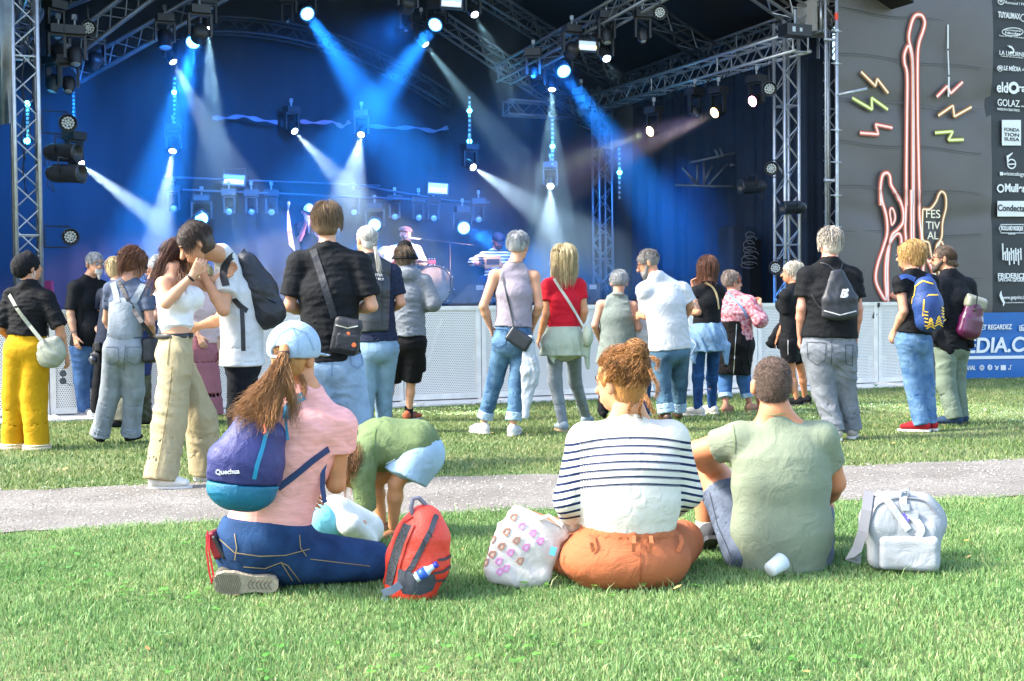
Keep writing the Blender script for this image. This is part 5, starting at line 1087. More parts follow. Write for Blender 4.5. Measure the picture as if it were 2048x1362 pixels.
strap(p.topo, [(1410, 565), (1424, 572), (1434, 590), (1437, 618)], .02, mat('tan_strap', '#d9bd86', .6, k=.7), p.root, name='bag_strap'); p.shoe(fabric('#d9d4cc', 'beige_sneaker', k=.75), white_sole)

# 16 paisley
p = Person('older woman in pink paisley blouse with black jacket tied at waist, facing right', 1468, 541, 825, yaw=35, H=1.58, girth=1.22, tone='#d08f74', headyaw=32)
p.pose(head=(1464, 565), neck=(1466, 588), sL=(1446, 603), sR=(1498, 603), eL=(1440, 640), wL=(1452, 650, .2), eR=(1520, 640), wR=(1520, 608, .22), hip=(1468, 690), fL=(1452, 826, 30), fR=(1500, 824, 40), kL=(1450, 766), kR=(1488, 762))
p.body(hands=('grip', 'grip'), belly=1.0); p.eyes()
pz = mat('paisley_cloth', '#b01c48', .8, k=.62, col2='#f0c6cc', vscale=34, bump=.2, bscale=90); p.top(pz, sleeve=1.15, hem=.06, ease=.03, fold=.009, sflare=1.5, belly=1.0)
p.pants(denim('#34609a', '#5484b8'), r=(.10, .08, .07), length=.80, fold=.008, cuff=cufm, cuffh=.05); p.hair('#5a4638', '#a3948a', n=260, vol=.014, fringe=.6, style='crop', seed=21)
strap(p.topo, [(1456, 584), (1470, 600), (1486, 618), (1494, 636)], .018, mat('blue_strap', '#51789c', .6), p.root, name='bag_strap')
r_, f_, u_ = p.head_axes(); MB().tube([p.J['head']+r_*math.cos(q)*.092+u_*math.sin(q)*.11+f_*.035 for q in np.linspace(0, PI, 14)], .006, 6).out('glasses_on_head', mat('amber_frame', '#c0561e', .3), p.root, True)
jk = empty('black_jacket', p.J['hip'], 'black zip jacket tied round the paisley woman like an apron', 'jacket'); jh = nrm(V3(1, -.15, 0))
jb = smesh('jacket_cloth', [Seg(at(1466, 642, p.Y), at(1468, 690, p.Y), (.19, .17), (.215, .19), jh, k=.02, flat=(1, 0)), Seg(at(1468, 690, p.Y), at(1464, 748, p.Y), (.215, .19), (.19, .16), jh, k=.03, flat=(0, 1))], fabric('#0f1116', 'black_fleece', k=.9), jk, .01, (.010, (20, 20, 7), 9))
lines_on(jb, [[(1473, 648), (1470, 700), (1467, 748)]], .008, METAL, jk, name='zip'); text_on(jb, 'PALEO', 1492, 654, 4.5, mat('orange_print', '#e0601c', .6), jk, rot=-8); text_on(jb, 'FESTIVAL', 1492, 660, 3.5, mat('orange_print', '#e0601c', .6), jk, rot=-8)
p.shoe(fabric('#c08a70', 'sandal_tan'), mat('tan_sole', '#a08a6c', .7))

# 17 black tee and shorts
p = Person('woman with short silver-blonde hair in black tee and black shorts, facing left', 1585, 524, 812, yaw=-58, H=1.66, girth=1.02, tone='#c98a66', headyaw=-25)
p.pose(head=(1584, 546), neck=(1588, 572), sL=(1572, 588), sR=(1598, 588), eL=(1573, 640, -.08), wL=(1555, 674, -.02), hip=(1582, 680), fL=(1594, 812, -60), fR=(1610, 808, -60), kL=(1584, 748), kR=(1604, 746))
p.body(hands=('relax', None)); p.eyes(); p.top(BLK, sleeve=.7, hem=-.04, ease=.022, fold=.007, bustf=1.0); p.pants(BLK, length=.30, r=(.11, .105, .1)); p.hair('#a39a88', '#e6dfce', n=300, vol=.02, fringe=.5, seed=22, length=.01); p.shoe(BLK, mat('dark_sole', '#1c1d20'))
lines_on(p.pantso, [[(1576, 680), (1576, 710)]], .008, WHT, p.root, name='side_stripe')
jk = empty('dark_jacket', at(1546, 672, p.Y), 'dark jacket dangling in front of the silver-haired woman', 'jacket'); smesh('jacket_cloth', [Seg(at(1562, 652, p.Y), at(1540, 690, p.Y), (.05, .04), (.06, .03), k=.03), Seg(at(1566, 668, p.Y), at(1558, 694, p.Y), .05, .03, k=.03)], BLK, jk, .009, (.01, (20, 20, 10), 3))

# 18 big man
p = Person('big grey-haired man in black tee and grey jeans carrying a black drawstring bag', 1670, 455, 880, yaw=-4, H=1.84, girth=1.28, tone='#cf917a', headyaw=-6)
p.pose(head=(1659, 486), neck=(1660, 524), sL=(1614, 548), sR=(1704, 548), eL=(1603, 616), wL=(1600, 670), eR=(1716, 618), wR=(1712, 668), hip=(1658, 692), waist=(1660, 640), chest=(1660, 590), fL=(1670, 882, -10), fR=(1704, 878, 18), kL=(1648, 786), kR=(1690, 786))
p.body(hands=('relax', 'relax'), belly=.8, neckw=1.15); p.top(fabric('#151a22', 'black_jersey', k=.9, var=.25), sleeve=.68, hem=.07, ease=.026, fold=.009, fseed=18, belly=.8, sflare=1.6)
gj = mat('grey_jeans', '#747b85', .85, k=.52, var=.12, vscale=9, col2='#969da6', bump=.35, bscale=180); p.pants(gj, r=(.112, .094, .080), waist=.12, fold=.013, fseed=22, fz=26)
smesh('belt', [Seg(p.J['hip']+UZ*.09, p.J['hip']+UZ*.125, (.205, .155), (.203, .153), nrm(p.J['hR']-p.J['hL']), flat=(1, 1), k=.005)], mat('grey_leather', '#3a3d40', .5, k=.8), p.root, .009)
lines_on(p.pantso, [[(1614, 684), (1652, 686), (1650, 720), (1634, 730), (1616, 716), (1614, 684)], [(1690, 690), (1706, 690), (1704, 732), (1692, 728), (1690, 690)], [(1664, 680), (1662, 730)]], .005, fabric('#4c535c', 'seam_grey'), p.root, name='pocket_seam')
p.hair('#8a7f74', '#d3c9ba', n=520, vol=.014, fringe=.6, seed=23, style='short'); p.shoe(fabric('#b9b0a4', 'pale_shoe2'), white_sole)
bk = empty('drawstring_bag', at(1680, 600, p.Y-.16), 'black drawstring bag with white S emblem on the big man\'s back', 'drawstring bag'); Yb = p.Y-.20
dbm = mat('black_polyester', '#1b1f28', .5, k=.9, var=.2); db = smesh('bag_body', [Seg(at(1674, 545, Yb), at(1679, 598, Yb), (.06, .03), (.15, .05), V3(1, 0, 0), k=.03), Seg(at(1679, 598, Yb), at(1680, 630, Yb), (.15, .05), (.155, .05), V3(1, 0, 0), k=.03)], dbm, bk, .009, (.006, (32, 10, 4), 4))
strap(p.topo, [(1672, 545), (1655, 528), (1640, 526)], .010, BLKP, bk, name='cord'); strap(p.topo, [(1680, 545), (1685, 526)], .010, BLKP, bk, name='cord'); strap(p.topo, [(1624, 590), (1634, 608), (1648, 622)], .010, BLKP, bk, name='cord')
lines_on(db, [[(1648, 621), (1680, 630), (1712, 622)]], .009, mat('piping_grey', '#b0b2b4', .5), bk, name='piping', off=.003)
text_on(db, 'S', 1686, 588, 17, mat('print_white', '#e6e8ea', .6, k=.8), bk, rot=-6, bold=.05, shear=.2); o = text_on(db, 'B', 1687, 587, 22, mat('print_grey', '#aeb2b6', .6, k=.8), bk, rot=-6, off=.0035, shear=.25); o.data.extrude = .001
cu = empty('juice_cup', at(1708, 714, p.Y+.15), 'clear cup of red drink with a blue lid edge behind the big man\'s hip', 'cup'); MB().lathe(at(1704, 722, p.Y+.12), V3(.4, 0, .9), [(0, .026), (.06, .032)], 14).out('cup_body', mat('red_drink', '#c03048', .1, k=.8), cu, True); MB().lathe(at(1708, 712, p.Y+.12), V3(.4, 0, .9), [(0, .034), (.02, .035)], 14).out('cup_rim', mat('blue_cup', '#4fb0d8', .3), cu, True)

# 19 woman with blue backpack
p = Person('ginger-blonde woman in black tee and flared jeans wearing a blue backpack', 1840, 483, 862, yaw=-22, H=1.72, girth=.98, tone='#d99e80', headyaw=-35)
p.pose(head=(1821, 512), neck=(1824, 545), sL=(1800, 560), sR=(1864, 560), eL=(1808, 622, -.1), wL=(1790, 660, .0), eR=(1872, 620), wR=(1860, 655, .15), hip=(1828, 678), waist=(1832, 640), chest=(1832, 600), fL=(1842, 864, -70), fR=(1858, 862, -60), kL=(1826, 768), kR=(1852, 768))
p.body(); p.eyes(); p.glasses('#4a3a6a'); p.top(BLK, sleeve=.38, hem=.05, ease=.016, fold=.007); p.pants(mat('mid_denim', '#3a73ae', .85, k=.5, var=.15, vscale=9, col2='#7fabd2', bump=.35, bscale=200), r=(.096, .078, .075), fold=.009)
p.hair('#a36d34', '#e6bd74', length=.02, n=620, vol=.024, seed=24, fringe=.5, thick=.0022); p.shoe(fabric('#b0202a', 'red_suede', k=.75), white_sole)
def bpack(p, cpx, cpy, dd, hw, hh, col, label, tilt=0, dep=.10):
    c = at(cpx, cpy, p.Y+dd); t = R(tilt); yaw = R(-18); X = V3(math.cos(t)*math.cos(yaw), -math.sin(yaw)*0+.25, -math.sin(t)); X = nrm(X); Yv = nrm(np.cross(UZ, X)); Z = np.cross(X, Yv); root = empty('backpack', c, label, 'backpack')
    m = mat('pack_cloth', col, .6, k=.85, var=.15, vscale=6, bump=.25, bscale=120); o = smesh('bag_body', [Seg(c+Z*hh*.62, c, (hw*.72, dep*.8), (hw*.95, dep), X, k=.05), Seg(c, c-Z*hh*.62, (hw*.95, dep), (hw, dep), X, k=.05)], m, root, .008, (.006, (10, 10, 26), 6))
    return root, o, m, (X, Yv, Z)
bk, o, m_, A_ = bpack(p, 1855, 606, -.24, .135, .25, '#1c4080', 'blue backpack with yellow piping and yellow pine tree print', tilt=-8)
ym = mat('yellow_print', '#f0c030', .6, k=.9); lines_on(o, [[(1824, 608), (1828, 575), (1845, 562), (1866, 568)], [(1846, 632), (1848, 600), (1858, 590), (1876, 590)]], .012, ym, bk, name='piping', off=.004)
pt = patch_on(o, [(1848, 596), (1858, 591), (1874, 592), (1884, 622), (1886, 642), (1850, 648), (1846, 624)], mat('pocket_blue', '#1a3c7c', .6, k=.8), bk, 'front_pocket', .008)
zz = []
for cx, h0 in ((1861, 636), (1876, 632)):
    for j in range(4): zz.append([(cx-3-j*1.6, h0+5+j*5), (cx, h0+j*5), (cx+3+j*1.6, h0+5+j*5)])
for j in range(5): zz += [[(1848+j*.4, 622+j*7), (1856-j*.2, 624+j*7)], [(1882+j*.6, 618+j*6), (1889, 615+j*6)]]
lines_on(o, zz, .010, ym, bk, name='pine_print', off=.011, sub=2)
strap(p.topo, [(1830, 560), (1812, 552), (1800, 556)], .05, m_, bk); strap(p.topo, [(1852, 554), (1862, 552)], .05, m_, bk)
# 20 man with pannier
p = Person('man with dark hair in a small bun, navy jacket and sage trousers, facing left', 1905, 490, 850, yaw=-30, H=1.76, girth=1.02, tone='#c98f70', headyaw=-42)
p.pose(head=(1887, 517), neck=(1898, 548), sL=(1876, 566), sR=(1934, 568), eL=(1878, 625), wL=(1886, 655, .15), eR=(1944, 630), wR=(1940, 670, .1), hip=(1904, 685), waist=(1908, 645), chest=(1906, 600), fL=(1908, 852, -70), fR=(1920, 848, -50), kL=(1892, 768), kR=(1912, 768))
p.body(); p.eyes(beard='#54483e', beardk=1.0); p.glasses(); p.top(fabric('#171d2b', 'navy_canvas', k=.9, var=.25), sleeve=1.9, hem=-.06, ease=.03, fold=.011, fseed=24, crew=.012)
smesh('jacket_at_waist', [Seg(at(1872, 668, p.Y-.1), at(1900, 700, p.Y-.12), (.09, .05), (.05, .04), k=.03), Seg(at(1930, 668, p.Y-.08), at(1944, 690, p.Y-.08), (.07, .05), (.03, .03), k=.03)], fabric('#131826', 'navy_cloth2', k=.9), p.root, .01, (.014, (20, 20, 14), 5))
p.pants(fabric('#8a9c8a', 'sage_cotton2', k=.5, var=.12), r=(.104, .088, .078), fold=.012, fseed=25, fz=22); hm = p.hair('#2c221c', '#6a5646', n=10, vol=.006, fringe=.1, seed=25)
r_, f_, u_ = p.head_axes(); bn = p.J['head']-f_*.11-UZ*.05; p.pulled(hm, bn, n=500, vol=.008, thick=.002); smesh('hair_bun', [Ell(bn, .035, k=.01)], hm, p.root, .006, (.006, (60, 60, 60), 3)); p.shoe(fabric('#2c4460', 'navy_suede', k=.7), mat('dark_sole', '#1c1d20'))
bk = empty('bike_pannier', at(1948, 630, p.Y-.15), 'glossy plum roll-top pannier bag with grey top on his back', 'pannier bag'); c = at(1944, 634, p.Y-.16); t = R(-18); A_ = [V3(math.cos(t), .2, -math.sin(t)*-1), V3(0, 1, 0), V3(math.sin(t)*-1, 0, math.cos(t))]
A_ = [nrm(V3(.96, .2, -.22*-1)), nrm(V3(-.2, 1, 0)), nrm(V3(.25, 0, .97))]; A_[0] = nrm(A_[0]-A_[2]*np.dot(A_[0], A_[2]))
smesh('bag_body', [Seg(c+A_[2]*.09, c-A_[2]*.14, (.095, .06), (.118, .075), A_[0], k=.02, flat=(0, 0)), Box(c-A_[2]*.08, (.11, .065, .10), A_, .05)], mat('plum_tarpaulin', '#5c1248', .3, k=.6, var=.12, coat=.3), bk, .008, (.004, (12, 12, 20), 6)); smesh('roll_top', [Box(c+A_[2]*.13, (.10, .05, .055), A_, .03), Seg(c+A_[2]*.185-A_[0]*.09, c+A_[2]*.175+A_[0]*.09, .018, k=.02)], mat('olive_grey_tarpaulin', '#8c8f7c', .3, k=.7), bk, .007)
MB().ribbon([c+A_[2]*.19-A_[1]*.065-A_[0]*.04, c+A_[2]*.08-A_[1]*.078-A_[0]*.03], .012, -A_[1], .004).lathe(c+A_[2]*.06-A_[1]*.073-A_[0]*.03, -A_[1], [(0, .016), (.01, .012)], 12).out('closure_strap', blackp, bk)
# 20b behind the barrier
p = Person('steward with dark short-sleeved shirt standing behind the barrier at right', 1795, 520, 790, Y=19.6, yaw=165, H=1.76, tone='#cf9478', group='people beyond the barrier')
p.J['eR'] = at(1786, 590, 19.4); p.J['wR'] = at(1800, 600, 19.3); p.body(); p.eyes(); p.top(BLK, sleeve=.6); p.pants(BLK); p.hair('#7a766e', '#b9b4aa', n=120); p.shoe(BLK)
# ================================================================ people and bags on the near grass
GRP = 'visitors sitting on the near grass'
# ---- kneeling woman in pink
p = Person('woman in pink tee and pale blue cap kneeling on the grass', 560, 680, 1190, yaw=32, Y=5.45, H=1.66, girth=.98, tone='#d9976c', headyaw=-8, h=.0075, group=GRP, headtilt=4)
p.pose(head=(590, 712, .0), neck=(611, 784, .0), sL=(556, 838, -.08), sR=(678, 842, .02), eL=(545, 950, .15), wL=(600, 985, .34), eR=(672, 968, .05), wR=(640, 915, .30), hip=(528, 1090, .0), waist=(546, 1015), chest=(590, 900), hL=(492, 1105, .0), hR=(582, 1108, .03),
    kL=(640, 1150, .32), aL=(520, 1165, -.02), tL=(448, 1172, -.06), kR=(745, 1122, .16), aR=(600, 1165, .20), tR=(560, 1172, .25))
p.body(hands=('grip', 'grip'), arms=1.0, hipw=1.0); p.eyes()
pinkm = fabric('#f2ada6', 'pink_slub', k=.95, var=.10, vscale=26, stretch=(.3, 1, 3)); J = p.J
p.top(pinkm, sleeve=.42, hem=.02, ease=.022, fold=(.007, (9, 9, 26)), fseed=12, sflare=1.4, crew=.0, sx=1.02)
0 and smesh('shirt_tail', [Seg(at(622, 1040, -.0+p.Y-.10), at(614, 1088, p.Y-.13), (.06, .03), (.055, .02), V3(1, 0, 0), flat=(0, 1), k=.01)], pinkm, p.root, .007)
jn = mat('indigo_jeans', '#17355e', .85, k=.66, var=.12, vscale=7, col2='#2c5486', bump=.35, bscale=260, spec=.25); hx = nrm(J['hR']-J['hL'])
P = [Ell(J['hip']+UZ*.03, (.195, .15, .12), [hx, np.cross(UZ, hx), UZ], k=.05), Seg(J['hip']-UZ*.0, J['hip']+UZ*.11+V3(.005, 0, 0), (.185, .14), (.168, .125), hx, flat=(0, 1), k=.04)]
P += [Seg(J['hR']-UZ*.01, J['kR'], .118, .082, k=.05), Seg(J['hL']-UZ*.01, J['kL'], .115, .08, k=.05), Seg(J['kR'], J['aR'], .07, .055, k=.03), Seg(J['kL'], J['aL'], .07, .052, k=.03)]
jo = smesh('jeans', P, jn, p.root, .0075, (.006, (16, 12, 22), 5)); gold = mat('gold_stitch', '#b39a6a', .6, k=.6)
lines_on(jo, [[(440, 1078), (470, 1105), (520, 1112), (570, 1110), (618, 1098)], [(470, 1068), (474, 1095), (470, 1120)], [(487, 1133), (530, 1136), (562, 1124), (575, 1130), (600, 1162)], [(562, 1124), (585, 1160)], [(620, 1118), (680, 1125), (740, 1132)], [(598, 1070), (600, 1095), (612, 1112)]], .0032, gold, p.root)
lines_on(jo, [[(489, 1140), (530, 1143), (560, 1132)]], .010, jn, p.root, name='pocket_edge')
# shoe sole facing the camera
so_ = empty('tmp', (0, 0, 0)); bpy.data.objects.remove(so_)
solem = mat('worn_rubber_sole', '#b9ac96', .8, k=.65, var=.2, vscale=20, bump=.4, bscale=80); c0 = at(492, 1166, p.Y-.12); X = nrm(V3(1, .1, -.06)); Zs = nrm(V3(.05, -.25, 1)); N_ = nrm(np.cross(X, Zs)); N_ = N_ if N_[1] < 0 else -N_
sh = smesh('shoe', [Seg(c0-X*.085-N_*.045, c0+X*.085-N_*.045, (.046, .05), (.040, .05), Zs, k=.03)], fabric('#6c665c', 'worn_shoe'), p.root, .0065)
pr = [(-.125, .012), (-.115, .036), (-.085, .047), (-.045, .048), (0, .038), (.04, .033), (.085, .036), (.115, .030), (.127, .012)]; top = [c0+X*a+Zs*b*s_ for s_, L in ((1, pr), (-1, pr[::-1])) for a, b in L]; m_ = len(top)
MB().add([q+N_*.010 for q in top]+[q-N_*.012 for q in top], [tuple(range(m_)), tuple(range(m_, 2*m_))[::-1]]+[(i, m_+i, m_+(i+1) % m_, (i+1) % m_) for i in range(m_)]).out('sole', solem, sh); sh.children[0].location = (0, 0, 0)
mb = MB()
for a in np.linspace(-.112, -.02, 12): w_ = .040 if a > -.1 else .030; mb.tube([c0+X*a+Zs*w_*q+X*.012*abs(q)*-1+N_*.0115 for q in np.linspace(-1, 1, 5)], .0018, 5)
for a in np.linspace(.02, .10, 6): mb.tube([c0+X*(a-.012*math.cos(q*1.5))+Zs*.020*q+N_*.0115 for q in np.linspace(-1, 1, 7)], .0022, 5)
mb.out('sole_tread', mat('sole_groove', '#8f8372', .9, k=.6), sh); sh.children[1].location = (0, 0, 0)
smesh('shoe', [Seg(J['aR']-UZ*.0, J['tR'], (.04, .035), (.04, .028), k=.02)], fabric('#6c665c', 'worn_shoe'), p.root, .0075)
# hair, cap
hm = p.hair('#7a5230', '#c98f54', n=10, vol=.004, fringe=.1, seed=31, thick=.0014, length=.0); p.pulled(hm, at(568, 708, p.Y-.12), n=1100, vol=.006, thick=.0012, seed=5, wob=.004, nape=-.9)
r_, f_, u_ = p.head_axes(); c = J['head']; capm = mat('pale_blue_cotton', '#a9c3dc', .85, k=.8, var=.08, vscale=60, bump=.35, bscale=240, spec=.2)
cap = smesh('baseball_cap', [Ell(c-f_*.008+UZ*.036, (.104, .120, .108), [r_, f_, u_], k=.01), Plane(c-UZ*.002, -u_), Ell(c-f_*.125+u_*.012, (.036, .04, .032), [r_, f_, u_], op=-1, k=.004),
    Seg(c+f_*.08+u_*.012, c+f_*.18+u_*.0, (.075, .008), (.06, .006), r_, k=.01)], capm, p.root, .006, (.0015, (40, 40, 10), 4))
MB().tube([c-f_*(.122-.006*abs(q))+r_*.036*math.sin(q*1.4)+u_*(-.004+.030*max(0, math.cos(q*1.4))*0)+u_*.004 for q in np.linspace(-1, 1, 9)], .007, 6).out('cap_strap', capm, cap, True); cap.children[0].location = (0, 0, 0)
lines_on(cap, [[(583, 655), (560, 668), (545, 695)], [(583, 655), (592, 672), (598, 708)], [(583, 655), (614, 668), (628, 700)]], .003, mat('cap_seam', '#8ba9c6', .8, k=.8), cap, name='seam')
for ch in cap.children: ch.location = (0, 0, 0)
Yp = p.Y-.17; tie = at(568, 708, p.Y-.135)
MB().lathe(tie-UZ*.01, UZ, [(0, .021), (.012, .024), (.024, .021)], 12).out('hair_tie', mat('brown_tie', '#4a3026', .8), p.root, True)
smesh('ponytail_root', [Seg(at(570, 695, p.Y-.11), tie, .022, .018, k=.01), Seg(tie, at(562, 740, Yp-.0), .018, .036, k=.02)], hm, p.root, .006, (.006, (60, 60, 8), 3))
tail = [tie, at(560, 738, Yp-.02), at(545, 775, Yp-.04), at(522, 810, Yp-.06), at(495, 836, Yp-.10)]
p.locks(hm, tail, n=900, r0=.016, r1=.105, thick=.0011, seed=21, M=20, wob=.010, curl=.5)
p.locks(hm, [tie, at(565, 745, Yp-.03), at(552, 790, Yp-.06), at(540, 835, Yp-.12), at(530, 850, Yp-.16)], n=500, r0=.016, r1=.055, thick=.0011, seed=22, M=18, wob=.010)
p.locks(hm, [tie, at(572, 742, Yp-.03), at(580, 780, Yp-.05), at(590, 815, Yp-.03), at(585, 850, Yp-.03)], n=220, r0=.016, r1=.035, thick=.001, seed=23, M=18, wob=.012)
p.locks(hm, [at(604, 752, p.Y-.07), at(608, 775, p.Y-.08), at(604, 800, p.Y-.09)], n=50, r0=.012, r1=.018, thick=.001, seed=24)
p.locks(hm, [tie, at(555, 740, Yp-.03), at(530, 790, Yp-.05), at(495, 822, Yp-.08), at(474, 838, Yp-.10)], n=420, r0=.014, r1=.05, thick=.0011, seed=25, M=20, wob=.014, curl=.6)
# backpack
bk = empty('hiking_backpack', at(505, 900, Yp), 'small purple and teal hiking backpack worn by the kneeling woman in pink', 'backpack'); Yk = p.Y-.22
pur = mat('purple_nylon', '#30367e', .5, k=.62, var=.18, vscale=5, bump=.3, bscale=200); teal = mat('teal_nylon', '#0f7fa8', .5, k=.62, var=.12, vscale=5, bump=.3, bscale=200)
Xb = nrm(V3(.93, .28, .25)); q1, q2, q3 = at(520, 862, Yk+.02), at(492, 925, Yk), at(483, 978, Yk-.0)
prims = [Seg(q1, q2, (.11, .07), (.142, .085), Xb, k=.05), Seg(q2, q3, (.142, .085), (.138, .09), Xb, k=.05)]
cutp = at(470, 963, Yk); cn = nrm(V3(-.12, 0, -1)); ob = smesh('bag_body', prims+[Plane(cutp, cn)], pur, bk, .0075, (.009, (20, 8, 26), 14)); smesh('teal_base', prims+[Plane(cutp, -cn)], teal, bk, .0075, (.004, (9, 9, 12), 15))
lines_on(ob, [[(533, 862), (525, 895), (514, 930), (508, 958)]], .016, mat('teal_tape', '#1686ae', .5, k=.9), bk, name='zip_tape', off=.003)
text_on(ob, 'Quechua', 456, 943, 10, mat('print_white', '#e6e8ea', .6, k=.8), bk, bold=.02, rot=4)
lines_on(p.topo, [[(450, 1052), (500, 1062), (560, 1074), (612, 1082)]], .004, mat('pink_hem', '#d08c84', .8, k=.8), p.root, name='hem_stitch'); st = mat('teal_webbing', '#2a8db6', .6, k=.8); stn = mat('navy_webbing', '#1f3a6c', .6, k=.8)
strap(p.topo, [(608, 791), (592, 800), (576, 815), (572, 838)], .035, st, bk); MB().ribbon([at(571, 830, Yk+.04), at(573, 855, Yk+.03), at(576, 880, Yk+.02)], .010, V3(0, -1, 0), .003).out('loose_strap', st, bk)
strap(p.topo, [(556, 976), (590, 950), (625, 920), (656, 898)], .026, stn, bk, name='lower_strap'); MB().ribbon([at(656, 900, p.Y-.02), at(646, 940, p.Y-.05), at(645, 975, p.Y-.05), at(650, 1006, p.Y-.06)], .020, V3(0, -1, 0), .003).out('loose_strap', stn, bk)
MB().tube([at(529, 848, Yk-.09), at(531, 866, Yk-.10), at(527, 866, Yk-.10)], .004, 6).out('zip_pull', mat('coral_cord', '#e0604a', .6), bk, True)
# wristlet in the back pocket
wr = empty('red_wristlet_purse', at(432, 1085, p.Y-.1), 'dark red wristlet purse sticking out of the jeans pocket with red loop strap', 'purse'); rdm = mat('burgundy_leather', '#7c1020', .4, k=.8); 
smesh('purse_body', [Box(at(433, 1088, p.Y-.06), (.020, .05, .055), [nrm(V3(.9, 0, .35)), V3(0, 1, 0), nrm(V3(-.35, 0, .9))], .008)], rdm, wr, .005); smesh('phone', [Box(at(441, 1092, p.Y-.09), (.008, .035, .05), [nrm(V3(.9, 0, .45)), V3(0, 1, 0), nrm(V3(-.45, 0, .9))], .004)], blackp, wr, .004)
MB().ribbon([at(415, 1062, p.Y-.12), at(413, 1100, p.Y-.13), at(418, 1140, p.Y-.13), at(424, 1168, p.Y-.13), at(427, 1150, p.Y-.13), at(418, 1100, p.Y-.13), at(418, 1068, p.Y-.12)], .007, V3(0, -1, 0), .003).out('wrist_loop', mat('bright_red_strap', '#c81424', .5, k=.8), wr)

# ---- toddler
p = Person('toddler in aqua shorts and loose white shirt crawling in front of the kneeling woman', 680, 1000, 1095, Y=6.1, yaw=35, H=.9, tone='#e3b090', group=GRP, h=.0075)
p.pose(hip=(662, 1042, .1), waist=(690, 1038, .15), chest=(712, 1045, .2), neck=(730, 1050, .25), head=(730, 1078, .42), sL=(722, 1044, .1), sR=(735, 1060, .3), eL=(722, 1070, .15), wL=(730, 1085, .2), eR=(738, 1075, .35), wR=(742, 1086, .38), hL=(655, 1058, .05), hR=(668, 1058, .2), kL=(668, 1085, .1), kR=(685, 1085, .22), aL=(636, 1088, .05), aR=(650, 1088, .2))
p.body(hands=(None, None)); aq = fabric('#7fcfd6', 'aqua_cotton', k=.75); smesh('shorts', [Seg(at(645, 1045, 6.15), at(672, 1052, 6.22), (.085, .09), (.09, .09), k=.03), Seg(p.J['hL'], p.J['kL']*.4+p.J['hL']*.6, .065, .06, k=.02), Seg(p.J['hR'], p.J['kR']*.4+p.J['hR']*.6, .065, .06, k=.02)], aq, p.root, .008, (.004, (20, 20, 20), 2))
smesh('white_shirt', [Seg(at(670, 1032, 6.2), at(725, 1062, 6.3), (.09, .10), (.11, .09), k=.03), Seg(at(700, 1050, 6.1), at(742, 1084, 6.2), (.06, .05), (.03, .03), k=.04)], fabric('#e8efe8', 'white_muslin', k=.72), p.root, .008, (.012, (28, 20, 24), 5)); p.hair('#7a5a3c', '#a88458', n=120)

# ---- bending child
p = Person('child in olive green jacket and pale denim shorts bending down to the grass', 780, 842, 1078, Y=6.75, yaw=-80, H=1.25, girth=1.02, tone='#cf9468', headyaw=0, headpitch=80, h=.0075, group=GRP)
p.pose(hip=(826, 905, 0), waist=(792, 880, 0), chest=(752, 880, 0), neck=(716, 895, 0), head=(700, 924, -.10), sR=(735, 893, -.12), sL=(730, 900, .12), eR=(724, 950, -.16), wR=(735, 1020, -.14), eL=(745, 960, .14), wL=(752, 950, .06), hR=(824, 918, -.06), hL=(812, 922, .08), kR=(792, 966, -.08), aR=(786, 1052, -.02), tR=(768, 1072, -.06), kL=(750, 962, .08), aL=(764, 1040, .10), tL=(746, 1062, .06))
p.body(hands=(('relax', (748, 956)), ('point', (742, 1058, -.12))), legs=1.05, arms=.9)
og = fabric('#7d9363', 'olive_cotton', k=.6, var=.12, bump=.4); J = p.J; side = V3(0, 1, 0)
P = [Seg(at(720, 898, p.Y), at(765, 888, p.Y), (.13, .115), (.145, .125), side, k=.05), Seg(at(765, 888, p.Y), at(835, 885, p.Y), (.145, .125), (.15, .115), side, k=.05, flat=(0, 0)), Seg(at(800, 905, p.Y), at(850, 905, p.Y), (.14, .085), (.13, .075), side, k=.04),
     Seg(J['sR'], J['eR'], .07, .062, k=.03), Seg(J['eR'], at(733, 1020, p.Y-.14), .062, .052, k=.02, flat=(0, 1)), Seg(J['sL'], J['eL'], .065, .055, k=.03)]
jo = smesh('green_jacket', P, og, p.root, .0075, (.011, (16, 18, 18), 17)); smesh('hood', [Ell(at(705, 885, p.Y-.03), (.07, .11, .085), k=.02), Ell(at(694, 905, p.Y-.02), (.05, .1, .08), k=.02)], og, p.root, .0075, (.009, (20, 20, 20), 3))
lines_on(jo, [[(752, 858), (746, 890), (752, 925)], [(766, 942), (775, 915), (790, 918)], [(736, 940), (738, 965)]], .005, mat('olive_seam', '#53703a', .8), p.root, name='seam')
sd_ = mat('pale_denim2', '#a6c6dc', .85, k=.78, var=.1, vscale=14, bump=.35, bscale=240, spec=.25)
smesh('denim_shorts', [Ell(at(832, 912, p.Y), (.14, .15, .12), None, k=.04), Seg(at(838, 905, p.Y), at(812, 954, p.Y-.02), (.125, .15), (.115, .165), V3(1, 0, 0), k=.03, flat=(0, 1)), Seg(at(815, 915, p.Y), at(790, 950, p.Y-.02), (.08, .13), (.07, .14), V3(1, 0, 0), k=.03, flat=(0, 1))], sd_, p.root, .0075, (.006, (20, 20, 12), 19)); lines_on(p.root.children[-1], [[(772, 952), (800, 956), (845, 948)], [(800, 905), (806, 950)]], .004, mat('pale_hem', '#d8e8f2', .8), p.root, name='hem')
hm = p.hair('#7a4c2c', '#b07c4c', n=400, length=.06, seed=33, vol=.016); smesh('hair', [Ell(p.J['head'], (.098, .10, .105), k=.02), Ell(p.J['head']-UZ*.06+V3(.02, 0, 0), (.085, .085, .07), k=.03)], hm, p.root, .007, (.006, (50, 20, 12), 3)); p.locks(hm, [at(704, 905, p.Y-.17), at(702, 930, p.Y-.2), at(702, 962, p.Y-.17)], n=420, r0=.07, r1=.05, thick=.0013)
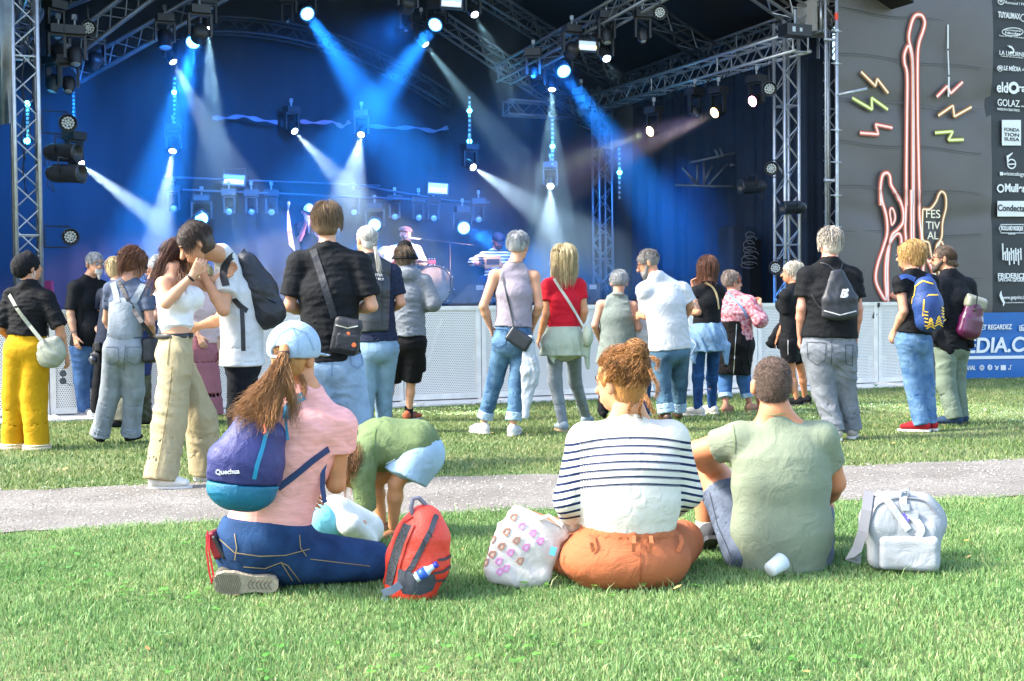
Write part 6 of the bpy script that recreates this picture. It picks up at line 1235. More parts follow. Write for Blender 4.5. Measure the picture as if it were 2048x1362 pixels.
for n_ in 'LR': smesh('sandal', p.foot_prims(n_, r=.03)[:1], mat('tan_leather', '#9a6a44', .6, k=.7), p.root, .006)

# ---- striped woman
p = Person('woman with curly auburn bun, striped sweater and rust trousers sitting cross-legged', 1250, 690, 1178, Y=5.5, yaw=-6, H=1.70, girth=1.12, tone='#dd9f78', headyaw=-42, headpitch=4, headtilt=-4, h=.0075, group=GRP)
p.pose(head=(1240, 764, .02), neck=(1258, 822, .0), sL=(1172, 872, .0), sR=(1340, 868, .02), eL=(1140, 1000, -.02), wL=(1150, 1068, .16), eR=(1372, 985, .05), wR=(1330, 1030, .3), hip=(1252, 1110, 0), waist=(1258, 1030), chest=(1257, 935), hL=(1205, 1120, .03), hR=(1305, 1118, .03), kL=(1050, 1062, .42), kR=(1362, 1085, .42), aL=(1250, 1140, .50), aR=(1190, 1150, .62))
p.body(hands=('relax', 'relax'), arms=1.0); p.eyes(lips='#c07068')
def stripe_mat(cx, cz, period, n0, n1):
    m = bpy.data.materials.new('striped_knit'); m.use_nodes = True; t = m.node_tree; b = t.nodes['Principled BSDF']; N = t.nodes.new; L = t.links.new
    tc = N('ShaderNodeTexCoord'); s = N('ShaderNodeSeparateXYZ'); L(tc.outputs['Object'], s.inputs[0])
    def M(op, x, y=None):
        n = N('ShaderNodeMath'); n.operation = op
        for i, q in enumerate((x, y)):
            if q is None: continue
            if isinstance(q, (int, float)): n.inputs[i].default_value = q
            else: L(q, n.inputs[i])
        return n.outputs[0]
    dx = M('SUBTRACT', s.outputs['X'], cx); sag = M('MULTIPLY', M('MULTIPLY', dx, dx), .5); a = M('ABSOLUTE', dx); big = M('GREATER_THAN', a, .205)
    z = M('SUBTRACT', M('ADD', s.outputs['Z'], sag), cz); q = M('DIVIDE', z, period); fr = M('FRACT', q); st = M('LESS_THAN', fr, .36)
    lo = M('GREATER_THAN', q, M('SUBTRACT', n0, M('MULTIPLY', big, 4.0))); hi = M('LESS_THAN', q, n1)
    dash = M('MULTIPLY', M('MULTIPLY', M('GREATER_THAN', M('FRACT', M('MULTIPLY', s.outputs['X'], 95.0)), .55), M('LESS_THAN', M('ABSOLUTE', M('SUBTRACT', fr, .10)), .05)), M('SUBTRACT', 1.0, big))
    fac = M('MULTIPLY', M('MULTIPLY', M('MULTIPLY', st, lo), hi), M('SUBTRACT', 1.0, dash))
    mx = N('ShaderNodeMix'); mx.data_type = 'RGBA'; mx.inputs[6].default_value = hexc('#f3eee2', .68); mx.inputs[7].default_value = hexc('#1b2c52', .8); L(fac, mx.inputs[0]); L(mx.outputs[2], b.inputs['Base Color'])
    b.inputs['Roughness'].default_value = .9; b.inputs['Specular IOR Level'].default_value = .2
    w_ = N('ShaderNodeTexWave'); w_.inputs['Scale'].default_value = 95; w_.bands_direction = 'Z'; L(tc.outputs['Object'], w_.inputs[0]); bp = N('ShaderNodeBump'); bp.inputs['Strength'].default_value = .25; bp.inputs['Distance'].default_value = .004; L(w_.outputs[0], bp.inputs['Height'])
    n2 = N('ShaderNodeTexNoise'); n2.inputs['Scale'].default_value = 11; n2.inputs['Distortion'].default_value = 1.4; L(tc.outputs['Object'], n2.inputs[0]); b2 = N('ShaderNodeBump'); b2.inputs['Strength'].default_value = .4; b2.inputs['Distance'].default_value = .04; L(n2.outputs[0], b2.inputs['Height']); L(bp.outputs[0], b2.inputs['Normal']); L(b2.outputs[0], b.inputs['Normal']); return m
rl = np.array(p.root.location); czt = at(1258, 967, p.Y-.13)[2]-rl[2]; dz = (at(1258, 878, p.Y-.13)[2]-at(1258, 967, p.Y-.13)[2])/6.0
J = p.J; x = p.mid(); f = p.fw; sm_ = stripe_mat(float((J['neck'])[0]-rl[0]), float(czt-dz*.2), float(dz), -.05, 7.0)
P = [Seg(at(1258, 1058, p.Y), at(1258, 1000, p.Y), (.190, .14), (.205, .15), x, k=.04, flat=(1, 0)), Seg(at(1258, 1000, p.Y), J['chest'], (.205, .15), (.215, .14), x, k=.05), Seg(J['chest'], (J['sL']+J['sR'])/2, (.215, .14), (.165, .10), x, k=.05), Seg(J['sL'], J['sR'], .072, k=.04),
     Seg(J['sL']*.6+J['sR']*.4, J['neck']-UZ*.028, .06, .052, k=.04), Seg(J['sR']*.6+J['sL']*.4, J['neck']-UZ*.028, .06, .052, k=.04)]
for n_ in 'LR': P += [Seg(J['s'+n_], J['e'+n_], .078, .068, k=.03), Seg(J['e'+n_], J['e'+n_]*.2+J['w'+n_]*.8, .066, .052, k=.02, flat=(0, 1))]
P.append(Ell(J['neck']+UZ*.052+f*.02, (.068, .07, .048), [x, f, UZ], k=.008, op=-1))
so2 = smesh('sweater', P, sm_, p.root, .0075, (.004, (8, 8, 20), 27)); p.topo = so2
rust = fabric('#bf6f48', 'rust_cotton', k=.74, var=.06, bump=.2); hx = x
P = [Ell(at(1249, 1118, p.Y), (.268, .175, .125), [V3(1, 0, 0), V3(0, 1, 0), UZ], k=.05), Seg(at(1255, 1100, p.Y), at(1258, 1052, p.Y), (.235, .155), (.188, .135), hx, k=.04, flat=(0, 1)),
     Seg(J['hL'], J['kL'], .13, .09, k=.05), Seg(J['hR'], J['kR'], .13, .095, k=.06), Seg(J['kL'], J['aL'], .085, .07, k=.03), Seg(J['kR'], J['aR'], .09, .07, k=.03)]
ro_ = smesh('rust_trousers', P, rust, p.root, .0075, (.006, (12, 8, 9), 28))
smesh('waistband', [Seg(at(1256, 1096, p.Y), at(1258, 1052, p.Y), (.236, .158), (.196, .142), hx, k=.01, flat=(1, 1))], rust, p.root, .0075, (.006, (44, 44, 2), 7))
smesh('tie_belt', [Seg(at(1256, 1094, p.Y), at(1256.5, 1086, p.Y), (.244, .166), (.238, .162), hx, k=.006, flat=(1, 1))], rust, p.root, .006, (.002, (20, 20, 20), 4))
for px_ in (1188, 1266, 1298, 1354): MB().ribbon([on(ro_, px_, 1072, .016)[0], on(ro_, px_, 1090, .030)[0], on(ro_, px_, 1104, .006)[0]], .016, V3(0, -1, 0), .005).out('belt_loop', rust, p.root)
lines_on(ro_, [[(1281, 1105), (1281, 1165)]], .004, mat('rust_seam', '#8a441e', .8), p.root, name='seam')
MB().box(at(1262, 1064, p.Y-.13), (.05, .02, .02)).out('undershirt_hem', fabric('#bcd8d4', 'aqua_rib'), p.root)
hm = p.hair('#6a3c1c', '#d09250', n=10, vol=.012, fringe=.2, seed=41, thick=.0010, length=.0)
p.pulled(hm, at(1272, 716, p.Y-.03), n=1900, vol=.013, thick=.0011, seed=3, wob=.011, curl=22); p.pulled(hm, at(1272, 716, p.Y-.03), n=260, vol=.022, thick=.0009, seed=4, wob=.016, curl=26)
r_, f_, u_ = p.head_axes(); bn = at(1272, 703, p.Y-.03)
smesh('hair_bun', [Ell(bn, (.044, .042, .04), k=.01)], hm, p.root, .005, (.008, (70, 70, 70), 6)); rg = np.random.default_rng(8); P = np.zeros((260, 16, 3))
for i in range(260):
    a = nrm(rg.normal(size=3)); b_ = nrm(np.cross(a, rg.normal(size=3))); rr = rg.uniform(.036, .054); ph = rg.uniform(0, 6); 
    for j in range(16): q = ph+j*.28; P[i, j] = bn+(a*math.cos(q)+b_*math.sin(q))*rr*(1+.06*math.sin(j*1.7+i))
v, q = tubes_mesh(P, .0013*np.ones(16), 3); link('bun_strands', v, q, hm, p.root, True)
for i, (a, b_, c_) in enumerate((((1290, 790), (1300, 815), (1318, 838)), ((1284, 800), (1276, 825), (1286, 842)), ((1262, 805), (1258, 822), (1266, 836)), ((1300, 740), (1318, 775), (1312, 800)), ((1222, 715), (1205, 740), (1196, 765)), ((1302, 715), (1318, 722), (1312, 742)))):
    p.locks(hm, [at(*a, p.Y-.09), at(*b_, p.Y-.12), at(*c_, p.Y-.11)], n=26, r0=.010, r1=.008, thick=.0011, seed=50+i, wob=.012, curl=1.2)
striped = p

# ---- man in green tee
p = Person('man with shaved head, sage green tee and grey denim shorts, one knee up', 1560, 708, 1145, Y=5.85, yaw=2, H=1.80, girth=1.14, tone='#d88f66', headyaw=3, h=.0075, group=GRP)
p.pose(head=(1545, 768, .02), neck=(1550, 824, .0), sL=(1478, 868, .02), sR=(1642, 866, .0), eL=(1392, 905, .12), wL=(1455, 958, .36), eR=(1668, 965, .1), wR=(1640, 1010, .35), hip=(1562, 1092, 0), waist=(1562, 1010), chest=(1560, 915), hL=(1500, 1100, .05), hR=(1612, 1100, .05), kL=(1408, 915, .40), aL=(1412, 1062, .42), tL=(1395, 1092, .56), kR=(1640, 985, .5), aR=(1640, 1085, .75), tR=(1640, 1100, .9))
p.body(hands=('relax', 'relax'), arms=1.25, legs=1.18); p.eyes(beard='#4a2e1c', beardk=1.0)
gt = fabric('#939e86', 'sage_jersey', k=.64, var=.06, vscale=4); J = p.J; x = p.mid(); f = p.fw
P = [Seg(at(1562, 1128, p.Y), at(1564, 1060, p.Y), (.195, .15), (.212, .165), x, k=.05, flat=(0, 0)), Seg(at(1564, 1060, p.Y), at(1562, 960, p.Y), (.212, .165), (.205, .15), x, k=.05), Seg(at(1562, 960, p.Y), J['chest'], (.205, .15), (.195, .13), x, k=.05), Seg(J['chest'], (J['sL']+J['sR'])/2, (.195, .13), (.16, .085), x, k=.05), Seg(J['sL'], J['sR'], .070, k=.04),
     Seg(J['sL']*.6+J['sR']*.4, J['neck']+UZ*.0, .058, .052, k=.04), Seg(J['sR']*.6+J['sL']*.4, J['neck']+UZ*.0, .058, .052, k=.04), Seg(J['sL'], J['sL']*.45+J['eL']*.55, .078, .076, k=.03, flat=(0, 1)), Seg(J['sR'], J['sR']*.4+J['eR']*.6, .076, .072, k=.03, flat=(0, 1)), Ell(J['neck']+UZ*.062+f*.02, (.068, .07, .045), [x, f, UZ], k=.008, op=-1)]
p.topo = smesh('tee', P, gt, p.root, .0075, (.0045, (6, 6, 16), 44)); lines_on(p.topo, [[(1518, 826), (1545, 830), (1578, 826)], [(1466, 850), (1470, 880), (1468, 905)]], .004, mat('sage_seam', '#74855f', .8), p.root, name='seam')
gs = mat('grey_blue_denim', '#454f60', .85, k=.8, var=.12, vscale=8, col2='#6a7688', bump=.35, bscale=220, spec=.25)
P = [Ell(at(1562, 1105, p.Y+.03), (.20, .15, .10), [V3(1, 0, 0), V3(0, 1, 0), UZ], k=.05), Seg(J['hL'], J['hL']*.38+J['kL']*.62, .125, .088, k=.05, flat=(0, 1)), Seg(J['hR'], J['hR']*.4+J['kR']*.6, .12, .09, k=.05)]
go = smesh('denim_shorts', P, gs, p.root, .0075, (.007, (16, 16, 14), 45)); e_ = J['hL']*.38+J['kL']*.62; d_ = nrm(J['kL']-J['hL'])
smesh('turned_up_cuff', [Seg(e_-d_*.045, e_+d_*.004, .094, .094, flat=(1, 1), k=.01)], gs, p.root, .0075)
lines_on(go, [[(1420, 985), (1436, 1050), (1462, 1110)]], .003, mat('dark_seam', '#2c3442', .8), p.root, name='seam')
for n_ in 'LR': a = J['a'+n_]; smesh('sock', [Seg(a+UZ*.05, a-UZ*.03, .050, .046, k=.01, flat=(1, 0))], fabric('#cfd2cc', 'sock_rib'), p.root, .0065, (.003, (30, 30, 4), 2))
p.shoe(fabric('#4a4c50', 'dark_sneaker', var=.2), mat('dark_sole2', '#33353a', .8))
# shaved hair: skin-tight cap and short stubble
r_, f_, u_ = p.head_axes(); c = J['head']; k = p.kh; w = lambda x, y, z: c+r_*x*k+f_*y*k+u_*z*k; bz = mat('buzzed_hair', '#4c3a30', .8, k=.55, var=.3, vscale=30, bump=.6, bscale=260, col2='#7c6252')
ho = smesh('hair', [Ell(w(0, -.012, .028), (.0775*k, .0965*k, .0905*k), [r_, f_, u_]), Ell(w(0, -.03, -.03), (.066*k, .07*k, .06*k), [r_, f_, u_], k=.03), Ell(w(0, .10, -.045), (.075, .075, .10), [r_, f_, u_], op=-1, k=.01), Plane(w(0, 0, -.085), -u_), Ell(w(-.09, .0, -.03), (.03, .03, .045), op=-1, k=.01), Ell(w(.09, .0, -.03), (.03, .03, .045), op=-1, k=.01)], bz, p.root, .005)
rg = np.random.default_rng(3); V = np.array([v.co for v in ho.data.vertices]); Nn = np.array([v.normal for v in ho.data.vertices]); ii = rg.integers(0, len(V), 5000); b0 = V[ii]+rg.normal(0, .002, (5000, 3)); dd = Nn[ii]*.5+np.array([0, .0, -.35])+rg.normal(0, .25, (5000, 3)); dd /= np.linalg.norm(dd, axis=1, keepdims=True)
v, q = tubes_mesh(np.stack([b0, b0+dd*.004, b0+dd*.008], 1), np.array([.0009, .0007, .0003]), 3); link('hair_stubble', v, q, mat('stubble', '#4a3830', .6, k=.55, col2='#a08878', isl=1.0), ho, True, world=False)
MB().tube([w(-.083, -.0, .004), w(-.083, .05, .008), w(-.06, .10, .008)], .0028, 6).out('glasses', blackp, p.root, True)

# ================================================================ bags on the grass
# red backpack
Yr = 5.35; bk = empty('red_backpack', gnd(830, 1190), 'coral red daypack with dark grey mesh pocket and zip standing on the grass', 'backpack'); red = mat('coral_nylon', '#ea4430', .5, k=.85, var=.1, vscale=6, bump=.3, bscale=170); dgy = mat('charcoal_nylon', '#3b424d', .6, k=.75, var=.15, bump=.3, bscale=170); mesh_ = mat('black_mesh', '#4a5156', .7, k=.6, bump=1.0, bscale=130, var=.6, vscale=150)
Xr = nrm(V3(.95, -.25, 0)); prof = [(at(822, 1172, Yr), .108), (at(836, 1120, Yr), .125), (at(846, 1070, Yr), .105), (at(852, 1034, Yr), .062)]
P = [Seg(prof[i][0], prof[i+1][0], (prof[i][1], .095), (prof[i+1][1], .09 if i < 2 else .05), Xr, k=.04) for i in range(3)]; P[0].flat = (0, 0)
ob = smesh('bag_body', P, red, bk, .0065, (.007, (14, 14, 22), 33))
Pb = [Seg(at(795, 1178, Yr-.02), at(810, 1110, Yr-.02), (.05, .085), (.045, .09), Xr, k=.03), Seg(at(810, 1110, Yr-.02), at(832, 1040, Yr-.02), (.045, .09), (.035, .05), Xr, k=.03)]

0 and patch_on(ob, [(770, 1170), (779, 1130), (793, 1082), (808, 1048), (824, 1040), (816, 1078), (803, 1120), (792, 1172)], mesh_, bk, 'mesh_panel', .004)
lines_on(ob, [[(778, 1170), (787, 1128), (801, 1084), (817, 1050)]], .046, mesh_, bk, name='mesh_panel', off=.003); lines_on(ob, [[(792, 1172), (800, 1128), (813, 1086), (828, 1050)], [(770, 1168), (778, 1126), (791, 1082), (808, 1046), (826, 1034)]], .010, mat('red_edge', '#c8301e', .5, k=.8), bk, name='edge_piping', off=.006)
zo = lines_on(ob, [[(872, 1030), (862, 1060), (844, 1095), (826, 1130), (812, 1150)]], .022, dgy, bk, name='zip_flap', off=.004)
MB().tube([at(858, 1062, Yr-.13), at(864, 1074, Yr-.13)], .003, 6).tube([at(846, 1078, Yr-.13), at(850, 1092, Yr-.13)], .003, 6).out('zip_pull', blackp, bk)
patch_on(ob, [(800, 1136), (834, 1146), (866, 1146), (870, 1158), (862, 1178), (840, 1188), (808, 1186), (798, 1168)], dgy, bk, 'front_pocket', .014)
lines_on(ob, [[(866, 1146), (885, 1142), (903, 1130)], [(872, 1160), (890, 1158), (905, 1146)], [(876, 1120), (890, 1118), (904, 1108)]], .010, dgy, bk, name='side_strap', off=.006)
MB().tube([at(827, 1036, Yr-.03), at(822, 1015, Yr-.03), at(826, 997, Yr-.03), at(838, 996, Yr-.02), at(850, 1008, Yr), at(852, 1016, Yr)], .009, 8).out('grab_handle', mat('grey_webbing', '#7d7f90', .7, k=.75), bk, True)
MB().ribbon([at(765, 1186, Yr-.1), at(785, 1180, Yr-.12), at(802, 1168, Yr-.12)], .03, V3(0, -1, 0), .006).ribbon([at(768, 1192, Yr-.1), at(772, 1206, Yr-.11)], .025, V3(0, -1, 0), .004).out('bottom_strap', mat('slate_webbing', '#5c6c80', .6, k=.75), bk)
wb = empty('water_bottle', at(856, 1140, Yr-.1), 'small water bottle with blue label and cap in the red daypack pocket', 'bottle'); c = at(853, 1142, Yr-.10); d = nrm(V3(.7, 0, .45)); MB().lathe(c-d*.05, d, [(0, .022), (.05, .022), (.07, .012), (.085, .010)], 14).out('bottle_body', mat('clear_plastic', '#cfe2ee', .1, k=.8), wb, True); MB().lathe(c-d*.035, d, [(0, .0228), (.035, .0228)], 14).out('label_band', mat('blue_label', '#2a56b8', .4), wb, True); MB().lathe(c+d*.036, d, [(0, .012), (.016, .012)], 12).out('bottle_cap', mat('blue_cap', '#2238a8', .4), wb, True)
# tote
bk = empty('tote_bag', gnd(1040, 1172), 'white cotton tote bag printed with rows of small pink and tan shells', 'tote bag'); Yt = 5.5; tm = fabric('#f3ece6', 'tote_cotton', k=.62, var=.04, bump=.15); 
P = [Seg(at(1030, 1152, Yt), at(1052, 1085, Yt), (.135, .05), (.14, .045), nrm(V3(1, .1, -.3)), k=.04), Seg(at(1052, 1085, Yt), at(1075, 1050, Yt+.02), (.14, .045), (.12, .03), nrm(V3(1, .1, -.4)), k=.03, flat=(0, 0)), Seg(at(990, 1150, Yt), at(1085, 1150, Yt), .035, k=.03), Seg(at(1032, 1025, Yt+.03), at(1130, 1068, Yt+.03), .022, .02, k=.04)]
to = smesh('bag_cloth', P, tm, bk, .0065, (.010, (16, 16, 16), 51)); pk, tn = mat('print_pink', '#d98ac0', .8, k=.8), mat('print_tan', '#c08a74', .8, k=.7); a_, b_ = [], []
for j, (x_, y_) in enumerate([(1027, 1034), (1043, 1052), (1013, 1063), (1065, 1066), (1033, 1080), (1080, 1082), (1003, 1092), (1052, 1094), (985, 1078), (1021, 1104), (1040, 1121), (998, 1122), (969, 1098), (1012, 1136), (971, 1124), (1000, 1142), (985, 1108)]):
    w_ = 7; (a_ if j % 2 else b_).append([(x_-w_, y_+2), (x_-2, y_-5), (x_+w_, y_-5), (x_+4, y_+4), (x_, y_+8), (x_-w_, y_+2)])
for L_, m_, w2 in ((a_, pk, .006), (b_, tn, .006)): lines_on(to, L_, w2, m_, bk, name='shell_print', sub=2); 
for k_, (L_, m2) in enumerate(((a_, mat('print_pink_light', '#ecc6e2', .8, k=.8)), (b_, mat('print_tan_light', '#ddbfae', .8, k=.75)))):
    for q in L_: patch_on(to, q[:-1], m2, bk, 'shell_print', .0012)
MB().ribbon([at(1075, 1040, Yt-.02), at(1098, 1032, Yt+.02), at(1125, 1052, Yt), at(1134, 1066, Yt)], .02, V3(0, -.6, 1), .004).out('bag_handle', tm, bk); MB().box(at(1106, 1102, Yt-.07), (.025, .004, .035), [nrm(V3(1, 0, -.3)), V3(0, 1, 0), nrm(V3(.3, 0, 1))]).out('label_tag', mat('blue_tag', '#5fb0d8', .6), bk)
# grey bag
Yg = 5.75; bk = empty('canvas_bag', gnd(1808, 1134), 'light grey canvas backpack with buckles standing on the grass at the right', 'backpack'); gc = fabric('#b4bac0', 'pale_canvas', k=.62, var=.08, bump=.15, bscale=260, vscale=5); Xg = nrm(V3(.98, -.2, 0)); Yv = nrm(np.cross(UZ, Xg))
P = [Box(at(1806, 1088, Yg), (.150, .085, .105), [Xg, Yv, UZ], .045, k=.04), Seg(at(1752, 1040, Yg), at(1858, 1040, Yg), (.075, .08), k=.06), Seg(at(1770, 1005, Yg), at(1840, 1008, Yg), (.055, .05), k=.06)]
go = smesh('bag_body', P, gc, bk, .0065, (.006, (10, 10, 16), 61)); smesh('front_pocket', [Box(at(1818, 1106, Yg-.085), (.125, .03, .075), [Xg, Yv, UZ], .028)], gc, bk, .0065, (.006, (12, 12, 20), 62))
lt_, gw = mat('pale_webbing', '#b4b9c4', .7, k=.8, bump=.4, bscale=200), mat('grey_webbing2', '#85868c', .7, k=.7)
strap(go, [(1752, 985), (1775, 1002), (1800, 1038), (1816, 1060)], .030, lt_, bk, name='top_strap', off=.006); strap(go, [(1808, 985), (1803, 1010), (1820, 1030), (1845, 1058), (1835, 1072)], .030, lt_, bk, name='top_strap', off=.009); strap(go, [(1742, 1040), (1752, 1010), (1790, 995), (1850, 1000), (1872, 1030)], .008, mat('zip_grey', '#8a8d94', .5, k=.7), bk, name='zip', off=.006)
MB().tube([at(1800, 998, Yg-.05), at(1803, 982, Yg-.05), at(1815, 980, Yg-.05), at(1816, 996, Yg-.05)], .009, 8).out('grab_handle', lt_, bk, True)
MB().ribbon([at(1738, 982, Yg-.0), at(1733, 1020, Yg-.06), at(1726, 1062, Yg-.08), at(1714, 1098, Yg-.08), at(1700, 1116, Yg-.08), at(1722, 1118, Yg-.06)], .042, V3(-.3, -1, 0), .005).out('shoulder_strap', gw, bk)
c, n_ = on(go, 1824, 1030, .012); MB().box(c, (.045, .012, .035), [Xg, Yv, UZ]).box(c+V3(-.03, 0, .03), (.03, .012, .025), [Xg, Yv, UZ]).out('buckle', mat('pale_buckle', '#a9adb6', .4, k=.8), bk)
patch_on(go, [(1812+9*math.cos(a), 1034+11*math.sin(a)) for a in np.linspace(0, 2*PI, 12)[:-1]], mat('violet_patch', '#5a4fb4', .6), bk, 'round_patch', .008)
# cup
cp = empty('paper_cup', gnd(1550, 1150), 'crumpled white paper cup with orange print lying behind the green tee man', 'cup'); c = at(1540, 1140, 5.55); d = nrm(V3(.62, .45, .28)); MB().lathe(c, d, [(0, .030), (.002, .031), (.080, .038), (.081, .034), (.02, .028)], 24).out('cup_body', mat('white_card', '#dfe6ea', .5, k=.8), cp, True); mb = MB()
x_ = nrm(np.cross(d, UZ)); y_ = np.cross(d, x_)
for i in range(9): a = 1.2+i*.28; mb.tube([c+d*(.065+.012*math.sin(i*2.1+j))+(x_*math.cos(a+j*.07)+y_*math.sin(a+j*.07))*.0372 for j in range(3)], .0022, 5); mb.tube([c+d*.045+(x_*math.cos(a+j*.07)+y_*math.sin(a+j*.07))*.0352 for j in range(3)], .0015, 5)
mb.out('orange_print', mat('orange_ink', '#e0601c', .5), cp)
# ================================================================ unlit lamps, rods, LED strips on the stage
def par_can(px, py, Y, d, label, L=.42, r=.10):
    p = at(px, py, Y); d = nrm(d); root = empty('par_can', p, label, 'stage lamp', 'black par can lamps'); m = mat('par_black', '#2b3138', .4, .2, k=.7, var=.2, vscale=10, bump=.2, bscale=50)
    MB().lathe(p-d*L*.5, d, [(0, r*.35), (.03, r*.7), (.09, r*.93), (.10, r), (L-.03, r), (L-.028, r*1.08), (L, r*1.08), (L-.002, r*.9), (L-.06, r*.88)], 24).out('can', m, root, True)
    MB().lathe(p+d*(L*.5-.07), d, [(0, r*.86), (.01, r*.5)], 20).out('lens', lens_off, root, True)
    s = nrm(np.cross(d, UZ)); MB().tube([p-s*(r+.015), p-s*(r+.015)+UZ*.17, p+s*(r+.015)+UZ*.17, p+s*(r+.015)], .009, 6).out('yoke', blackm, root, True)
    MB().tube([p-d*L*.45-UZ*.02, p-d*L*.5-UZ*.14, p-d*L*.3-UZ*.2, p-d*L*.52+UZ*.05], .006, 5).out('cable', blackp, root, True); return root
par_can(122, 305, 15.0, V3(.97, -.25, -.06), 'upper of two black par cans on the left tower'); par_can(129, 347, 14.8, V3(.97, -.25, -.04), 'lower of two black par cans on the left tower', L=.44)
par_can(1506, 373, 19.5, V3(-.95, -.25, -.06), 'black par can on the right tower pointing left', L=.40); par_can(1588, 415, 19.3, V3(-.97, -.2, -.04), 'short black par can on the right tower below the others', L=.36, r=.095)
def led_par(px, py, Y, d, label, r=.10, arm=None, group='silver LED par lamps facing the camera'):
    p = at(px, py, Y); d = nrm(d); root = empty('led_par_lamp', p, label, 'stage lamp', group)
    MB().lathe(p-d*.16, d, [(0, r*.6), (.03, r*.95), (.14, r*1.05), (.16, r*1.12), (.175, r*1.12), (.175, r*1.0), (.15, r*.98)], 24).out('housing', blackp, root, True)
    mb = MB(); leds(mb, p-d*.012, d, r*.84, 3, r*.16); mb.out('led_lenses', mat('led_silver', '#d9dcd6', .25, .3, k=.75), root)
    MB().lathe(p-d*.02, d, [(0, r*.97), (.004, r*.9)], 20).out('front_plate', mat('led_plate', '#8d9088', .4, .3, k=.6), root)
    if arm: a = p+SU*arm; MB().tube([p+UZ*(r+.03), a+UZ*(r+.03), a+UZ*.05, a-UZ*.1, a-UZ*(r+.03), p-UZ*(r+.03)], .009, 6).out('bracket', blackm, root, True)
    else: MB().tube([p+UZ*r, p+UZ*(r+.12)-d*.1, p+UZ*(r+.2)-d*.1], .012, 6).out('bracket', blackm, root, True)
    return root
tc_ = lambda px, py, Y: CAM-at(px, py, Y)
for px, py, Y, r, arm, lab in ((177, 56, 16.5, .088, None, 'silver LED par at the top of the left lamp cluster'), (136, 246, 15.3, .093, -.28, 'silver LED par on a bracket halfway up the left tower'), (141, 474, 15.3, .088, -.28, 'silver LED par low on the left tower, above the goateed man'),
    (1320, 25, 18.4, .09, None, 'silver LED par on the lamp truss at the top'), (1539, 178, 19.2, .095, None, 'silver LED par under the right end of the side truss'), (1543, 337, 19.2, .09, .2, 'silver LED par halfway up the right tower'), (1551, 536, 19.2, .088, .2, 'silver LED par low on the right tower')):
    led_par(px, py, Y, nrm(tc_(px, py, Y))+V3(.1, 0, -.15), lab, r, arm)
# hanging cluster of moving heads at upper left, dark heads elsewhere
for px, py, Y, d, r, big, lab in ((118, 62, 16.6, (.5, -.3, -.8), .07, 1.0, 'dark moving head at the top of the left cluster'), (122, 112, 16.4, (.35, -.5, -.8), .08, 1.1, 'big dark moving head in the middle of the left cluster'), (151, 118, 16.0, (.15, -.4, -1), .075, 1.0, 'brownish moving head pointing down in the left cluster'), (137, 172, 16.2, (.1, -.6, -1), .06, .9, 'lowest dark moving head of the left cluster'), (103, 172, 17.5, (-.2, -.3, -1), .07, 1, 'dark moving head at the back of the left cluster'),
    (331, 85, 19.4, (.1, -.3, -1), .09, 1.2, 'large dark moving head hanging left of the round blue lamp'), (1215, 75, 19.4, (.1, -.4, -1), .07, 1, 'dark moving head under the lamp truss, left one'), (1287, 72, 19.2, (.1, -.4, -1), .06, .9, 'dark moving head under the lamp truss, right one'), (1066, 142, 20.5, (-.1, -.7, -.9), .06, .8, 'small moving head hanging left of the right blue wash lamp'), (812, 50, 21.5, (0, -.7, -.9), .05, .7, 'small dark lamp under the roof left of the top centre blue lamp'), (1395, 220, 20.6, (.4, -.5, -.8), .055, .8, 'dark moving head under the side truss between two warm lamps'), (575, 32, 21, (0, -.8, -.8), .045, .6, 'small dark lamp beside the top left blue wash lamp')):
    p = at(px, py+12, Y); moving_head(p, V3(*d), lab, lens_off, r=r*.8*big, L=.24*big, R_=.085*big, group='unlit moving heads')
for i, (px, py) in enumerate(((347, 418), (458, 424), (503, 425), (543, 425), (708, 425), (790, 434), (838, 436), (868, 437), (958, 440))):
    p = at(px, py, Yc(px, 23.3, .5)); moving_head(p, V3(.1, -.8, -.35), ['small unlit moving head, leftmost of the rear row', 'small unlit moving head behind the couple, second of the rear row', 'small unlit moving head left of the harmonica player', 'small unlit moving head nearest the harmonica player', 'small unlit moving head behind the ponytailed man', 'small unlit moving head left of the guitarist\'s cap', 'small unlit moving head above the guitarist', 'small unlit moving head above the mic boom', 'small unlit moving head, rightmost of the rear row'][i], mat('clear_lens', '#d6dfe6', .1, .5, k=.9), r=.055, L=.13, R_=.055, group='rear row of small moving heads')
for px, py, Y, emm, lab, tx, ty in ((1299, 263, 20.8, LED_Y, 'small warm yellow spot under the side truss, leftmost warm lamp', 1180, 310), (1428, 226, 20.0, LED_O, 'orange glowing lamp under the middle of the side truss', 1300, 290), (1504, 203, 19.5, LED_P, 'pink glowing lamp under the right end of the side truss', 1330, 262)):
    p = at(px, py, Y); d = dirto(p, tx, ty, Y+.3); dv = nrm(d*.55+nrm(CAM-p)*.6); rt = moving_head(p, dv, lab, emm, r=.075, L=.2, R_=.09, group='warm lamps on the side truss')
    spot(rt, p+dv*.04, d, {'lit_lens_warm': (1, .85, .45), 'lit_lens_orange': (1, .6, .45), 'lit_lens_pink': (.9, .5, .85)}[emm.name.split('.')[0]], 170*E, 15, .5, rad=.05)
